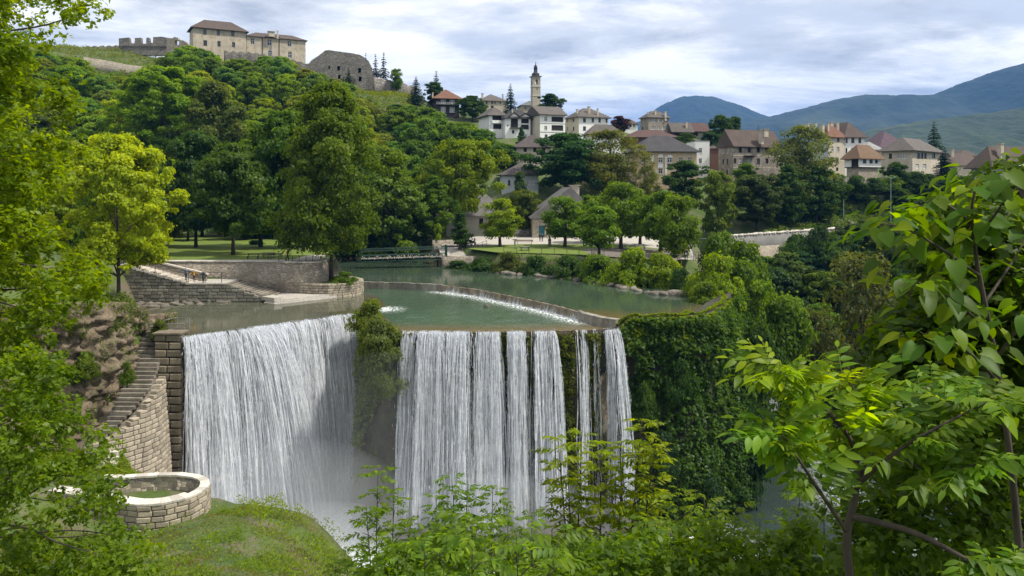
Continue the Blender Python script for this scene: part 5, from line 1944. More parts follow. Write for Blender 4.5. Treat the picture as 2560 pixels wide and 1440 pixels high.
# --- curved retaining wall below the pillar, and the steps beside it
CW = [(-39.4, 73.6), (-37.6, 74.3), (-36.2, 75.6), (-35.1, 77.6), (-34.7, 79.8), (-34.9, 82.2)]
cw = empty('curved_wall', (-36.5, 78, -13))
zc_ = lambda q: float(np.interp(q, [0, 2, 4.5, 7, 10.5], [-8.3, -7.9, -6.7, -5.2, -3.6]))
nb = lay_blocks(cw, BL_PALE, CW, -14.0, zc_, 0.46, (0.5, 1.0), batter=0.07, depth=0.6)
sweep_wall('wall_core', [(a, b) for a, b in CW], 1.6, -15, lambda q: zc_(q) - 0.15, M_RUBBLE_PALE, cw, (-36.5, 78, -13), front=-0.95)
tag(cw, 'curved coursed stone wall below the old steps beside the falls', 'wall')
print('curved wall', nb)
os_ = empty('old_steps', (-38.5, 80, -8))
NS = 27
for k in range(NS):
    t = k / (NS - 1)
    y1 = 87.3 - 12.0 * t
    z = 0.15 - 8.6 * t
    xl = np.interp(t, [0, 0.3, 0.6, 0.85, 1], [-39.6, -39.5, -39.2, -39.2, -39.8])
    xr = np.interp(t, [0, 0.25, 0.5, 0.72, 1], [-38.0, -36.9, -36.4, -37.2, -39.0])
    b = MB()
    b.box(((xl + xr) / 2 - os_.location.x, y1 - 0.27 - os_.location.y, z - 0.14 - os_.location.z), (xr - xl, 0.56, 0.29 + jit(0.03)))
    o = b.build('step', M_STEP_DARK, os_)
    o.rotation_euler = (jit(0.01), jit(0.012), jit(0.02))
sweep_wall('step_bed', [(-39.6, 75.0), (-39.2, 87.6)], 2.2, lambda q: -12, lambda q: float(np.interp(q, [0, 12.6], [-8.9, -0.3])), M_PILLAR, os_, tuple(os_.location), front=1.9)
tag(os_, 'steep old stone steps descending beside the pillar', 'steps')
ls = empty('lower_steps', (-36, 70, -10))
for k in range(8):
    b = MB()
    p = P(268 - k * 2, 1128 + k * 14, 70.5 - k * 0.55)
    b.box((p.x - 36 * -1, p.y - 70, p.z + 10 - 0.15), (2.0, 0.55, 0.32))
    b.build('step', M_STEP, ls)
tag(ls, 'short pale flight of steps half hidden by leaves below the cliff', 'steps')
b = MB()
for (x, y) in ((-37.6, 86.2), (-37.0, 88.4), (-35.4, 87.8)):
    b.tube([(x, y, 0.0), (x, y, 1.5)], 0.035, 5)
b.tube([(-37.6, 86.2, 1.45), (-37.0, 88.4, 1.45), (-35.4, 87.8, 1.45)], 0.03, 5)
for zz in (0.55, 0.95):
    b.hexa([(-39.4, 86.5, zz), (-35.2, 86.1, zz), (-35.2, 86.2, zz), (-39.4, 86.6, zz), (-39.4, 86.5, zz + 0.16), (-35.2, 86.1, zz + 0.16), (-35.2, 86.2, zz + 0.16), (-39.4, 86.6, zz + 0.16)])
tag(b.build('fence', M_GREYWOOD), 'small weathered rail fence on top of the pillar', 'fence')

# --- sandy cliff on the left
SC = [(-38.6, 92.5, 1.4, 0), (-39.9, 88.0, 1.8, 0), (-40.1, 83.5, 3.8, 0), (-40.1, 79.5, 4.4, 0), (-40.9, 76.2, 4.8, 0), (-45.2, 73.2, 5.0, 0), (-49.5, 70.6, 5.2, 0), (-56, 68.5, 5.2, 0), (-66, 66.0, 5.4, 0)]
V_, F_, _s = cliff_grid([tuple(q) for q in SC][::-1], -9.8, step=0.28, amp=1.1, batter=1.0, seed=4.2, flange=3.5, rough=1.15, dz=0.25)
sc = obj('sandy_cliff', mesh_np('sandy_cliff', V_.reshape(-1, 3), F_, M_CLIFF, smooth=False))
tag(sc, 'crumbling orange conglomerate cliff left of the steps', 'cliff', kind='structure')

r_ = np.random.default_rng(12)
R0, N0 = V_.shape[:2]
ia, ib = r_.integers(2, R0 - 1, 26000), r_.integers(1, N0 - 1, 26000)
pp = V_[ia, ib] + r_.normal(size=(26000, 3)) * 0.12
nn_ = norm(np.cross(V_[np.minimum(ia + 1, R0 - 1), ib] - V_[ia - 1, ib], V_[ia, ib + 1] - V_[ia, ib - 1]))
kk = fbm(pp * 0.55 + 3, 3) + 0.35 * (1 - ia / R0) > 0.30
pp, nn_ = pp[kk], nn_[kk]
v_, f_ = leaf_faces(pp + nn_ * r_.random((len(pp), 1)) * 0.35, norm(nn_ + np.array([0, 0, 0.6]) + r_.normal(size=(len(pp), 3)) * 0.5), 0.22, 0.6, r_, 0.4)
cr = obj('creeper', mesh_np('creeper', v_, f_, M_LEAF, tint=np.repeat(r_.random(len(pp)), 4)))
cr.color = (0.085, 0.135, 0.02, 1)
tag(cr, 'patchy green creeper and weeds on the sandy cliff', 'creeper', kind='stuff')

# --- round lookout terrace
lk = empty('lookout_terrace', (-25, 58.5, -9))
RT = [(-33.0, 58.6), (-29.5, 57.4), (-26.2, 56.2), (-25.0, 55.9), (-23.4, 56.3), (-22.1, 57.4), (-21.6, 59.0), (-21.9, 60.6), (-23.0, 61.8), (-24.8, 62.4), (-26.8, 62.3), (-29.0, 61.8), (-30.5, 61.9)]
RT = [(x_ - 0.95, y_) for x_, y_ in RT]
nb = lay_blocks(lk, BL_PALE, RT, -10.0, -6.72, 0.42, (0.5, 1.05), depth=0.5)
p_, s_ = resample(RT, 0.8)
n_, _ = plan_normals(p_)
for k in range(len(p_) - 1):
    a, b_ = p_[k], p_[k + 1]
    m = MB()
    w = 0.62 if s_[k] > 12 else 1.05
    g = (b_ - a) * 0.01
    q8 = [(*(a + g + n_[k] * 0.05), -6.70), (*(b_ - g + n_[k + 1] * 0.05), -6.70), (*(b_ - g - n_[k + 1] * w), -6.70), (*(a + g - n_[k] * w), -6.70)]
    q8 += [(x, y, z + 0.15) for x, y, z in q8]
    m.hexa([tuple(np.array(q) - np.array(lk.location)) for q in q8])
    m.build('coping_slab', M_COPING, lk)
sweep_wall('wall_core', RT, 0.5, -10.2, -6.75, M_RUBBLE_PALE, lk, tuple(lk.location), front=-0.25)
b = MB()
b.add([(x + 25, y - 58.5, 9 - 7.75) for x, y in RT], [tuple(range(len(RT)))])
b.build('terrace_floor', M_TERRAIN, lk)
tag(lk, 'round stone lookout terrace with a pale coping above the gorge', 'terrace')
print('lookout', nb)

# --- shore rocks along the pond and the river bank
for k in range(26):
    px = 335 + k * 9.5 + jit(6)
    g = G(px, 757 + jit(5) + (6 if px < 430 else 0), 0.05)
    o = obj('shore_rock', BROCKS[k % 5])
    o.location = g
    o.scale = (random.uniform(0.4, 1.0), random.uniform(0.3, 0.6), random.uniform(0.15, 0.35))
    o.rotation_euler = (jit(.2), jit(.2), jit(3))
    tag(o, 'pinkish flat rock on the pond shore below the block wall', 'rock', 'shore rocks below the block wall')
bank_line = [(24.7, 110.2), (22, 111.0), (20, 111.4), (17, 118), (13.7, 124.2), (10, 129), (6, 133.2), (1.5, 136.5), (-2.8, 139.8)]
bp, bs = resample(bank_line, 1.7)
for k, (x, y) in enumerate(bp):
    o = obj('bank_rock', BROCKS[(k + 2) % 5])
    o.location = (x + jit(0.3), y + 0.4 + jit(0.3), 1.05 + jit(0.1))
    sc_ = random.uniform(0.35, 0.75) if y > 113 else random.uniform(0.7, 1.2)
    o.scale = (sc_ * 1.3, sc_, sc_ * 0.6)
    o.rotation_euler = (jit(.2), jit(.2), jit(3))
    tag(o, 'pale rock at the waterline of the park bank', 'rock', 'rocks along the park bank')
# ---------------------------------------------------------------- park ground sheets
def sheet(name, pts, z, mat, label, cat):
    from mathutils.geometry import tessellate_polygon
    b = MB()
    zf_ = z if callable(z) else (lambda x, y: z)
    v = [Vector((x, y, zf_(x, y))) for x, y in pts]
    b.add(v, [tuple(t) for t in tessellate_polygon([v])])
    me = b.mesh(name, mat)
    bm = bmesh.new()
    bm.from_mesh(me)
    for f in bm.faces:
        if f.normal.z < 0:
            f.normal_flip()
    bm.to_mesh(me)
    bm.free()
    return tag(obj(name, me), label, cat, kind='structure')


zp = lambda x, y: 4.3 + (y - 145) * 0.02
sheet('lawn', [(-8.5, 153.0), (-2.9, 145.6), (8.5, 142.6), (18.8, 136.2), (26.5, 130.2), (28.0, 133.5), (30.5, 150), (22, 162), (8, 163.5), (2, 163), (-4, 160.5)], lambda x, y: zp(x, y) + 0.02, M_LAWN, 'mown lawn of the riverside park', 'lawn')
sheet('plaza', [(-14.2, 160), (-4, 160.4), (2, 162.8), (8, 163.2), (22, 161.8), (30.5, 149.8), (28.0, 133.4), (30.6, 132.5), (34, 150), (38, 175), (36.5, 184), (-8, 184), (-12.5, 176)], lambda x, y: zp(x, y) + 0.024, M_PAVE, 'pale paved plaza in front of the gabled house', 'pavement')
sheet('path', [(-13.6, 154.2), (-9.0, 153.6), (-4.5, 160.0), (-9.5, 161.5), (-15.0, 161.0)], lambda x, y: 3.0 + (y - 154) * 0.21, M_PAVE, 'stepped path from the footbridge up to the plaza', 'path')
sheet('shaded_paving', [(14, 139.4), (18.8, 136.4), (26.5, 130.4), (28.0, 133.4), (30.3, 148), (23, 157), (13, 152)], lambda x, y: zp(x, y) + 0.028, stone_material('shade_tinted_paving', (0.15, 0.125, 0.11), (0.21, 0.18, 0.155), 0.8, 0, 0.01, False), 'paved square under the plaza trees with their shade painted in brown', 'pavement')  # shade of the plaza trees put into a darker paving colour
sheet('lawn', [(-57, 118.2), (-29.5, 118.2), (-28.6, 126), (-32, 146), (-50, 171), (-60, 195), (-91, 195), (-91, 129)], 4.95, M_LAWN, 'shaded lawn behind the tall rubble wall', 'lawn')
sheet('path', [(-57, 118.1), (-29.4, 118.1), (-28.4, 126), (-31.0, 132), (-33.5, 131), (-33.5, 122.5), (-57, 121.6)], 4.965, M_PAVE, 'promenade along the top of the rubble wall', 'path')
sheet('path', [(-27.6, 121.0), (-26.6, 120.2), (-25.2, 122.6), (-26.6, 127.5), (-29.5, 133), (-31.5, 132), (-28.4, 126.5)], 2.6, M_PAVE, 'short pale path behind the giant tree', 'path')

# ---- shrubs along the park bank, the basin rim and the pond
SHR = [
    (1270, 632, 690, 142, 75, C_OLIVE, 'pale olive shrub at the left end of the park bank'),
    (1205, 645, 690, 146, 85, C_DARK, 'dark low shrub by the footbridge abutment'),
    (1145, 652, 680, 150, 70, C_DARK, 'dark shrub under the right end of the footbridge'),
    (1340, 642, 705, 138, 85, C_DARK, 'dark green shrub on the middle of the park bank'),
    (1420, 640, 712, 133, 95, (0.05, 0.10, 0.02), 'green shrub under the small plaza tree'),
    (1500, 640, 722, 128, 110, C_MID, 'broad green shrub on the bank below the shaded square'),
    (1580, 624, 728, 123, 130, C_LIGHT, 'bright tall shrub overhanging the river bank'),
    (1650, 636, 730, 121, 110, C_LIGHT, 'bright shrub below the path end'),
    (1705, 672, 745, 114, 60, C_DARK, 'small dark shrub by the pale bank rocks'),
    (1790, 640, 770, 108, 130, C_LIGHT, 'yellow-green shrub on the corner right of the river basin'),
    (1855, 655, 800, 112, 140, C_MID, 'large green shrub right of the basin corner'),
    (1800, 585, 700, 135, 110, C_MID, 'green shrub behind the railing at the path end'),
    (1860, 610, 760, 128, 130, C_MID, 'green shrub on the slope under the railing'),
    (1765, 705, 780, 104, 95, (0.105, 0.165, 0.016), 'low sunlit shrub at the basin edge'),
    (1960, 745, 900, 112, 150, C_MID, 'dense green bush high on the gorge flank'),
    (1900, 820, 1000, 104, 140, C_DARK, 'dark green bush below the basin corner'),
    (1860, 930, 1120, 100, 130, C_DARK, 'dark bush clinging to the lower cliff'),
    (1880, 1040, 1225, 97, 120, C_DEEP, 'deep green bush at the foot of the ivy cliff'),
    (1740, 1130, 1240, 90, 120, C_DEEP, 'deep green bush at the waterline under the ivy'),
    (1840, 880, 1010, 101, 90, C_MID, 'green bush bulging from the right edge of the ivy cliff'),
    (1790, 840, 930, 97, 80, C_LIGHT, 'sunlit bush just below the basin rim corner'),
    (1700, 900, 1000, 89, 80, C_DARK, 'dark leafy clump on the middle of the ivy cliff'),
    (1610, 960, 1060, 88, 70, C_DARK, 'dark leafy clump on the left part of the ivy cliff'),
    (1660, 1080, 1180, 87.5, 90, C_DEEP, 'deep green clump low on the ivy cliff'),
    (1840, 1150, 1240, 95, 110, C_DARK, 'dark bush overhanging the lower river'),
    (300, 735, 830, 88, 90, (0.075, 0.115, 0.03), 'grey-green shrub on top of the sandy cliff by the pond'),
    (400, 800, 850, 86, 45, (0.10, 0.14, 0.02), 'small leafy plant on the head of the old steps'),
    (925, 752, 830, 96, 95, (0.10, 0.15, 0.02), 'sunlit bush on the rock pillar between the falls'),
    (945, 800, 900, 86.6, 110, (0.085, 0.125, 0.035), 'grey-green bush hanging between the falls'),
    (955, 880, 990, 85.2, 95, (0.075, 0.11, 0.035), 'lower grey-green bush between the falls'),
    (860, 680, 708, 118, 60, C_MID, 'low plants at the edge of the round bastion'),
    (640, 600, 632, 158, 60, C_DEEP, 'dark round bush on the left lawn'),
    (2140, 440, 480, 222, 60, C_DARK, 'dark shrub below the left corner of the jettied house'),
    (2185, 446, 480, 221, 60, C_DARK, 'dark shrub in front of the crumbling garden wall'),
    (2230, 440, 480, 222, 60, C_MID, 'green shrub at the right end of the garden wall'),
    (2285, 430, 475, 225, 70, C_DARK, 'dark shrub under the tan house'),
    (2325, 436, 475, 226, 60, C_DARK, 'dark shrub under the right corner of the tan house'),
    (2050, 568, 690, 172, 85, C_DEEP, 'dark bushy tree standing in front of the road parapet'),
    (2092, 590, 660, 176, 80, C_DARK, 'dark shrub covering the right end of the road parapet'),
    (2135, 588, 660, 178, 90, C_DARK, 'dark shrub beyond the right end of the road parapet'),
    (1992, 588, 680, 174, 90, C_DARK, 'low shrub under the road parapet'),
    (262, 775, 830, 80, 60, (0.08, 0.125, 0.02), 'small shrub clinging to the top of the sandy cliff'),
    (318, 905, 960, 77.5, 34, (0.09, 0.14, 0.02), 'tuft of green growing from the sandy cliff by the old steps'),
    (215, 880, 950, 76, 60, (0.085, 0.135, 0.02), 'shrub on a ledge of the sandy cliff'),
    (2095, 436, 475, 230, 60, C_DARK, 'dark shrub under the beige three-storey house'),
]
for (px, t, b, D, w, c, lab) in SHR:
    q = P(px, b, D)
    tree('shrub', lab, 'shrub', q.x, q.y, max(1.2, P(px, t, D).z - q.z), w / F * D, 'bush', vary(c, 0.1), z=q.z)

# ---- footbridge
fb = empty('footbridge', (-19, 152, 2.5))
A, B = Vector((-28.5, 150.5, 2.75)), Vector((-12.6, 153.2, 3.05))
ax = (B - A).normalized()
sd = ax.cross(Vector((0, 0, 1))).normalized()
Lb = (B - A).length


def fbp(s, side, up):
    return A + ax * s + sd * side * 1.0 + Vector((0, 0, up)) - Vector(fb.location)


b = MB()
q = [fbp(0, 1, -0.12), fbp(Lb, 1, -0.12), fbp(Lb, -1, -0.12), fbp(0, -1, -0.12)]
b.hexa(q + [p + Vector((0, 0, 0.12)) for p in q])
b.build('deck', M_GREYWOOD, fb)
for side, nm in ((1, 'near'), (-1, 'far')):
    for up, r_ in ((-0.55, 0.08), (0.55, 0.07)):
        b = MB()
        b.tube([fbp(0, side * 1.06, up), fbp(Lb, side * 1.06, up)], r_, 6)
        b.build('girder_chord', M_GREENIRON, fb)
    b = MB()
    for up in (1.35, 1.75):
        b.tube([fbp(0, side * 1.06, up), fbp(Lb, side * 1.06, up + 0.12)], 0.045, 5)
    b.build('handrail', M_GREENIRON, fb)
    b = MB()
    n = 20
    for k in range(n + 1):
        b.tube([fbp(Lb * k / n, side * 1.06, -0.55), fbp(Lb * k / n, side * 1.06, 0.55)], 0.05, 4)
        if k < n:
            b.tube([fbp(Lb * k / n, side * 1.06, -0.5), fbp(Lb * (k + 1) / n, side * 1.06, 0.5)], 0.04, 4)
    b.build('lattice', M_GREENIRON, fb)
    for s in (0, Lb * 0.999):
        b = MB()
        b.box(fbp(s, side * 1.06, 0.75), (0.28, 0.28, 2.8))
        b.build('end_post', M_GREENIRON, fb)
pl_ = [plain_material('padlock_' + n_, c_, 0.35, 0.0, 0.2) for n_, c_ in (('pink', (0.75, 0.50, 0.48)), ('white', (0.80, 0.78, 0.74)), ('yellow', (0.72, 0.55, 0.25)))]
for k in range(90):
    b = MB()
    c = fbp(random.uniform(0.4, Lb - 0.3), 1.22, random.uniform(-0.1, 0.48))
    b.box(c, (random.uniform(0.10, 0.2), 0.05, random.uniform(0.10, 0.2)))
    b.build('padlock', pl_[k % 3], fb)
tag(fb, 'green lattice footbridge hung with pale padlocks', 'bridge')
ab = empty('bridge_abutment', (-10.6, 153.5, 0))
sweep_wall('wall', [(-13.4, 152.0), (-9.0, 151.2), (-6.5, 150.4)], 1.5, -0.5, lambda q: 2.9 + q * 0.05, M_RUBBLE, ab, (-10.6, 153.5, 0))
sweep_wall('side_wall', [(-16.0, 161.0), (-10.5, 161.8), (-8.5, 162.0)], 0.5, 2.0, 5.6, M_RUBBLE, ab, (-10.6, 153.5, 0))
tag(ab, 'dark rubble abutment and side wall at the bridge end', 'wall')
ps = empty('path_steps', (-10, 157, 3))
for k in range(7):
    b = MB()
    b.box((0.1 + k * 0.45, -2.2 + k * 0.95, 0.28 + k * 0.2 - 0.11), (4.0, 0.9, 0.24))
    b.build('step', M_STEP, ps)
tag(ps, 'wide shallow steps rising from the footbridge to the plaza', 'steps')


def railing(name, label, pts, h=1.0, n_post=5, mat=None, rails=(1.0, 0.55)):
    r_ = empty(name, pts[0])
    o3 = Vector(pts[0])
    P_ = [Vector(p) - o3 for p in pts]
    p, s = resample([tuple(q) for q in P_], 0.5)
    for k in range(n_post):
        q = np.array([np.interp(s[-1] * k / (n_post - 1), s, p[:, j]) for j in range(3)])
        b_ = MB()
        b_.tube([q + (0, 0, -0.1), q + (0, 0, h)], 0.045, 5)
        b_.build('post', mat or M_IRON, r_)
    for rr in rails:
        b_ = MB()
        b_.tube([q + Vector((0, 0, h * rr)) for q in P_], 0.03, 5)
        b_.build('rail', mat or M_IRON, r_)
    return tag(r_, label, 'railing')


railing('railing', 'thin black railing on the landing of the steps', [(-45.0, 111.3, 2.62), (-40.4, 111.3, 2.62)], 1.5, 3)
railing('railing', 'thin black railing running down the upper steps', [(-54.0, 111.2, 5.2), (-45.2, 111.2, 2.7)], 1.2, 3, rails=())
railing('railing', 'black railing on the promenade behind the rubble wall', [(-34.5, 118.4, 5.0), (-29.5, 118.4, 5.0)], 0.9, 6, rails=(1.0,))
railing('railing', 'railing at the end of the right-hand path', [(22.5, 131.6, 4.0), (26.6, 129.9, 4.0), (29.8, 131.2, 4.1)], 1.1, 6)
railing('railing', 'pale dotted railing along the right-hand path', [(30.4, 132.5, 4.1), (33.6, 150, 4.4), (36.5, 166, 4.7)], 1.0, 14, M_GREYWOOD)
railing('railing', 'dark fence along the steps at the bridge end', [(-8.3, 153.4, 3.6), (-5.0, 158.5, 4.6)], 1.1, 5)
railing('railing', 'low wire fence along the lawn edge above the river', [(-1.5, 146.2, 4.35), (8.4, 143.3, 4.3), (16, 139, 4.2)], 0.9, 9, rails=(0.9,))
railing('railing', 'blue handrail beside the giant tree', [(-29.4, 117.8, 2.3), (-28.2, 121.5, 4.9)], 1.1, 3, plain_material('blue_rail', (0.08, 0.22, 0.30), 0.5))

# ---- benches, posts, sculpture
def bench(label, x, y, z, rz, L=1.8, mat=None, back=True, cat='bench'):
    r_ = empty('bench', (x, y, z), rz)
    for k in range(3):
        b_ = MB()
        b_.box((0, -0.16 + k * 0.16, 0.46), (L, 0.13, 0.04))
        b_.build('slat', mat or M_WOOD, r_)
    if back:
        for k in range(2):
            b_ = MB()
            b_.box((0, 0.30, 0.64 + k * 0.18), (L, 0.04, 0.13))
            b_.build('back_slat', mat or M_WOOD, r_)
    for s in (-1, 1):
        b_ = MB()
        b_.box((s * L * 0.4, 0, 0.22), (0.07, 0.42, 0.44))
        if back:
            b_.box((s * L * 0.4, 0.275, 0.6), (0.07, 0.05, 0.5))
        b_.build('leg', M_IRON, r_)
    return tag(r_, label, cat)


def picnic(label, x, y, z, rz, L=2.0, mat=None):
    r_ = empty('picnic_table', (x, y, z), rz)
    for k in range(4):
        b_ = MB()
        b_.box((0, -0.33 + k * 0.22, 0.76), (L, 0.2, 0.05))
        b_.build('table_slat', mat or M_GREYWOOD, r_)
    for s in (-1, 1):
        b_ = MB()
        b_.box((0, s * 0.78, 0.45), (L, 0.28, 0.05))
        b_.build('seat', mat or M_GREYWOOD, r_)
        b_ = MB()
        b_.tube([(s * L * 0.38, -0.8, 0), (s * L * 0.38, -0.25, 0.74)], 0.05, 4)
        b_.tube([(s * L * 0.38, 0.8, 0), (s * L * 0.38, 0.25, 0.74)], 0.05, 4)
        b_.box((s * L * 0.38, 0, 0.42), (0.06, 1.7, 0.08))
        b_.build('leg', M_IRON, r_)
    return tag(r_, label, 'table')


M_DARKBENCH = plain_material('dark_bench', (0.05, 0.05, 0.055), 0.6)
bench('long orange wooden bench facing the plaza', *P(1311, 611, 163).xy, zp(0, 163) + 0.02, 0.0, 3.6)
picnic('small grey park table on the lawn below the wooden bench', *P(1312, 628, 149).xy, zp(0, 149), 0.1, 1.7)
for k, (px, D, lab) in enumerate(((632, 123.2, 'leftmost dark bench on the wall promenade'), (658, 123.4, 'middle dark bench on the wall promenade'), (690, 123.2, 'dark bench beside the person in red'))):
    bench(lab, *P(px, 650, D).xy, 4.97, 0.15 * k, 1.9, M_DARKBENCH)
picnic('dark picnic table behind the promenade benches', *P(672, 645, 126).xy, 4.96, 0.3, 2.0, M_DARKBENCH)
bench('dark green bench under the plaza trees', *P(1490, 608, 166).xy, zp(0, 166) + .03, 0.0, 3.2, M_GREENIRON)
bench('grey bench on the shade-tinted paving under the plaza trees', *P(1600, 625, 152).xy, zp(0, 152) + .03, 0.2, 2.2, M_GREYWOOD)
b = MB()
b.lathe([(0.0, 0), (0.36, 0.0), (0.36, 0.5), (0.30, 0.55), (0.30, 1.1), (0.38, 1.25), (0.30, 1.45), (0.16, 1.7), (0.14, 2.0), (0.0, 2.1)], 10)
o = b.build('statue', stone_material('weathered_stone', (0.10, 0.10, 0.08), (0.28, 0.26, 0.2), 3, 0.2, 0.03, False))
o.location = (*P(1374, 614, 158).xy, zp(0, 158))
tag(o, 'small weathered stone statue on the lawn', 'statue')
b = MB()
b.box((0, 0, 0.9), (0.3, 0.3, 1.8))
b.box((0, 0, 1.85), (0.9, 0.35, 0.12))
o = b.build('signpost', M_GREYWOOD)
o.location = (*P(1287, 624, 152).xy, zp(0, 152))
tag(o, 'grey wooden signpost left of the small table', 'post')
b = MB()
b.box((0, 0, 0.45), (1.6, 0.9, 0.5))
b.box((-0.9, 0, 0.45), (0.4, 0.7, 0.42))
o = b.build('stone_trough', M_COPING)
o.location = (*P(1494, 636, 141).xy, zp(0, 141))
tag(o, 'pale stone trough at the foot of a plaza tree', 'trough')


def street_lamp(label, px, ptop, pbase, D, double, mat):
    bpt = P(px, pbase, D)
    z0 = H(bpt.x, bpt.y)
    h = P(px, ptop, D).z - z0
    r_ = empty('street_lamp', (bpt.x, bpt.y, z0))
    b_ = MB()
    b_.tube([(0, 0, -0.2), (0, 0, h * 0.5), (0, 0, h)], [0.13, 0.10, 0.07], 8)
    b_.build('pole', mat, r_)
    for s in ((-1, 1) if double else (1,)):
        b_ = MB()
        b_.tube([(0, 0, h - 0.4), (s * 0.35, 0, h), (s * 0.8, 0, h + 0.1)], 0.045, 6)
        b_.build('arm', mat, r_)
        b_ = MB()
        b_.hexa([(s * 0.7, -0.14, h + 0.04), (s * 1.35, -0.14, h + 0.13), (s * 1.35, 0.14, h + 0.13), (s * 0.7, 0.14, h + 0.04), (s * 0.7, -0.12, h + 0.2), (s * 1.3, -0.1, h + 0.26), (s * 1.3, 0.1, h + 0.26), (s * 0.7, 0.12, h + 0.2)])
        b_.build('lamp_head', mat, r_)
    return tag(r_, label, 'street lamp')


street_lamp('left of the two pale street lamps below the houses', 2109, 446, 530, 214, True, M_LAMPPOST)
street_lamp('right of the two pale street lamps, nearer the big leaves', 2227, 444, 548, 206, True, M_LAMPPOST)
street_lamp('dark lamp post at the left end of the road parapet', 1820, 532, 588, 186, False, M_IRON)

# ---- road bridge parapet on the right
PSTONE = [rock_mesh('stone', k + 17, M_COPING) for k in range(5)]
rp = empty('road_parapet', (68, 185, 0))
PA = [P(1822, 592, 176), P(1960, 582, 187), P(2115, 571, 200), P(2240, 560, 214)]
PA = [(p.x, p.y) for p in PA]
sweep_wall('wall', PA, 0.6, 0.5, lambda q: 5.45 + q * 0.017, plain_material('concrete', (0.20, 0.195, 0.185), 0.9, 0, 0.35, 0.5), rp, (68, 185, 0))
sweep_wall('rubble_base', PA, 1.2, -7.0, 3.0, M_RUBBLE_PALE, rp, (68, 185, 0), front=0.15)
p_, s_ = resample(PA, 0.95)
for k in range(len(p_) - 1):
    o = obj('parapet_stone', PSTONE[k % 5], rp)
    q = (p_[k] + p_[k + 1]) / 2
    o.location = Vector((q[0], q[1] + 0.3, 5.60 + s_[k] * 0.017)) - rp.location
    o.scale = (random.uniform(0.40, 0.6), 0.4, random.uniform(0.22, 0.42))
    o.rotation_euler = (0, 0, jit(0.5))
    o.data = o.data
tag(rp, 'grey road parapet topped with a row of pale stones', 'wall')
rd = sheet('road', [(PA[0][0] - 6, PA[0][1] + 6), (PA[0][0], PA[0][1] + 0.7), (PA[1][0], PA[1][1] + 0.7), (PA[2][0], PA[2][1] + 0.7), (PA[3][0], PA[3][1] + 0.7), (PA[3][0] - 2, PA[3][1] + 7), (PA[2][0] - 3, PA[2][1] + 7), (PA[1][0] - 3, PA[1][1] + 7)],
           lambda x, y: 4.75 + (x - 48) * 0.012, plain_material('asphalt', (0.06, 0.06, 0.06), 0.9), 'asphalt road behind the stone-topped parapet', 'road')
UP = [P(2120, 532, 211), P(2180, 540, 206), P(2240, 552, 200), P(2320, 560, 194)]
sheet('upper_road', [(p.x, p.y - 1.5) for p in UP] + [(p.x, p.y + 2.5) for p in reversed(UP)], lambda x, y: H(x, y) + 0.5, plain_material('grey_asphalt', (0.20, 0.20, 0.20), 0.8), 'pale strip of road climbing below the street lamps', 'road')
# ---------------------------------------------------------------- buildings
R_ORANGE = roof_material('orange_tiles', (0.22, 0.10, 0.06), (0.31, 0.15, 0.09), (0.16, 0.12, 0.10), 0.4)
R_BROWN = roof_material('brown_tiles', (0.105, 0.075, 0.062), (0.165, 0.118, 0.095), (0.2, 0.17, 0.15), 0.3)
R_RED = roof_material('dark_red_tiles', (0.105, 0.052, 0.045), (0.15, 0.078, 0.066), (0.3, 0.27, 0.25), 0.2)
R_GREY = roof_material('grey_brown_tiles', (0.125, 0.105, 0.095), (0.20, 0.175, 0.155), (0.32, 0.30, 0.27), 0.35)
R_SLATE = roof_material('dark_slate', (0.055, 0.052, 0.058), (0.095, 0.09, 0.095), (0.14, 0.13, 0.13), 0.25)
R_SHINGLE = roof_material('grey_shingles', (0.19, 0.18, 0.175), (0.28, 0.265, 0.255), (0.12, 0.115, 0.11), 0.45)
R_PURPLE = roof_material('mauve_sheet', (0.10, 0.05, 0.075), (0.15, 0.08, 0.11), (0.6, 0.58, 0.6), 0.6)
R_TIN = roof_material('pale_tin', (0.42, 0.42, 0.43), (0.55, 0.55, 0.56), (0.3, 0.28, 0.27), 0.3)
R_COPPER = roof_material('grey_green_lead', (0.17, 0.20, 0.20), (0.25, 0.28, 0.28), (0.12, 0.13, 0.13), 0.3)
W_WHITE = plaster_material('white_plaster', (0.80, 0.80, 0.78), (0.60, 0.59, 0.57), 0.3)
W_CREAM = plaster_material('cream_plaster', (0.60, 0.55, 0.45), (0.40, 0.36, 0.29), 0.4)
W_BEIGE = plaster_material('beige_plaster', (0.54, 0.48, 0.39), (0.31, 0.265, 0.21), 0.6)
W_PALE = plaster_material('pale_stone_plaster', (0.47, 0.42, 0.34), (0.28, 0.24, 0.19), 0.65)
W_GREY = plaster_material('grey_brown_plaster', (0.31, 0.275, 0.23), (0.19, 0.165, 0.135), 0.7, (0.24, 0.20, 0.16), 0.3)
W_RUIN = plaster_material('flaking_grey_render', (0.27, 0.24, 0.195), (0.15, 0.13, 0.105), 0.85, (0.33, 0.29, 0.235), 0.5)
W_YELLOW = plaster_material('peeling_yellow_render', (0.50, 0.38, 0.20), (0.40, 0.31, 0.20), 0.6, (0.47, 0.39, 0.29), 1.3)
W_BLUE = plaster_material('pale_blue_render', (0.46, 0.50, 0.52), (0.33, 0.34, 0.34), 0.5)
W_WOOD = plain_material('dark_weathered_wood', (0.045, 0.035, 0.032), 0.8, 0, 0.4, 1.0)
W_FORT = plaster_material('flaking_fort_render', (0.50, 0.44, 0.35), (0.27, 0.23, 0.18), 0.75, (0.36, 0.26, 0.13), 0.2)
W_BRICK = plain_material('red_brown_brick', (0.17, 0.085, 0.06), 0.9, 0, 0.4, 4)
M_FORTSTONE = rubble_material('fortress_stone', (0.20, 0.185, 0.165), (0.33, 0.30, 0.265), (0.12, 0.11, 0.095), 0.9, 0.15, 0.7)
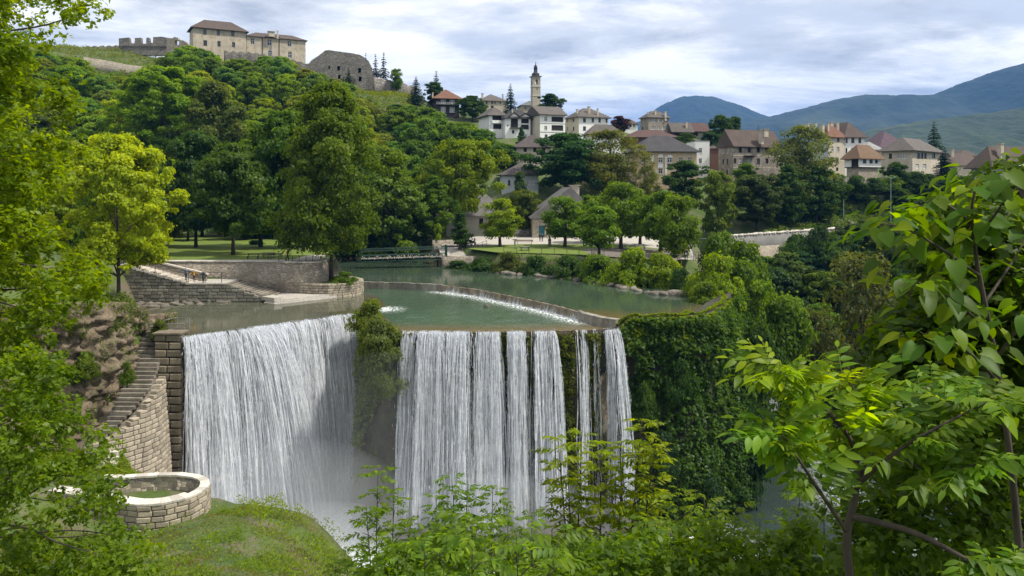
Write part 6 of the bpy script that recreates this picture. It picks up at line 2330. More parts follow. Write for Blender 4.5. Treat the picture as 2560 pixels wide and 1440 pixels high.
M_FORTDARK = rubble_material('dark_fortress_stone', (0.12, 0.11, 0.095), (0.22, 0.20, 0.17), (0.07, 0.065, 0.055), 1.0, 0.15, 0.7)
M_TEAL = plain_material('teal_door_paint', (0.015, 0.13, 0.18), 0.6)


def facade(b, Lx, Hh, rects, fmap, depth=0.22):
    """wall face with real openings; fmap(a, z, inward) -> point"""
    xs = sorted({0.0, Lx, *[min(max(r[k], 0), Lx) for r in rects for k in (0, 2)]})
    zs = sorted({0.0, Hh, *[min(max(r[k], 0), Hh) for r in rects for k in (1, 3)]})
    for i in range(len(xs) - 1):
        for j in range(len(zs) - 1):
            cx_, cz_ = (xs[i] + xs[i + 1]) / 2, (zs[j] + zs[j + 1]) / 2
            if any(r[0] < cx_ < r[2] and r[1] < cz_ < r[3] for r in rects):
                continue
            b.add([fmap(xs[i], zs[j], 0), fmap(xs[i + 1], zs[j], 0), fmap(xs[i + 1], zs[j + 1], 0), fmap(xs[i], zs[j + 1], 0)], [(0, 1, 2, 3)])
    for (a0, z0, a1, z1) in rects:
        q = [(a0, z0), (a1, z0), (a1, z1), (a0, z1)]
        for k in range(4):
            (p0, p1) = q[k], q[(k + 1) % 4]
            b.add([fmap(*p0, 0), fmap(*p0, depth), fmap(*p1, depth), fmap(*p1, 0)], [(0, 1, 2, 3)])


def window_part(root, r, fmap, kind, depth=0.22):
    a0, z0, a1, z1 = r
    fm = {'w': M_WHITE, 'd': M_FRAMEDARK, 'o': M_FRAMEDARK, 'c': M_WHITE, 'b': M_FRAMEDARK, 't': M_TEAL, 'p': M_WHITE}[kind]
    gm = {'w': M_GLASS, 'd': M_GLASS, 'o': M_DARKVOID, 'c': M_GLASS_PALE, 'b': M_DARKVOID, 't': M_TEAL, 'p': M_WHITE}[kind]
    b = MB()
    w, h = a1 - a0, z1 - z0
    t = min(0.09, w * 0.1)
    bars = [(a0, z0, a1, z0 + t), (a0, z1 - t, a1, z1), (a0, z0 + t, a0 + t, z1 - t), (a1 - t, z0 + t, a1, z1 - t)]
    if kind in ('w', 'c', 'd'):
        bars.append(((a0 + a1) / 2 - t * 0.5, z0 + t, (a0 + a1) / 2 + t * 0.5, z1 - t))
        if h > 1.1:
            zz = z0 + h * 0.62
            bars.append((a0 + t, zz, (a0 + a1) / 2 - t * 0.5, zz + t * 0.8))
            bars.append(((a0 + a1) / 2 + t * 0.5, zz, a1 - t, zz + t * 0.8))
    if kind == 'b':
        n = max(2, int(w / 0.9))
        for k in range(1, n):
            c = a0 + w * k / n
            bars.append((c - t * 0.4, z0 + t, c + t * 0.4, z1 - t))
    for (x0, y0, x1, y1) in bars:
        p = [fmap(x0, y0, depth - 0.05), fmap(x1, y0, depth - 0.05), fmap(x1, y0, depth + 0.03), fmap(x0, y0, depth + 0.03),
             fmap(x0, y1, depth - 0.05), fmap(x1, y1, depth - 0.05), fmap(x1, y1, depth + 0.03), fmap(x0, y1, depth + 0.03)]
        b.hexa(p)
    if kind != 'o':
        p = [fmap(a0 - 0.06, z0 - 0.09, -0.07), fmap(a1 + 0.06, z0 - 0.09, -0.07), fmap(a1 + 0.06, z0 - 0.09, depth * 0.9), fmap(a0 - 0.06, z0 - 0.09, depth * 0.9)]
        b.hexa(p + [Vector(q) + Vector((0, 0, 0.085)) for q in p])
    wo_ = b.build('window' if kind not in ('t',) else 'door', fm, root)
    b = MB()
    b.add([fmap(a0 + t * .6, z0 + t * .6, depth), fmap(a1 - t * .6, z0 + t * .6, depth), fmap(a1 - t * .6, z1 - t * .6, depth), fmap(a0 + t * .6, z1 - t * .6, depth)], [(0, 1, 2, 3)])
    obj('pane', b.mesh('pane', gm), wo_)


def house(name, label, cat, xl, xm, xr, D, rz, ye, yb, wall, roofm, roof='hip', yr=None, front=(), side=(), depth=None, over=0.55, chim=(), side_wall=None, right_wall=None, drop=4.0, rpos=0.5, thick=0.18, base_z=None):
    r = math.radians(rz)
    u, v = Vector((math.cos(r), math.sin(r))), Vector((-math.sin(r), math.cos(r)))
    p0 = Vector(((xm - CX) / F * D, D))
    tr, tl = (xr - CX) / F, (xl - CX) / F
    Lf = (tr * p0.y - p0.x) / (u.x - tr * u.y)
    if depth is None:
        dp = (tl * p0.y - p0.x) / (v.x - tl * v.y)
        dp = min(max(dp, 5), 16)
    else:
        dp = depth
    ze, zb = CZ - (ye - HY) / F * D, CZ - (yb - HY) / F * D
    zb = zb - drop
    root = empty(name, (p0.x, p0.y, zb), r)
    Hh = ze - zb

    def on_front(px, py):
        k = (px - CX) / F
        a = (k * p0.y - p0.x) / (u.x - k * u.y)
        d = p0.y + a * u.y
        return a, CZ - (py - HY) / F * d - zb

    def on_side(px, py):
        k = (px - CX) / F
        a = (k * p0.y - p0.x) / (v.x - k * v.y)
        d = p0.y + a * v.y
        return a, CZ - (py - HY) / F * d - zb

    def rects(lst, fn, L):
        out = []
        for (x0, y0, x1, y1, k) in lst:
            a0, z1 = fn(x0, y0)
            a1, z0 = fn(x1, y1)
            a0, a1 = min(a0, a1), max(a0, a1)
            _, z1b = fn(x1, y0)
            z1 = (z1 + z1b) / 2
            a0, a1 = max(a0, 0.12), min(a1, L - 0.12)
            z0, z1 = max(z0, 0.1), min(z1, Hh - 0.1)
            if a1 - a0 > 0.25 and z1 - z0 > 0.3:
                out.append(((a0, z0, a1, z1), k))
        return out

    rf, rs = rects(front, on_front, Lf), rects(side, on_side, dp)
    f_front = lambda a, z, i: Vector((a, i, z))
    f_left = lambda a, z, i: Vector((i, a, z))
    b = MB()
    facade(b, Lf, Hh, [q[0] for q in rf], f_front)
    b.add([(Lf, 0, 0), (Lf, dp, 0), (Lf, dp, Hh), (Lf, 0, Hh)], [(0, 1, 2, 3)])
    b.add([(0, dp, 0), (Lf, dp, 0), (Lf, dp, Hh), (0, dp, Hh)], [(3, 2, 1, 0)])
    rh = 0
    if roof != 'flat':
        yy = yr if yr is not None else ye - 15
        dd_ = D + dp * 0.5 * v.y + Lf * 0.5 * u.y
        rh = CZ - (yy - HY) / F * dd_ - ze
        rh = max(rh, 0.8)
    b2 = MB() if side_wall else b
    facade(b2, dp, Hh, [q[0] for q in rs], f_left)
    if roof == 'gable':
        for x_, bb in ((0.0, b2), (Lf, b)):
            bb.add([(x_, 0, Hh), (x_, dp, Hh), (x_, dp / 2, Hh + rh - 0.12)], [(0, 1, 2)])
    if roof == 'gable_side':
        for y_ in (0.0, dp):
            b.add([(0, y_, Hh), (Lf, y_, Hh), (Lf * rpos, y_, Hh + rh - 0.12)], [(0, 1, 2)])
    b.build('wall', wall, root)
    if side_wall:
        b2.build('side_wall', side_wall, root)
    for (q, k) in rf:
        window_part(root, q, f_front, k)
    for (q, k) in rs:
        window_part(root, q, f_left, k)
    # roof
    b = MB()
    o = over
    E = [(-o, -o), (Lf + o, -o), (Lf + o, dp + o), (-o, dp + o)]
    sl = rh / (min(dp, Lf) / 2)
    zE = Hh - o * sl * 0.55
    if roof == 'flat':
        b.box((Lf / 2, dp / 2, Hh + 0.12), (Lf + 0.1, dp + 0.1, 0.24))
    else:
        if roof == 'hip':
            ins = min(dp, Lf) / 2 * 0.9
            if Lf >= dp:
                rdg = [(ins, dp / 2), (Lf - ins, dp / 2)] if Lf - 2 * ins > 0.2 else [(Lf / 2 - .1, dp / 2), (Lf / 2 + .1, dp / 2)]
            else:
                rdg = [(Lf / 2, ins), (Lf / 2, dp - ins)]
        elif roof == 'gable':
            rdg = [(-o * 0.6, dp / 2), (Lf + o * 0.6, dp / 2)]
            E = [(-o * 0.6, -o), (Lf + o * 0.6, -o), (Lf + o * 0.6, dp + o), (-o * 0.6, dp + o)]
        else:
            rdg = [(Lf * rpos, -o * 0.8), (Lf * rpos, dp + o)]
            E = [(-o, -o * 0.8), (Lf + o, -o * 0.8), (Lf + o, dp + o), (-o, dp + o)]
        bot = [(x_, y_, zE - thick) for x_, y_ in E]
        top = [(x_, y_, zE) for x_, y_ in E]
        rd = [(x_, y_, Hh + rh) for x_, y_ in rdg]
        V = bot + top + rd
        Fc = [(3, 2, 1, 0)] + [(k, (k + 1) % 4, 4 + (k + 1) % 4, 4 + k) for k in range(4)]
        along_x = roof == 'gable' or (roof == 'hip' and Lf >= dp)
        if along_x:
            Fc += [(4, 5, 9, 8), (6, 7, 8, 9), (5, 6, 9), (7, 4, 8)]
        else:
            Fc += [(5, 6, 9, 8), (7, 4, 8, 9), (4, 5, 8), (6, 7, 9)]
        if roof in ('gable', 'gable_side'):
            # open underside so the gable wall shows
            pass
        b.add(V, Fc)
    ro = b.build('roof', roofm, root)
    for (px, py, hgt, w_) in chim:
        k = (px - CX) / F
        c = P(px, py, D + dp * 0.4 * v.y)
        loc = Vector((c.x - p0.x, c.y - p0.y))
        a_, bb_ = loc.dot(u), loc.dot(v)
        zt = c.z - zb
        m = MB()
        m.box((a_, bb_, zt - hgt / 2 - 0.8), (w_, w_, hgt + 1.6))
        m.box((a_, bb_, zt + 0.06), (w_ * 1.3, w_ * 1.3, 0.12))
        m.build('chimney', W_BEIGE, ro)
    tag(root, label, cat)
    root['_L'] = Lf
    root['_d'] = dp
    root['_H'] = Hh
    return root, (Lf, dp, Hh, f_front, on_front, f_left, on_side)


def panel(root, fmap, r, mat, name, thick=0.05):
    b = MB()
    a0, z0, a1, z1 = r
    p = [fmap(a0, z0, -thick), fmap(a1, z0, -thick), fmap(a1, z0, 0.02), fmap(a0, z0, 0.02), fmap(a0, z1, -thick), fmap(a1, z1, -thick), fmap(a1, z1, 0.02), fmap(a0, z1, 0.02)]
    b.hexa(p)
    return b.build(name, mat, root)


def W(xs, y0, y1, k):
    return [(a, y0, b, y1, k) for a, b in xs]


# --- brown timber house on the ridge
h, (Lf, dp, Hh, ff, onf, fl, ons) = house('timber_house', 'dark timber house with an orange tiled roof on the ridge', 'house', 1077, 1089, 1148, 298, 14, 242, 284, W_WOOD, R_ORANGE, 'hip', 225,
    front=W([(1102, 1114), (1124, 1137)], 246, 259, 'c') + W([(1102, 1114), (1124, 1137)], 266.5, 281, 'c'), over=1.3, chim=[(1082, 232, 1.2, 0.5)])
z_ = onf(1110, 262.5)[1]
b = MB()
b.box((Lf / 2, -0.6, z_), (Lf + 0.6, 1.2, 0.15))
b.build('balcony_floor', W_WOOD, h)
for k in range(18):
    b = MB()
    b.box((0.3 + k * (Lf - 0.6) / 17, -1.15, z_ + 0.5), (0.09, 0.06, 0.9))
    b.build('baluster', M_WHITE if k < 13 else M_GREYWOOD, h)
b = MB()
b.box((Lf / 2, -1.15, z_ + 0.98), (Lf, 0.09, 0.08))
b.build('balcony_rail', M_GREYWOOD, h)
# --- pale house behind, church
house('stone_house', 'beige stone house with a mottled hipped roof left of the church', 'house', 1180, 1202, 1268, 318, 17, 250, 276, W_PALE, R_GREY, 'hip', 237,
      front=W([(1214, 1219), (1228, 1233), (1236, 1239), (1249, 1252)], 253, 259, 'd') + [(1214, 263, 1218.5, 270, 'd'), (1227, 264, 1234, 272, 'o')], side_wall=W_CREAM, chim=[(1206, 234, 1.6, 0.7), (1257, 236, 1.2, 0.5)])
h, (Lf, dp, Hh, ff, onf, fl, ons) = house('church_nave', 'low church nave with a grey-green roof beside the bell tower', 'church', 1293, 1303, 1352, 306, 10, 262, 284, W_PALE, R_COPPER, 'hip', 252, front=[(1312, 267, 1314.5, 272, 'o')], over=0.5)


def bell_tower():
    c = P(1339, 265, 302)
    z0 = c.z - 8
    root = empty('bell_tower', (c.x, c.y, z0), math.radians(14))
    zz = lambda py: CZ - (py - HY) / F * 302 - z0
    w = 3.0
    zt = zz(192)
    zb0, zb1 = zz(212), zz(198)
    b = MB()
    b.box((0, 0, zb0 / 2), (w, w, zb0))
    t = 0.55
    for sx in (-1, 1):
        for sy in (-1, 1):
            b.box((sx * (w - 0.95) / 2, sy * (w - 0.95) / 2, (zb0 + zb1) / 2), (0.95, 0.95, zb1 - zb0))
    b.box((0, 0, (zb1 + zt) / 2), (w, w, zt - zb1))
    for fx, fy in ((0, -1), (0, 1), (-1, 0), (1, 0)):       # pointed heads of the openings
        for s in (-1, 1):
            pts_ = [(s * 0.56, zb1 + 0.01), (s * 0.56, zb1 - 1.0), (s * 0.28, zb1 - 0.45), (0, zb1 - 0.12), (0, zb1 + 0.01)]
            V = []
            for dd_ in (w / 2, w / 2 - 0.5):
                for a, z in pts_:
                    V.append((a, fy * dd_, z) if fy else (fx * dd_, a, z))
            n = len(pts_)
            b.add(V, [tuple(range(n)), tuple(reversed(range(n, 2 * n)))] + [(k, (k + 1) % n, n + (k + 1) % n, n + k) for k in range(n)])
    b.build('tower_shaft', W_PALE, root)
    for py, g in ((192, 0.42), (217, 0.16), (240, 0.12)):
        b = MB()
        b.box((0, 0, zz(py)), (w + g * 2, w + g * 2, 0.28))
        b.build('cornice', M_COPING if py > 195 else R_COPPER, root)
    b = MB()
    b.box((0.15, -w / 2 - 0.005, zz(223)), (0.28, 0.06, 0.7))
    b.build('slit_window', M_DARKVOID, root)
    b = MB()
    b.lathe([(1.42, zz(191)), (1.42, zz(189.5)), (1.50, zz(187)), (1.38, zz(184)), (0.95, zz(182)), (0.72, zz(180.5)), (0.66, zz(179))], 12)
    b.build('onion_dome', R_SLATE, root, smooth=True)
    b = MB()
    for k in range(6):
        a = k * math.pi / 3
        b.tube([(0.56 * math.cos(a), 0.56 * math.sin(a), zz(180)), (0.56 * math.cos(a), 0.56 * math.sin(a), zz(171.5))], 0.13, 6)
    b.lathe([(0.0, zz(179.6)), (0.7, zz(179.6)), (0.7, zz(178.8)), (0.0, zz(178.8))], 10)
    b.lathe([(0.0, zz(172)), (0.76, zz(172)), (0.8, zz(170.5)), (0.0, zz(170.5))], 10)
    b.build('lantern', R_SLATE, root)
    b = MB()
    b.lathe([(0.62, zz(170.4)), (0.66, zz(167.5)), (0.5, zz(164.5)), (0.2, zz(162)), (0.07, zz(160.5)), (0.2, zz(159.8)), (0.22, zz(158.8)), (0.05, zz(158)), (0.03, zz(153))], 10)
    b.box((0, 0, zz(154.6)), (0.5, 0.06, 0.07))
    b.build('finial', R_SLATE, root)
    tag(root, 'slender square church bell tower with a dark onion dome', 'tower')


bell_tower()
# --- white houses under the church
h, (Lf, dp, Hh, ff, onf, fl, ons) = house('white_house', 'white villa with an arched balcony at the left end of the row', 'house', 1197, 1223, 1262, 262, 20, 284, 332, W_WHITE, R_GREY, 'hip', 270,
    front=[(1231, 288, 1254, 301, 'b'), (1233, 310, 1254, 322, 'b')], over=0.9)
a0, z0 = onf(1229, 308)
a1, z1 = onf(1256, 301.5)
panel(h, ff, (a0, z0, a1, z1), W_WHITE, 'balcony_parapet', 0.7)
h, (Lf, dp, Hh, ff, onf, fl, ons) = house('white_house', 'white house with two small gables and an arched dark loggia', 'house', 1258, 1263, 1326, 259, 12, 292, 345, W_WHITE, R_SLATE, 'hip', 276,
    front=[(1277, 296, 1295, 318, 'b'), (1303, 297, 1322, 308, 'b'), (1302.5, 311.5, 1322, 323, 'b'), (1280, 325, 1286, 334, 'o'), (1268, 312, 1271, 316, 'o'), (1307, 336, 1318, 344, 'c')], over=0.7, chim=[(1281, 273, 1.0, 0.4)])
for (xa, xb, yt) in ((1271, 1299, 281), (1298, 1328, 283)):
    a0, z0 = onf(xa, 294)
    a1, _ = onf(xb, 294)
    zt = onf((xa + xb) / 2, yt)[1]
    b = MB()
    m_ = (a0 + a1) / 2
    b.add([(a0, -0.15, z0), (a1, -0.15, z0), (m_, -0.15, zt - 0.25), (a0, 4, z0), (a1, 4, z0), (m_, 4, zt - 0.25)], [(0, 1, 2), (0, 2, 5, 3), (1, 4, 5, 2)])
    go = b.build('gable', W_WHITE, h)
    b = MB()
    for s, e in ((a0 - 0.4, -1), (a1 + 0.4, 1)):
        b.hexa([(s, -0.7, z0 - 0.1), (m_, -0.7, zt - 0.02), (m_, 4, zt - 0.02), (s, 4, z0 - 0.1), (s, -0.7, z0 + 0.08), (m_, -0.7, zt + 0.16), (m_, 4, zt + 0.16), (s, 4, z0 + 0.08)])
    b.build('gable_roof', R_SLATE, go)
a0, z0 = onf(1275, 320)
a1, z1 = onf(1299, 311)
for k in range(9):
    b = MB()
    b.box((a0 + (a1 - a0) * k / 8, -1.0, (z0 + z1) / 2), (0.06, 0.05, z1 - z0))
    b.build('baluster', M_FRAMEDARK, h)
b = MB()
b.box(((a0 + a1) / 2, -0.5, z0), (a1 - a0 + 0.2, 1.1, 0.16))
b.build('balcony_floor', M_FRAMEDARK, h)
h, _ = house('white_house', 'tall white house with dark loggias and a cream gable wall', 'house', 1316, 1350, 1413, 256, 22, 283, 345, W_WHITE, R_GREY, 'gable', 266,
      front=[(1361, 292, 1368, 303, 'w'), (1379, 292, 1408, 304.5, 'b'), (1361, 315, 1368, 325, 'w'), (1379, 313, 1408, 326, 'b'), (1362, 336, 1369, 343, 'd'), (1381, 336, 1386, 343, 'd'), (1390, 336, 1395, 343, 'd')], side_wall=W_CREAM, over=0.9)
for py in (309, 331):
    b = MB()
    b.box((h['_L'] / 2, -0.03, CZ - (py - HY) / F * 258 - h.location.z), (h['_L'], 0.08, 0.18))
    b.build('string_course', M_GREYWOOD, h)
house('white_house', 'cubic white house with a grey hipped roof and three chimneys', 'house', 1414, 1447, 1521, 264, 24, 289, 356, W_WHITE, R_GREY, 'hip', 271,
      front=W([(1457.5, 1465), (1479, 1485), (1496, 1502), (1514, 1518.5)], 295, 305.5, 'd') + W([(1457.5, 1465), (1479, 1485)], 316, 326, 'd') + [(1458, 338, 1464.5, 346, 'd')],
      side=W([(1432, 1435.5), (1417, 1419)], 296, 304, 'd') + W([(1432, 1435.5), (1417, 1419)], 317, 326, 'd'), side_wall=W_CREAM, over=0.9, chim=[(1443, 274, 1.2, 0.6), (1472, 267, 1.4, 0.7), (1494, 272, 1.2, 0.5)])
house('small_white_house', 'small white house with a mossy pyramid roof behind the feathery tree', 'house', 1468, 1475, 1551, 246, 10, 330, 372, W_WHITE, R_GREY, 'hip', 311, front=W([(1480, 1484), (1495, 1500)], 338, 347, 'd'), over=1.0)
house('far_house', 'far white house with a brown roof beside the purple tree', 'house', 1556, 1562, 1594, 302, 10, 308, 322, W_WHITE, R_BROWN, 'hip', 298, front=W([(1566, 1570), (1573, 1579), (1583, 1587)], 310.5, 317, 'd'), depth=9)
house('grey_block', 'tall grey-brown block with pale windows against the mountain', 'house', 1601, 1621, 1673, 282, 20, 291, 335, W_GREY, R_GREY, 'hip', 278,
      front=W([(1628, 1632.5), (1633.5, 1638), (1644, 1649), (1655, 1659), (1660, 1664.5)], 296.5, 305, 'c') + W([(1628, 1632.5), (1633.5, 1638), (1644, 1649), (1655, 1659), (1660, 1664.5)], 316, 324, 'c'), side=W([(1605, 1608)], 317, 324, 'd'), chim=[(1638, 277, 1.2, 0.6), (1663, 279.5, 1.6, 0.7), (1620, 281, 0.8, 0.4)])
house('red_roof_house', 'long low house with a dark red roof behind the yellow house', 'house', 1556, 1568, 1694, 262, 4, 341, 360, W_BRICK, R_RED, 'hip', 325, front=W([(1590, 1593), (1597, 1602), (1606, 1610)], 345, 352, 'd'), depth=11, over=0.9)
house('wooden_house', 'old wooden house with a brown gable roof and dark gallery', 'house', 1672, 1680, 1731, 282, 12, 326, 352, W_WOOD, R_GREY, 'gable', 307, front=[(1684, 329, 1708, 340, 'b')], over=0.8, chim=[(1716, 306, 1.2, 0.6)])
house('wooden_house', 'grey plank house with a reddish roof right of the wooden gallery', 'house', 1722, 1728, 1774, 286, 8, 326, 352, M_GREYWOOD, R_RED, 'gable', 307, front=[(1733, 331, 1745, 341, 'o')], depth=9, over=0.7)
# --- middle houses
house('beige_house', 'beige house with dark windows under a steep brown hipped roof', 'house', 1287, 1291, 1374, 226, 6, 364, 420, W_BEIGE, R_SLATE if False else roof_material('mauve_brown_tiles', (0.095, 0.075, 0.075), (0.14, 0.11, 0.105), (0.3, 0.27, 0.26), 0.2), 'hip', 337,
      front=W([(1309, 1317), (1333, 1341), (1356, 1363)], 368.5, 380, 'o') + [(1309.5, 390, 1317, 401.5, 'd'), (1333, 390, 1341, 401.5, 'p')], depth=11, over=1.0, side_wall=W_BLUE)
house('blue_house', 'pale blue house with a mossy brown roof half hidden by trees', 'house', 1252, 1254.5, 1346, 206, 4, 434, 485, W_BLUE, roof_material('mossy_brown_tiles', (0.10, 0.082, 0.078), (0.15, 0.125, 0.115), (0.3, 0.28, 0.26), 0.25), 'hip', 409,
      front=[(1270, 450, 1276, 463, 'd'), (1318, 450, 1326, 462, 'c'), (1330, 450, 1337, 462, 'c')], depth=11, over=0.8)
h, (Lf, dp, Hh, ff, onf, fl, ons) = house('yellow_house', 'peeling yellow house with arched white window surrounds and a slate roof', 'house', 1580, 1592, 1742, 216, 6, 375, 470, W_YELLOW, R_SLATE, 'hip', 339,
      front=W([(1604, 1613), (1646, 1656.5), (1669, 1680), (1697.5, 1707), (1720, 1729.5)], 394, 406.5, 'w') + [(1646, 422, 1656.5, 435, 'w'), (1604, 424, 1612, 436, 'w'), (1669, 410, 1680, 421, 'd'), (1697, 424, 1706, 436, 'w')], over=0.9, depth=13)
for (xa, xb, y0, y1, m_) in ((1602.5, 1614.5, 394, 387, 0), (1624, 1634, 407, 388, 0), (1644.5, 1658, 394, 385, 0), (1667.5, 1681.5, 394, 387, 0), (1696, 1708.5, 394, 387, 1), (1718.5, 1731, 394, 387, 1), (1645, 1657.5, 419, 408.5, 0)):
    a0, z0 = onf(xa, y0)
    a1, z1 = onf(xb, y1)
    b = MB()
    n = 9
    top = [(a0 + (a1 - a0) * (0.5 - 0.5 * math.cos(math.pi * k / (n - 1))), z1 - (min(z1 - z0, (a1 - a0) / 2)) * (1 - math.sin(math.pi * k / (n - 1)))) for k in range(n)]
    if y0 - y1 > 9 and y0 < 410 or xa == 1645:
        top = [(a0, z1), (a1, z1)]
        n = 2
    poly = [(a1, z0), (a0, z0)][::-1] + top[::-1]
    m = len(poly)
    b.add([(x_, -0.06, z) for x_, z in poly] + [(x_, 0.02, z) for x_, z in poly], [tuple(range(m))] + [(k, m + k, m + (k + 1) % m, (k + 1) % m) for k in range(m)])
    b.build('plaster_panel', W_WHITE if m_ == 0 else W_YELLOW, h)
b = MB()
b.box((Lf / 2, -0.12, Hh - 0.45), (Lf + 0.2, 0.3, 0.3))
b.build('cornice', W_CREAM, h)
a0, z0 = onf(1663, 440)
a1, z1 = onf(1666.5, 390)
panel(h, ff, (a0, z0, a1, z1), W_WHITE, 'pilaster', 0.1)
b = MB()
b.tube([(onf(1612, 380)[0], -0.12, Hh - 0.5), (onf(1612, 380)[0], -0.12, 1)], 0.09, 6)
b.build('downpipe', M_IRON, h)
house('modern_house', 'plain white flat-roofed house right of the yellow house', 'house', 1733, 1738, 1774, 230, 4, 353.5, 415, W_WHITE, M_GREYWOOD, 'flat', None, front=[(1747, 370, 1755.5, 382.5, 'w'), (1747, 396, 1755, 409, 'w')], depth=9)
house('small_shed', 'small dark reddish shed between the white and ruined houses', 'shed', 1774, 1776, 1798, 240, 4, 370, 400, W_BRICK, R_BROWN, 'hip', 364, depth=5, over=0.3)
h, (Lf, dp, Hh, ff, onf, fl, ons) = house('ruined_house', 'large derelict grey house with gaping windows and a brown gable roof', 'house', 1796, 1833, 1950, 224, 22, 361, 462, W_RUIN, R_BROWN, 'gable', 325.5,
      front=W([(1847, 1855), (1869, 1877.5), (1892, 1900), (1913, 1921.5)], 368, 381.5, 'o') + [(1937, 369, 1946, 380, 'c'), (1834.5, 396, 1840.5, 409, 'o'), (1847, 396, 1855, 409, 'c'), (1868, 397, 1878, 410, 'c'), (1892, 396, 1900, 409, 'd'), (1914, 396, 1921, 409, 'o'), (1834, 424, 1839, 437, 'o'), (1850, 424, 1858, 437, 'd')],
      side=W([(1806.5, 1810), (1817, 1820.5)], 370, 383, 'c') + W([(1806, 1809.5), (1816.5, 1820)], 397, 411, 'o') + [(1815.5, 425, 1819.5, 438, 'd')], over=0.7, chim=[(1903.5, 327, 2.2, 1.0), (1912, 324, 0.5, 1.4)])
for py in (389, 419):
    b = MB()
    zz_ = CZ - (py - HY) / F * 224 - h.location.z
    b.box((Lf / 2, -0.02, zz_), (Lf, 0.07, 0.16))
    b.build('string_course', W_BEIGE, h)
a0, z0 = onf(1858, 392)
a1, z1 = onf(1885, 390)
b = MB()
b.box(((a0 + a1) / 2, -0.7, z1), (a1 - a0, 1.4, 0.12))
b.build('balcony_slab', M_IRON, h)
# --- right-hand group
house('apartment_house', 'beige three-storey house with an orange hipped roof', 'house', 2042, 2071, 2112, 250, 30, 338, 440, W_BEIGE, R_ORANGE, 'hip', 315,
      front=[(2093, 343.5, 2099, 354.5, 'd'), (2078, 345, 2082, 354, 'c'), (2078, 366, 2084, 380, 'c'), (2092, 367, 2098.5, 380, 'c'), (2091, 394, 2097, 406, 'd'), (2076, 394, 2081, 401, 'd'), (2090, 419, 2096, 428, 'o')], side_wall=W_BLUE, over=0.7, chim=[(2056, 312, 1.4, 0.9), (2038, 310, 1.6, 0.9), (2019, 310, 1.6, 0.9), (2070, 311, 1, 0.5)])
house('apartment_house', 'white three-storey house with a steep mottled brown roof', 'house', 2106, 2112.5, 2161, 254, 14, 338, 430, W_WHITE, R_BROWN, 'hip', 307,
      front=W([(2113.8, 2119.5), (2128, 2136), (2146, 2153)], 344.5, 357, 'd') + W([(2113.8, 2118.5), (2128, 2135)], 370, 382, 'd'), depth=13, over=0.9, chim=[(2078, 306, 2, 1.0), (2094, 307, 1.0, 0.7)])
h, (Lf, dp, Hh, ff, onf, fl, ons) = house('oriental_house', 'small white jettied house with a brown pyramid roof', 'house', 2114, 2148, 2203, 233, 30, 390, 417, W_WHITE, roof_material('rusty_tiles', (0.21, 0.12, 0.065), (0.30, 0.19, 0.11), (0.12, 0.10, 0.07), 0.35), 'hip', 362,
      front=W([(2157, 2166), (2174, 2182), (2187.5, 2195)], 394.5, 408, 'd'), side=[(2128, 395, 2146, 416, 'b')], over=0.9, drop=0.0)
b = MB()
b.box((Lf / 2 - 0.3, dp / 2, -2.2), (Lf - 1.3, dp - 1.0, 4.6))
b.build('stone_ground_floor', M_RUBBLE_PALE, h)
b = MB()
b.box((Lf / 2, dp / 2, -0.07), (Lf + 0.1, dp + 0.1, 0.22))
b.build('jetty_beam', W_WOOD, h)
h, (Lf, dp, Hh, ff, onf, fl, ons) = house('tan_house', 'tan two-storey house with a wide grey-brown hipped roof', 'house', 2204, 2281, 2350, 240, 42, 371, 430, W_BEIGE, R_GREY, 'hip', 346,
      front=[(2292.5, 382, 2300, 396, 'd'), (2301, 382, 2308.5, 396, 'd'), (2309.5, 382, 2317, 396, 'd'), (2330, 382, 2338.5, 395, 'd'), (2289, 410, 2298, 423, 'c'), (2306.5, 410, 2316, 423, 'c')],
      side=[(2243, 383, 2251.5, 396.5, 'c'), (2255.6, 383, 2265.5, 396.5, 'c'), (2222, 384, 2230, 396, 'd')], over=1.2)
b = MB()
z_ = onf(2300, 404)[1]
b.box((1.2, 3.0, z_), (2.4 + 0.2, 5.5, 0.15))
b.build('string_course', W_BEIGE, h)
rwall = empty('garden_wall', P(2200, 450, 226))
q0 = np.array(rwall.location)
sweep_wall('wall', [(P(2118, 450, 226).x, 228), (P(2200, 450, 225).x, 226), (P(2300, 450, 232).x, 232)], 0.5, CZ - (470 - HY) / F * 226 - 2, CZ - (446 - HY) / F * 226, M_RUBBLE, rwall, tuple(q0))
tag(rwall, 'crumbling garden wall below the small jettied house', 'wall')
house('purple_roof_house', 'distant house with a mauve roof with white patches', 'house', 2190, 2200, 2272, 300, 12, 366, 380, W_BEIGE, R_PURPLE, 'hip', 329, depth=14)
house('tin_roof_house', 'low house with a pale tin roof behind the jettied house', 'house', 2158, 2162, 2206, 262, 6, 372, 385, W_BEIGE, R_TIN, 'hip', 355, depth=9)
house('far_brown_house', 'distant house with a brown gabled roof and a tall chimney', 'house', 2372, 2376, 2452, 270, 4, 412, 425, W_BEIGE, R_BROWN, 'gable', 384, depth=12, chim=[(2380, 374, 2.4, 0.9)])
house('far_brown_house', 'distant brown-roofed house peeping over the gabled one', 'house', 2396, 2400, 2442, 284, 4, 388, 400, W_BEIGE, R_BROWN, 'hip', 375, depth=9)
h, (Lf, dp, Hh, ff, onf, fl, ons) = house('corner_house', 'white balconied house with a two-tone brown roof at the right edge', 'house', 2430, 2478, 2620, 182, 22, 407, 495, W_BLUE, R_BROWN, 'hip', 366,
      front=[(2510, 420, 2527, 436, 'd'), (2533, 420, 2554, 444, 'd'), (2533, 452, 2549, 469, 'd'), (2570, 420, 2585, 440, 'd')], over=1.2, chim=[(2501, 360, 2.2, 1.0)])
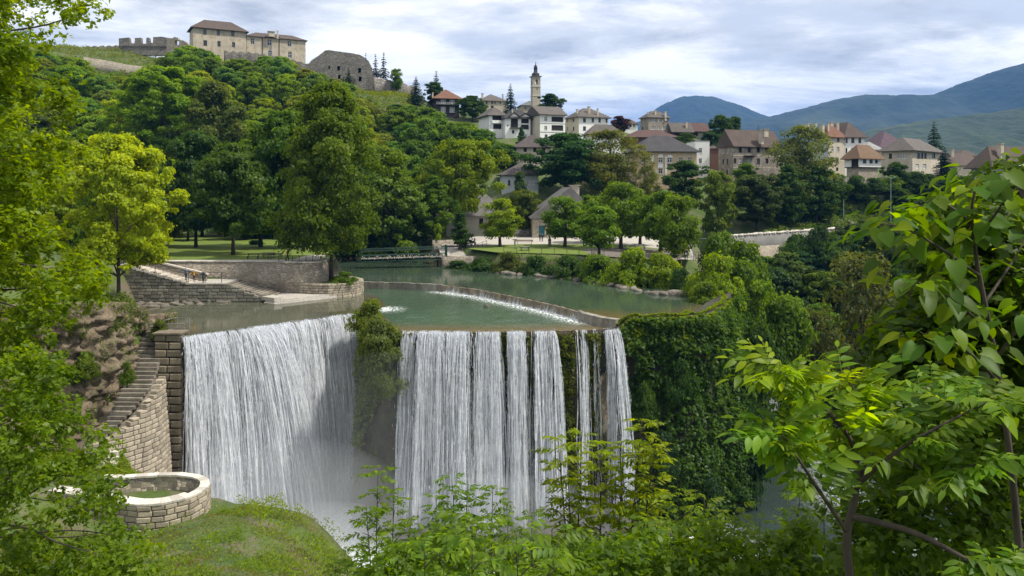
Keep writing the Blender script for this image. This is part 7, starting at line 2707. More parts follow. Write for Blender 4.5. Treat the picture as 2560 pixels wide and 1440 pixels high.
for py in (446, 475):
    z_ = onf(2530, py)[1]
    b = MB()
    b.box((Lf * 0.6, -0.7, z_), (Lf * 0.78, 1.5, 0.2))
    b.build('balcony_slab', W_WHITE, h)
    for k in range(16):
        b = MB()
        b.box((Lf * 0.22 + k * Lf * 0.76 / 15, -1.4, z_ + 0.45), (0.05, 0.05, 0.9))
        b.build('baluster', M_GREYWOOD, h)
b = MB()
b.box((Lf * 0.6, -0.8, onf(2530, 413)[1]), (Lf * 0.8, 1.8, 0.35))
b.build('canopy', W_WHITE, h)
# --- by the plaza
house('shingle_house', 'low grey house with a big shingled hipped roof behind the lime tree', 'house', 1112, 1116, 1268, 186, 5, 535, 578, plaster_material('grey_plaster', (0.40, 0.38, 0.345), (0.28, 0.26, 0.235), 0.4), R_SHINGLE, 'hip', 474, front=[(1198, 546, 1208, 568, 'o')], depth=13, over=0.9)
h, (Lf, dp, Hh, ff, onf, fl, ons) = house('gabled_house', 'gabled stone house with a teal door on the plaza', 'house', 1328, 1331, 1500, 180, 4, 541, 599, M_RUBBLE_PALE, R_SHINGLE, 'gable_side', 468, front=[(1347, 564, 1361.5, 598, 't'), (1384, 577, 1405, 594, 'o'), (1430, 577, 1450, 594, 'o'), (1416, 490, 1440, 506, 'o')], depth=14, over=0.6, rpos=0.56, chim=[(1436, 464, 1.6, 2.0)], drop=1.0)
wl_ = empty('plaza_wall', P(1300, 590, 183))
sweep_wall('wall', [(P(1262, 590, 183).x, 183), (P(1330, 590, 182.6).x, 182.6)], 0.5, 3.5, CZ - (575 - HY) / F * 183, M_FORTDARK, wl_, tuple(wl_.location))
tag(wl_, 'dark stone wall between the shingled and gabled houses', 'wall')

# ---------------------------------------------------------------- fortress
h, (Lf, dp, Hh, ff, onf, fl, ons) = house('fortress_palace', 'weathered fortress building with a hipped brown roof, highest on the hill', 'fortress', 474, 483, 615, 336, 29, 65, 125, W_FORT, R_BROWN, 'hip', 52.5,
      front=W([(508, 516)], 73, 86, 'd') + W([(542, 549.5)], 75, 88.5, 'd') + W([(577.5, 586)], 77.5, 90, 'd') + W([(508.5, 518)], 100.5, 114, 'd') + W([(543.5, 551.5)], 102.5, 116, 'd') + W([(580, 588)], 105.5, 117.5, 'd'), over=1.1, drop=8)
h, (Lf, dp, Hh, ff, onf, fl, ons) = house('fortress_wing', 'long fortress wing with blue cross windows and a low red roof', 'fortress', 612, 616, 764, 348, 27, 88, 165, W_FORT, R_BROWN, 'hip', 85,
      front=[(626.5, 95, 636, 111, 'w'), (668.5, 99, 679, 114, 'w'), (718.5, 102, 728.5, 117, 'w'), (720, 130, 729.5, 145, 'w'), (670, 127, 680, 140, 'w')], depth=11, over=0.8, drop=6, chim=[(694, 78, 1.8, 0.6), (678, 80, 0.6, 2.4)])
for px in (656, 698):
    a_, z_ = onf(px, 95)
    b = MB()
    b.tube([(a_, -0.14, z_ + 0.5), (a_, -0.14, 2)], 0.14, 6)
    b.build('downpipe', M_IRON, h)


def flat_ruin(name, label, pts, D, rz, depth, mat, holes, group=None):
    """upright masonry slab from a photo outline, with real openings"""
    r = math.radians(rz)
    u = Vector((math.cos(r), math.sin(r)))
    xs = [p[0] for p in pts]
    x0 = min(xs)
    p0 = Vector(((x0 - CX) / F * D, D))

    def m(px, py):
        k = (px - CX) / F
        a = (k * p0.y - p0.x) / (u.x - k * u.y)
        return Vector((a, CZ - (py - HY) / F * (p0.y + a * u.y)))
    zb = min(m(*p)[1] for p in pts)
    root = empty(name, (p0.x, p0.y, zb), r)
    from mathutils.geometry import delaunay_2d_cdt
    loops = [[m(*p) for p in pts]] + [[m(x_, y_) for x_, y_ in ((a, c), (a, d), (b_, d), (b_, c))] for (a, c, b_, d) in holes]
    loops = [lp if sum(lp[i].x * lp[(i + 1) % len(lp)].y - lp[(i + 1) % len(lp)].x * lp[i].y for i in range(len(lp))) > 0 else lp[::-1] for lp in loops]
    V, Fs = [], []
    for lp in loops:
        Fs.append(list(range(len(V), len(V) + len(lp))))
        V += lp
    vv, ee, ff_, ov, oe, of = delaunay_2d_cdt(V, [], Fs, 1, 1e-5)
    tri = [t for t, o_ in zip(ff_, of) if len(o_) == 1 and o_[0] == 0]
    b = MB()
    n = len(vv)
    b.add([(p.x, 0, p.y - zb) for p in vv] + [(p.x, depth, p.y - zb) for p in vv], [tuple(t) for t in tri] + [tuple(n + k for k in reversed(t)) for t in tri])
    for lp in loops:
        k = len(lp)
        b.add([(p.x, 0, p.y - zb) for p in lp] + [(p.x, depth, p.y - zb) for p in lp], [(i, (i + 1) % k, k + (i + 1) % k, k + i) for i in range(k)])
    b.build('masonry', mat, root)
    return root, m, zb


rt, m, zb = flat_ruin('round_ruin', 'big round-shouldered ruined hall on the ridge', [(770, 215), (770, 162), (778, 151), (795, 140), (813, 126), (822, 125), (850, 129), (880, 133), (900, 137), (912, 144), (922, 153), (929, 168), (933, 190), (934, 225)], 322, 8, 14, M_FORTSTONE,
          [(821, 164, 825, 172.5), (843, 165, 850, 176), (895.5, 170, 902.5, 182), (896.5, 191.5, 904, 203.5), (845, 187, 851, 197.5)])
tag(rt, 'big round-shouldered ruined stone hall on the ridge', 'fortress')
b = MB()
lo, hi = m(775, 210), m(930, 160)
b.box(((lo.x + hi.x) / 2, 5.0, (lo.y + hi.y) / 2 - zb), (hi.x - lo.x, 0.3, hi.y - lo.y - 1.5))
b.build('inner_wall', M_FORTDARK, rt)
rt, m, zb = flat_ruin('fortress_bastion', 'ruined angular bastion with a notched parapet at the left end of the fortress', [(297, 138), (297, 96), (322, 93.5), (325, 108), (336, 108), (337, 95), (352, 94), (353, 109), (365, 109), (366, 94), (372, 94), (374, 107), (382, 107), (383, 92.5), (404, 91.5), (417, 94), (417, 138)], 352, 4, 2.2, M_FORTSTONE, [])
tag(rt, 'ruined angular bastion with a notched parapet at the left end of the fortress', 'fortress')
b = MB()
lo, hi = m(297, 116), m(417, 115)
b.box(((lo.x + hi.x) / 2, -0.12, (lo.y + hi.y) / 2 - zb), (hi.x - lo.x, 0.3, 0.5))
b.build('string_course', M_FORTDARK, rt)
rt, m, zb = flat_ruin('fortress_bastion', 'broken pale wall between the bastion and the fortress building', [(417, 138), (417, 94), (430, 96), (436, 92), (444, 94), (446, 100), (458, 101), (466, 106), (470, 112), (478, 116), (480, 138)], 350, -6, 2.0, M_RUBBLE_PALE, [(437, 101, 448, 112), (468, 113, 474, 122)])
tag(rt, 'broken pale wall between the bastion and the fortress building', 'fortress')
for nm, lab, pts_, D_, mt in (('fortress_wall', 'low dark wall running left from the bastion', [(214, 116), (297, 114)], 354, M_FORTDARK),
                              ('fortress_wall', 'ridge wall running right from the round ruin', [(934, 192), (966, 199), (1000, 207), (1042, 218)], 320, M_FORTSTONE),
                              ('fortress_wall', 'dark retaining wall under the fortress wing', [(560, 128), (620, 131), (700, 142), (770, 160), (800, 168)], 328, M_FORTDARK)):
    r_ = empty(nm, P(pts_[0][0], pts_[0][1] + 30, D_))
    q = [P(x_, y_, D_ + i_ * 2) for i_, (x_, y_) in enumerate(pts_)]
    s_ = np.concatenate([[0], np.cumsum([(q[i + 1].xy - q[i].xy).length for i in range(len(q) - 1)])])
    sweep_wall('wall', [(p.x, p.y) for p in q], 1.2, lambda t: float(np.interp(t, s_, [p.z for p in q])) - 9, lambda t: float(np.interp(t, s_, [p.z for p in q])) + 0.25 * math.sin(t * 2.1), mt, r_, tuple(r_.location))
    tag(r_, lab, 'wall')
r_ = empty('rubble_rampart', P(300, 190, 316))
q = [P(208, 142, 318), P(260, 150, 318), (P(320, 162, 316)), P(378, 168, 314)]
s_ = np.concatenate([[0], np.cumsum([(q[i + 1].xy - q[i].xy).length for i in range(len(q) - 1)])])
sweep_wall('wall', [(p.x, p.y) for p in q], 2.0, lambda t: float(np.interp(t, s_, [p.z for p in q])) - 7, lambda t: float(np.interp(t, s_, [p.z for p in q])), M_RUBBLE_PALE, r_, tuple(r_.location))
tag(r_, 'pale collapsing rampart on the grass slope left of the fortress', 'wall')

for h_ in list(bpy.data.objects):
    for k_ in ('_L', '_d', '_H'):
        if k_ in h_.keys():
            del h_[k_]
# ---------------------------------------------------------------- foreground plants
def leaf_blade(L, Wd, fold=0.25, curl=0.25, heart=False, segs=4):
    """a single leaf blade along +x, folded on its midrib, curling down"""
    V, Fc = [], []
    for i in range(segs + 1):
        t = i / segs
        if heart:
            w = Wd * (math.sin(math.pi * min(1, 0.28 + 0.72 * t)) ** 0.8) * (1 - 0.25 * t)
            if i == 0:
                w = Wd * 0.55
        else:
            w = Wd * math.sin(math.pi * (t ** 0.85)) ** 0.9
        z = -curl * L * t * t
        x = L * t
        V += [(x - (0.12 * L if heart and i == 0 else 0), w / 2, z + fold * w / 2), (x, 0, z), (x - (0.12 * L if heart and i == 0 else 0), -w / 2, z + fold * w / 2)]
    for i in range(segs):
        a = i * 3
        Fc += [(a + 1, a + 4, a + 3, a), (a + 2, a + 5, a + 4, a + 1)]
    return V, Fc


def leaf_object_mesh(name, parts, mat, stems=()):
    """parts: list of (verts, faces, matrix)"""
    V, Fc, T = [], [], []
    for (v, f, M, t) in parts:
        b = len(V)
        V += [tuple(M @ Vector(p)) for p in v]
        Fc += [[i + b for i in q] for q in f]
        T += [t] * len(v)
    for (a, c, r) in stems:
        m = MB()
        m.tube([a, c], [r, r * 0.6], 3, cap=False)
        b = len(V)
        V += m.v
        Fc += [[i + b for i in q] for q in m.f]
        T += [0.8] * len(m.v)
    me = bpy.data.meshes.new(name)
    me.from_pydata(V, [], Fc)
    me.materials.append(mat)
    me.polygons.foreach_set('use_smooth', [True] * len(me.polygons))
    me.attributes.new('tint', 'FLOAT', 'POINT').data.foreach_set('value', np.array(T, np.float32))
    return me


def compound_leaf(name, seed, pairs=4, lw=0.38, mat=None, droop=0.35, ll=0.30):
    """pinnate leaf of unit length along +x"""
    r = random.Random(seed)
    parts, stems = [], []
    prev = Vector((0, 0, 0))
    n = pairs + 1
    for i in range(1, n + 1):
        t = i / n
        p = Vector((t * 0.78, 0, -droop * t * t * 0.6 + 0.05 * t))
        stems.append((tuple(prev), tuple(p), 0.008))
        k = (0.75 + 0.5 * math.sin(math.pi * min(1, t * 1.0))) * ll
        if i < n:
            for s in (-1, 1):
                v, f = leaf_blade(k * r.uniform(0.85, 1.1), k * lw, 0.22, 0.3)
                M = Matrix.Translation(p) @ Matrix.Rotation(s * math.radians(r.uniform(48, 66)), 4, 'Z') @ Matrix.Rotation(math.radians(r.uniform(0, 28)), 4, 'Y') @ Matrix.Rotation(r.uniform(-.35, .35), 4, 'X')
                parts.append((v, f, M, r.random()))
        else:
            v, f = leaf_blade(k * 1.15, k * lw * 1.05, 0.2, 0.3)
            parts.append((v, f, Matrix.Translation(p) @ Matrix.Rotation(math.radians(15), 4, 'Y'), r.random()))
        prev = p
    return leaf_object_mesh(name, parts, mat or M_LEAF_NEAR, stems)


COMP = [compound_leaf('compound_leaf', k) for k in range(5)]
COMP_FINE = [compound_leaf('compound_leaf', 20 + k, 5, 0.40, None, 0.55, 0.27) for k in range(4)]
HEART = []
for k in range(5):
    r_ = random.Random(k + 50)
    v, f = leaf_blade(0.8, 0.66, r_.uniform(0.1, 0.35), r_.uniform(0.15, 0.45), True, 6)
    HEART.append(leaf_object_mesh('broad_leaf', [(v, f, Matrix.Translation((0.2, 0, -0.02)), 0.35 + 0.3 * r_.random())], M_LEAF_NEAR, [((0, 0, 0), (0.24, 0, -0.02), 0.012)]))


def place_leaf(mesh, root, pos, d, up, size, color, name='leaf'):
    x = Vector(d).normalized()
    y = Vector(up).cross(x)
    if y.length < 1e-3:
        y = Vector((0, 1, 0)).cross(x)
    y.normalize()
    z = x.cross(y)
    o = obj(name, mesh, root)
    M = Matrix((x, y, z)).transposed().to_4x4()
    o.matrix_local = Matrix.Translation(Vector(pos) - root.location) @ M @ Matrix.Diagonal((size, size, size, 1))
    o.color = (*color, 1)
    return o


def curve_pts(pts, n):
    """smooth poly through points"""
    pts = [Vector(p) for p in pts]
    out = []
    for i in range(len(pts) - 1):
        p0, p1, p2, p3 = pts[max(i - 1, 0)], pts[i], pts[i + 1], pts[min(i + 2, len(pts) - 1)]
        for k in range(n):
            t = k / n
            out.append(0.5 * ((2 * p1) + (p2 - p0) * t + (2 * p0 - 5 * p1 + 4 * p2 - p3) * t * t + (3 * p1 - p0 - 3 * p2 + p3) * t ** 3))
    out.append(pts[-1])
    return out


def sapling(label, tops, basepx, D, color, leaf=0.42, meshes=None, gap=0.115, start=0.35, group=None, name='sapling', cat='sapling', basez=None, side=4, seed=1, r0=0.03):
    """stems rising from the slope to the given photo points, hung with compound leaves"""
    rr = random.Random(seed)
    meshes = meshes or COMP_FINE
    bx, by = (basepx - CX) / F * D, D
    bz = H(bx, by) if basez is None else basez
    root = empty(name, (bx, by, bz))
    cnt = 0
    twigs = []
    for ti, (tx, ty, dd) in enumerate(tops):
        top = P(tx, ty, D + dd)
        mid = Vector((bx, by, bz)).lerp(top, 0.55) + Vector((rr.uniform(-.15, .15), rr.uniform(-.15, .15), 0))
        pts = curve_pts([Vector((bx + rr.uniform(-.1, .1), by, bz - 0.2)), mid, top], 10)
        b = MB()
        b.tube([p - root.location for p in pts], [r0 * (1 - 0.85 * i / (len(pts) - 1)) for i in range(len(pts))], 5)
        b.build('stem', M_BARK, root, smooth=True)
        ln = sum((pts[i + 1] - pts[i]).length for i in range(len(pts) - 1))
        s = ln * start
        a = rr.random() * 6
        while s < ln:
            t = s / ln
            i = min(int(t * (len(pts) - 1)), len(pts) - 2)
            p = pts[i].lerp(pts[i + 1], t * (len(pts) - 1) - i)
            a += 2.4
            # short side branch with leaves, longer low down
            bl = (1 - t) * 0.75 + 0.06
            d = Vector((math.cos(a), math.sin(a) * 0.8, 0.55 + rr.uniform(-.2, .3)))
            q = p + d * bl * rr.uniform(0.6, 1.1)
            if bl > 0.15:
                b = MB()
                b.tube([p - root.location, p.lerp(q, 0.5) - root.location + Vector((0, 0, 0.03)), q - root.location], [r0 * 0.35, r0 * 0.25, r0 * 0.12], 4, cap=False)
                twigs.append(b)
            nl = max(2, int(bl / 0.17) + 2)
            for k in range(nl):
                u = (k + 1) / nl
                pp = p.lerp(q, u)
                az = a + (1.1 if k % 2 else -1.1) * (1 if k < nl - 1 else 0.1) + rr.uniform(-.3, .3)
                dl = Vector((math.cos(az), math.sin(az) * 0.85, rr.uniform(0.0, 0.5)))
                place_leaf(meshes[cnt % len(meshes)], root, pp, dl, (rr.uniform(-.3, .3), rr.uniform(-.3, .3), 1), leaf * rr.uniform(0.7, 1.15) * (1 - 0.25 * t), vary(color, 0.15))
                cnt += 1
            s += gap * rr.uniform(0.8, 1.3)
    tw = MB()
    for b in twigs:
        tw.add(b.v, b.f)
    to = tw.build('twigs', M_BARK, root)
    to['kind'] = 'stuff'
    tag(root, label, cat, group)
    print('leaves', cnt, label)
    return cnt


C_FRESH = (0.125, 0.205, 0.014)
n1 = 0
n1 += sapling('bushy sapling left of centre with drooping leaf sprays', [(945, 1172, 0), (985, 1215, 0.3), (915, 1260, -0.3), (1030, 1290, .2)], 965, 15.5, (0.10, 0.175, 0.014), 0.50, seed=1, start=0.3, gap=0.185)
n1 += sapling('slim sapling in front of the right waterfall base', [(1130, 1192, 0), (1090, 1245, .4), (1170, 1215, -.2)], 1115, 15.5, (0.085, 0.165, 0.016), 0.46, seed=2, gap=0.13)
n1 += sapling('short sapling with a single leader below the middle streams', [(1232, 1215, 0), (1270, 1290, .2)], 1245, 15.0, (0.09, 0.165, 0.016), 0.44, seed=3)
n1 += sapling('tall yellow-green sapling reaching highest over the falls', [(1605, 1050, 0), (1560, 1100, .3), (1640, 1110, -.3)], 1540, 13.5, (0.16, 0.225, 0.012), 0.50, seed=4, start=0.40)
n1 += sapling('many-stemmed yellow-green sapling left of the tallest one', [(1395, 1095, 0), (1455, 1075, .5), (1500, 1110, -.4), (1420, 1190, .2)], 1455, 13.8, (0.15, 0.215, 0.012), 0.50, seed=5, start=0.40, gap=0.155)
n1 += sapling('low leafy sapling right of the tallest one', [(1690, 1225, 0), (1760, 1240, .3), (1840, 1260, -.3)], 1770, 11.5, (0.12, 0.19, 0.016), 0.34, COMP, seed=6, start=0.5)
n1 += sapling('low bright sapling in front of the lower river', [(1900, 1300, 0), (1950, 1340, .3), (1860, 1345, 0)], 1900, 10.5, (0.115, 0.19, 0.018), 0.34, COMP, seed=7, start=0.55)
n1 += sapling('low bush of saplings filling the bottom right of centre', [(1640, 1300, 0), (1580, 1340, 0), (1710, 1330, 0.4)], 1640, 11.0, (0.10, 0.18, 0.016), 0.34, COMP, seed=8, start=0.55)
n1 += sapling('leafy sapling half covering the lower river', [(2000, 1235, 0), (2060, 1290, .3), (1975, 1320, -.2)], 2010, 11.5, (0.10, 0.17, 0.016), 0.36, COMP, seed=14, start=0.5)
n1 += sapling('dark low sapling at the bottom centre', [(1330, 1280, 0), (1290, 1330, .3), (1380, 1320, 0)], 1330, 12.0, (0.085, 0.15, 0.016), 0.36, COMP, seed=9, start=0.5)
n1 += sapling('small sapling at the grassy mound edge', [(870, 1370, 0), (840, 1395, .2)], 862, 24, (0.09, 0.15, 0.016), 0.45, seed=10, start=0.5)
n1 += sapling('broad-leaved seedling at the bottom centre, nearest the camera', [(1180, 1300, 0), (1060, 1340, .3), (1290, 1330, -.2), (1400, 1345, .2)], 1200, 7.2, (0.105, 0.19, 0.018), 0.42, COMP, seed=11, start=0.62, gap=0.16, r0=0.018)
n1 += sapling('leafy seedling in the bottom middle gap', [(1110, 1345, 0), (1010, 1385, .2), (1230, 1380, .1)], 1110, 8.5, (0.095, 0.175, 0.018), 0.40, COMP, seed=12, start=0.6, gap=0.16, r0=0.018)
print('sapling leaves', n1)

# --- big compound-leaved shrub, lower right
def branch_plant(name, label, cat, base, branches, tips_fn, color, seed):
    pass


rr = random.Random(77)
D0 = 4.8
ash = empty('ash_shrub', (P(2140, 1440, D0).x, D0, H(P(2140, 1440, D0).x, D0)))
ASH = [[(2150, 1560, 0), (2125, 1440, 0), (2118, 1330, 0), (2140, 1230, 0), (2135, 1120, .1), (2080, 1040, .1), (1990, 960, 0), (1930, 925, -.1)],
       [(2140, 1230, 0), (2170, 1130, .2), (2180, 1040, .3), (2110, 960, .35)],
       [(2140, 1215, 0), (2240, 1130, -.1), (2360, 1060, -.2), (2480, 1000, -.2)],
       [(2118, 1330, 0), (2050, 1230, -.2), (1985, 1130, -.3), (1950, 1080, -.3)],
       [(2125, 1290, 0), (2280, 1330, -.3), (2420, 1400, -.5), (2520, 1450, -.6)],
       [(2170, 1120, .2), (2260, 1010, .3), (2330, 960, .4)],
       [(2240, 1130, -.1), (2330, 1180, -.2), (2440, 1160, -.3)]]
nl = 0
for bi, br in enumerate(ASH):
    pts = curve_pts([P(x, y, D0 + d) for x, y, d in br], 6)
    b = MB()
    r0 = [0.030, 0.016, 0.016, 0.014, 0.022, 0.012, 0.01][bi]
    b.tube([p - ash.location for p in pts], [r0 * (1 - 0.75 * i / (len(pts) - 1)) for i in range(len(pts))], 6)
    b.build('branch', M_BARK, ash, smooth=True)
    m = len(pts)
    k0 = int(m * (0.55 if bi == 0 else 0.3 if bi != 4 else 0.6))
    for i in range(k0, m):
        t = (i - k0) / max(1, m - 1 - k0)
        for s in range(3 if i < m - 1 else 5):
            a = rr.uniform(0, 6.28)
            fw = (pts[min(i + 1, m - 1)] - pts[i - 1]).normalized()
            d = fw * 0.55 + Vector((math.cos(a), math.sin(a) * 0.7, math.sin(a * 1.3) * 0.35 + 0.12))
            place_leaf(COMP[nl % 5], ash, pts[i], d, (rr.uniform(-.35, .35), rr.uniform(-.5, .1), 1), rr.uniform(0.20, 0.38), vary((0.095, 0.18, 0.018) if bi not in (0, 1) else (0.14, 0.23, 0.018), 0.3))
            nl += 1
tag(ash, 'big compound-leaved shrub close by at the lower right', 'shrub')
print('ash leaves', nl)

# --- heart-leaved tree at the right edge
D1 = 6.4
lin = empty('broad_leaved_tree', (P(2520, 1440, D1).x, D1, H(P(2520, 1440, D1).x, D1)))
LB = [[(2560, 1700, 0), (2550, 1400, 0), (2520, 1100, 0), (2480, 850, 0), (2440, 640, 0), (2430, 520, 0), (2450, 440, 0)],
      [(2450, 690, 0), (2350, 620, -.2), (2260, 570, -.3), (2200, 560, -.3)],
      [(2430, 560, 0), (2360, 510, .2), (2280, 520, .3)],
      [(2480, 850, 0), (2400, 760, -.3), (2320, 720, -.4), (2290, 700, -.4)],
      [(2460, 760, 0), (2540, 640, .3), (2580, 560, .4)],
      [(2500, 960, 0), (2420, 880, -.4), (2340, 850, -.5), (2300, 830, -.5)],
      [(2440, 600, 0), (2500, 520, -.2), (2540, 470, -.2)],
      [(2510, 1050, 0), (2430, 1000, -.3), (2360, 960, -.4)],
      [(2490, 900, 0), (2560, 800, -.2), (2600, 760, -.2)]]
nl = 0
for bi, br in enumerate(LB):
    pts = curve_pts([P(x, y, D1 + d) for x, y, d in br], 6)
    b = MB()
    r0 = 0.034 if bi == 0 else 0.014
    b.tube([p - lin.location for p in pts], [r0 * (1 - 0.8 * i / (len(pts) - 1)) for i in range(len(pts))], 6)
    b.build('branch', M_BARK, lin, smooth=True)
    m = len(pts)
    for i in range(int(m * (0.62 if bi == 0 else 0.15)), m):
        for s in range(2 if i < m - 1 else 8):
            if nl >= 298:
                break
            a = rr.uniform(0, 6.28)
            off = Vector((math.cos(a), math.sin(a) * 0.8, rr.uniform(-0.5, 0.6))) * rr.uniform(0.05, 0.30)
            d = Vector((math.cos(a), math.sin(a) * 0.8, rr.uniform(-0.9, 0.15)))
            place_leaf(HEART[nl % 5], lin, pts[i] + off, d, (rr.uniform(-.6, .3), rr.uniform(-.7, .3), 1), rr.uniform(0.13, 0.25), vary((0.055, 0.115, 0.012) if rr.random() < 0.72 else (0.13, 0.20, 0.012), 0.3))
            nl += 1
tag(lin, 'broad heart-leaved tree leaning in from the right edge', 'tree')
print('broad leaves', nl)


# --- leafy masses given by photo regions
def in_poly(x, y, poly):
    return poly_mask(np.array([x], float), np.array([y], float), poly, 1e-6)[0] > 0.5


def leaf_mass(name, label, cat, poly, D, n_cl, n_leaf, leaf, color, base, trunk_pts, seed, cl_r=(0.35, 0.75), width=0.55, mat=None, branches=26, r0=0.16, dens_top=1.0):
    r = np.random.default_rng(seed)
    rnd = random.Random(seed)
    xs, ys = [p[0] for p in poly], [p[1] for p in poly]
    C = []
    while len(C) < n_cl:
        x, y = r.uniform(min(xs), max(xs)), r.uniform(min(ys), max(ys))
        if in_poly(x, y, poly):
            C.append(P(x, y, r.uniform(*D)))
    C = np.array([tuple(c) for c in C])
    CR = r.uniform(*cl_r, n_cl)
    ct = r.random(n_cl)
    w = CR ** 2
    ci = r.choice(n_cl, n_leaf, p=w / w.sum())
    # leaves sit in small sprays on twigs inside each cluster
    nsp = n_leaf // 9
    sp_c = r.choice(n_cl, nsp, p=w / w.sum())
    sp_d = norm(r.normal(size=(nsp, 3)))
    sp_p = C[sp_c] + sp_d * (CR[sp_c] * r.random(nsp) ** 0.6)[:, None] * np.array([1, 1, 0.75])
    k = r.integers(0, nsp, n_leaf)
    pos = sp_p[k] + norm(r.normal(size=(n_leaf, 3))) * (leaf * (0.3 + 0.9 * r.random(n_leaf)))[:, None]
    nrm = norm(np.array([0, 0, 0.8]) + sp_d[k] * 0.5 + r.normal(size=(n_leaf, 3)) * 0.6)
    root = empty(name, base)
    off = np.array(base)
    v, f = leaf_faces(pos - off, nrm, leaf, width, r)
    ti = np.clip(0.6 * r.random(n_leaf) + 0.4 * ct[sp_c[k]], 0, 1)
    c = obj('crown', mesh_np(name + '_crown', v, f, mat or M_LEAF_NEAR, tint=np.repeat(ti, 4)), root)
    c['kind'] = 'stuff'
    c.color = (*color, 1)
    b = MB()
    tp = curve_pts(trunk_pts, 8)
    b.tube([p - root.location for p in tp], [r0 * (1 - 0.8 * i / (len(tp) - 1)) for i in range(len(tp))], 8)
    b.build('trunk', M_BARK, root, smooth=True)
    b = MB()
    for j in rnd.sample(range(n_cl), min(branches, n_cl)):
        e = Vector(C[j])
        s = min(tp, key=lambda p: (p - e).length + max(0, p.z - e.z) * 1.5)
        m1 = s.lerp(e, 0.35) + Vector((rnd.uniform(-.3, .3), rnd.uniform(-.3, .3), rnd.uniform(-.1, .5)))
        m2 = s.lerp(e, 0.7) + Vector((rnd.uniform(-.3, .3), rnd.uniform(-.3, .3), rnd.uniform(-.1, .4)))
        q = [p - root.location for p in curve_pts([s, m1, m2, e], 4)]
        b.tube(q, [0.055 * (1 - 0.85 * i / (len(q) - 1)) * r0 / 0.16 for i in range(len(q))], 5, cap=False)
    bo = b.build('branches', M_BARK, root, smooth=True)
    bo['kind'] = 'stuff'
    return tag(root, label, cat)


gz = lambda x, y: (x, y, H(x, y))
leaf_mass('foreground_tree', 'near bright green tree framing the left edge', 'tree',
          [(-260, -120), (70, -60), (235, -10), (245, 40), (170, 85), (60, 100), (120, 150), (205, 190), (222, 250), (150, 300), (175, 380), (120, 440), (185, 490), (205, 580), (255, 660), (275, 760), (170, 800), (150, 860), (40, 900), (-260, 900)],
          (17, 24), 190, 52000, 0.15, (0.115, 0.185, 0.013), gz(-16.5, 20), [Vector(gz(-16.5, 20)), Vector((-16.2, 20, 8)), Vector((-15.6, 20, 15)), Vector((-14.8, 20.5, 22))], 5, (0.35, 0.8), branches=60)
leaf_mass('foreground_bush', 'leafy green bush in the lower left corner', 'bush',
          [(-200, 840), (120, 880), (150, 960), (120, 1010), (260, 1060), (230, 1130), (330, 1200), (300, 1290), (330, 1400), (300, 1520), (-200, 1520)],
          (14, 19), 110, 30000, 0.12, (0.095, 0.165, 0.016), gz(-12.5, 16), [Vector(gz(-12.5, 16)), Vector((-12.4, 16.3, 4)), Vector((-11.5, 16.5, 9))], 6, (0.3, 0.7), branches=40, r0=0.1)
leaf_mass('foreground_bush', 'dense dark bush behind the big shrub at the right edge', 'bush',
          [(2260, 880), (2360, 840), (2700, 800), (2700, 1520), (2080, 1520), (2130, 1330), (2200, 1180), (2190, 1050)],
          (8.5, 12), 95, 26000, 0.12, (0.062, 0.118, 0.013), gz(6.0, 11), [Vector(gz(6.0, 11)), Vector((5.9, 10.5, 9.5)), Vector((6.0, 10.3, 13))], 7, (0.3, 0.7), branches=30, r0=0.08)
leaf_mass('foreground_tree', 'dense shaded tree behind the heart-leaved tree at the right edge', 'tree',
          [(2440, 480), (2700, 420), (2700, 960), (2260, 960), (2240, 860), (2290, 780), (2270, 690), (2330, 620), (2380, 560)],
          (8.0, 10.5), 70, 15000, 0.15, (0.045, 0.088, 0.012), gz(6.8, 9.5), [Vector(gz(6.8, 9.5)), Vector((6.5, 9.5, 12)), Vector((6.0, 9.2, 15))], 17, (0.3, 0.6), branches=40, r0=0.09, width=0.7)
leaf_mass('foreground_bush', 'dark undergrowth along the bottom edge right of centre', 'bush',
          [(1500, 1400), (1700, 1330), (1900, 1400), (2120, 1380), (2160, 1540), (1500, 1540)],
          (9, 13), 55, 14000, 0.11, (0.075, 0.14, 0.016), gz(3.5, 11.5), [Vector(gz(3.5, 11.5)), Vector((3.5, 11.5, 8)), Vector((3.5, 11.3, 9.5))], 8, (0.3, 0.6), branches=20, r0=0.06)
leaf_mass('foreground_bush', 'dark undergrowth along the bottom edge at centre', 'bush',
          [(900, 1420), (1100, 1340), (1300, 1380), (1500, 1350), (1560, 1540), (860, 1540)],
          (10, 14), 55, 14000, 0.11, (0.085, 0.155, 0.016), gz(-0.6, 12), [Vector(gz(-0.6, 12)), Vector((-0.6, 12, 7.5)), Vector((-0.6, 12, 8.6))], 9, (0.3, 0.6), branches=20, r0=0.06)

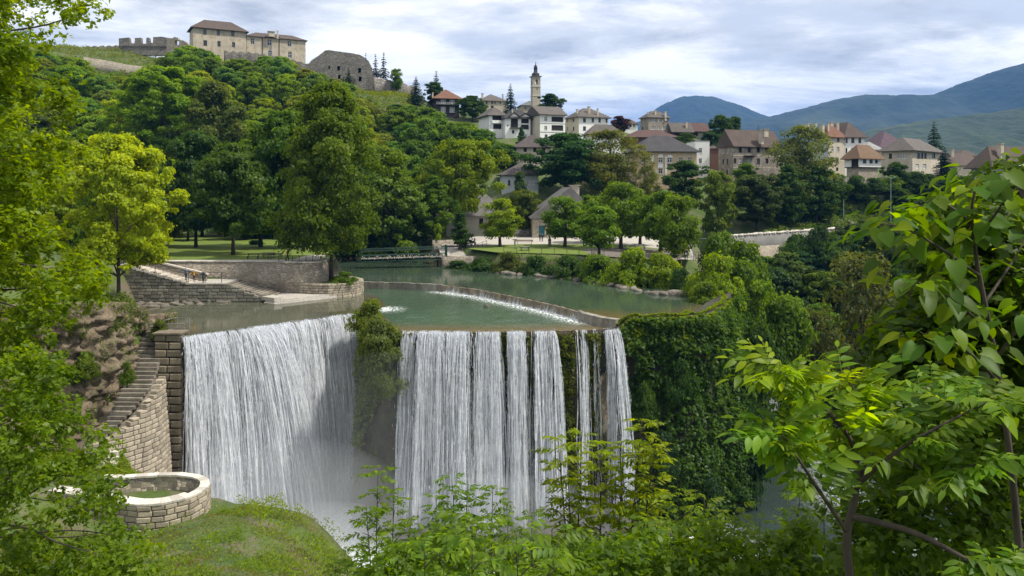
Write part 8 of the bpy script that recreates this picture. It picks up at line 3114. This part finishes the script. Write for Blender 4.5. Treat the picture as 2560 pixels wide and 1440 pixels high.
# --- tall grass and low herbs on the mound, bank and terrace slopes
def ground_cover(name, label, cat, poly, count, leaf, width, color, seed, lift=0.12, upr=0.5, kg=1.4, kb=0.75):
    r = np.random.default_rng(seed)
    xs, ys = [p[0] for p in poly], [p[1] for p in poly]
    x, y = r.uniform(min(xs), max(xs), count * 3), r.uniform(min(ys), max(ys), count * 3)
    m = poly_mask(x, y, poly, 1e-6) > 0.5
    x, y = x[m][:count], y[m][:count]
    k = fbm(np.column_stack([x * 0.5, y * 0.5, x * 0 + seed]), 3)
    keep = r.random(len(x)) < np.clip(kb + k * kg, 0.04, 1)
    x, y, k = x[keep], y[keep], k[keep]
    z = terrain_h(x, y)
    n = len(x)
    pos = np.column_stack([x, y, z + lift * (0.2 + 1.6 * r.random(n)) * (1 + np.clip(k, 0, 1) * 2.2)])
    nr = norm(np.column_stack([r.normal(size=n), r.normal(size=n), upr + r.random(n)]))
    v, f = leaf_faces(pos, nr, leaf, width, r, 0)
    ti = np.clip(0.5 * r.random(n) + 0.5 * (k * 0.8 + 0.5), 0, 1)
    o = obj(name, mesh_np(name, v, f, M_LEAF, tint=np.repeat(ti, 4)))
    o.color = (*color, 1)
    return tag(o, label, cat, kind='stuff')


MOUND = [(-33, 36), (-4, 36), (-5, 55), (-9, 62), (-20, 63), (-22.5, 55), (-33, 55)]
ground_cover('grass', 'rough yellowish grass on the mound above the gorge', 'grass', MOUND, 36000, 0.20, 0.22, (0.125, 0.125, 0.035), 31, 0.05, 0.25, 2.0, 0.5)
ground_cover('herbs', 'leafy green herbs in patches on the mound', 'herbs', MOUND, 60000, 0.15, 0.7, (0.085, 0.145, 0.016), 33, 0.13, 0.9, 2.8, -0.35)
ground_cover('herbs', 'taller bright weeds in clumps on the mound', 'herbs', MOUND, 40000, 0.2, 0.5, (0.115, 0.175, 0.016), 34, 0.32, 0.6, 3.2, -0.6)
ground_cover('undergrowth', 'green weeds below the curved stone wall', 'weeds', [(-47, 62), (-30.5, 63), (-31, 72), (-36, 74), (-44, 71)], 26000, 0.24, 0.6, (0.10, 0.155, 0.018), 35, 0.28, 0.8)
ground_cover('undergrowth', 'weeds on the shelf above the sandy cliff', 'weeds', [(-60, 74), (-45, 80), (-42, 88), (-50, 102), (-60, 106)], 22000, 0.24, 0.6, (0.075, 0.13, 0.018), 37, 0.25, 0.8)
ground_cover('undergrowth', 'grass and weeds on the river bank of the park', 'weeds', [(-12, 149), (-3, 139), (7, 133), (15, 124), (21, 112), (26, 111), (28, 128), (18, 135), (8, 141.5), (-3, 144.8), (-11, 153)], 26000, 0.34, 0.5, (0.065, 0.12, 0.016), 39, 0.25, 0.7)
ground_cover('undergrowth', 'tangled green cover on the gorge flank right of the falls', 'weeds', [(27, 100), (40, 112), (46, 150), (38, 150), (33, 131), (27, 126), (25, 108)], 30000, 0.42, 0.65, (0.06, 0.115, 0.016), 41, 0.4, 0.8)
ground_cover('undergrowth', 'dark green cover on the far gorge bank', 'weeds', [(56, 92), (120, 75), (150, 120), (110, 190), (64, 178), (58, 130)], 26000, 0.7, 0.65, (0.04, 0.075, 0.016), 43, 0.5, 0.8)
ground_cover('undergrowth', 'near slope weeds below the camera', 'weeds', [(-30, 4), (40, 4), (45, 40), (0, 42), (-30, 34)], 20000, 0.36, 0.55, (0.06, 0.11, 0.016), 45, 0.3, 0.8)
ground_cover('undergrowth', 'green cover on the road embankment below the houses', 'weeds', [(62, 192), (110, 196), (135, 215), (130, 240), (85, 236), (66, 215)], 30000, 0.6, 0.6, (0.06, 0.105, 0.018), 47, 0.4, 0.8)
ground_cover('undergrowth', 'scrub under the trees of the fortress slope', 'weeds', [(-200, 205), (-10, 205), (-5, 262), (-60, 300), (-140, 318), (-210, 310)], 28000, 1.2, 0.65, (0.06, 0.115, 0.018), 49, 0.7, 0.8)
ground_cover('grass', 'rough grass on the open slope left of the fortress', 'grass', [(-215, 305), (-140, 300), (-125, 340), (-150, 352), (-225, 372)], 16000, 1.0, 0.3, (0.10, 0.135, 0.024), 51, 0.5, 0.4)
ground_cover('grass', 'rough grass on the slope under the round ruin', 'grass', [(-75, 288), (-38, 288), (-34, 316), (-72, 322)], 9000, 0.9, 0.3, (0.11, 0.15, 0.02), 53, 0.4, 0.4)
# ---------------------------------------------------------------- valley haze
def haze_box():
    t = NT('valley_haze')
    pv = t.n.new('ShaderNodeVolumePrincipled')
    pv.inputs['Color'].default_value = (0.09, 0.37, 1.0, 1)
    pv.inputs['Density'].default_value = 0.000072
    pv.inputs['Anisotropy'].default_value = 0.0
    t.l.new(pv.outputs[0], t.out.inputs['Volume'])
    b = MB()
    b.box((0, 6900, 485), (19000, 18800, 1072))
    o = b.build('haze', t.m)
    tag(o, 'thin blue haze filling the valley', 'haze', kind='stuff')
    o.display_type = 'BOUNDS'


haze_box()
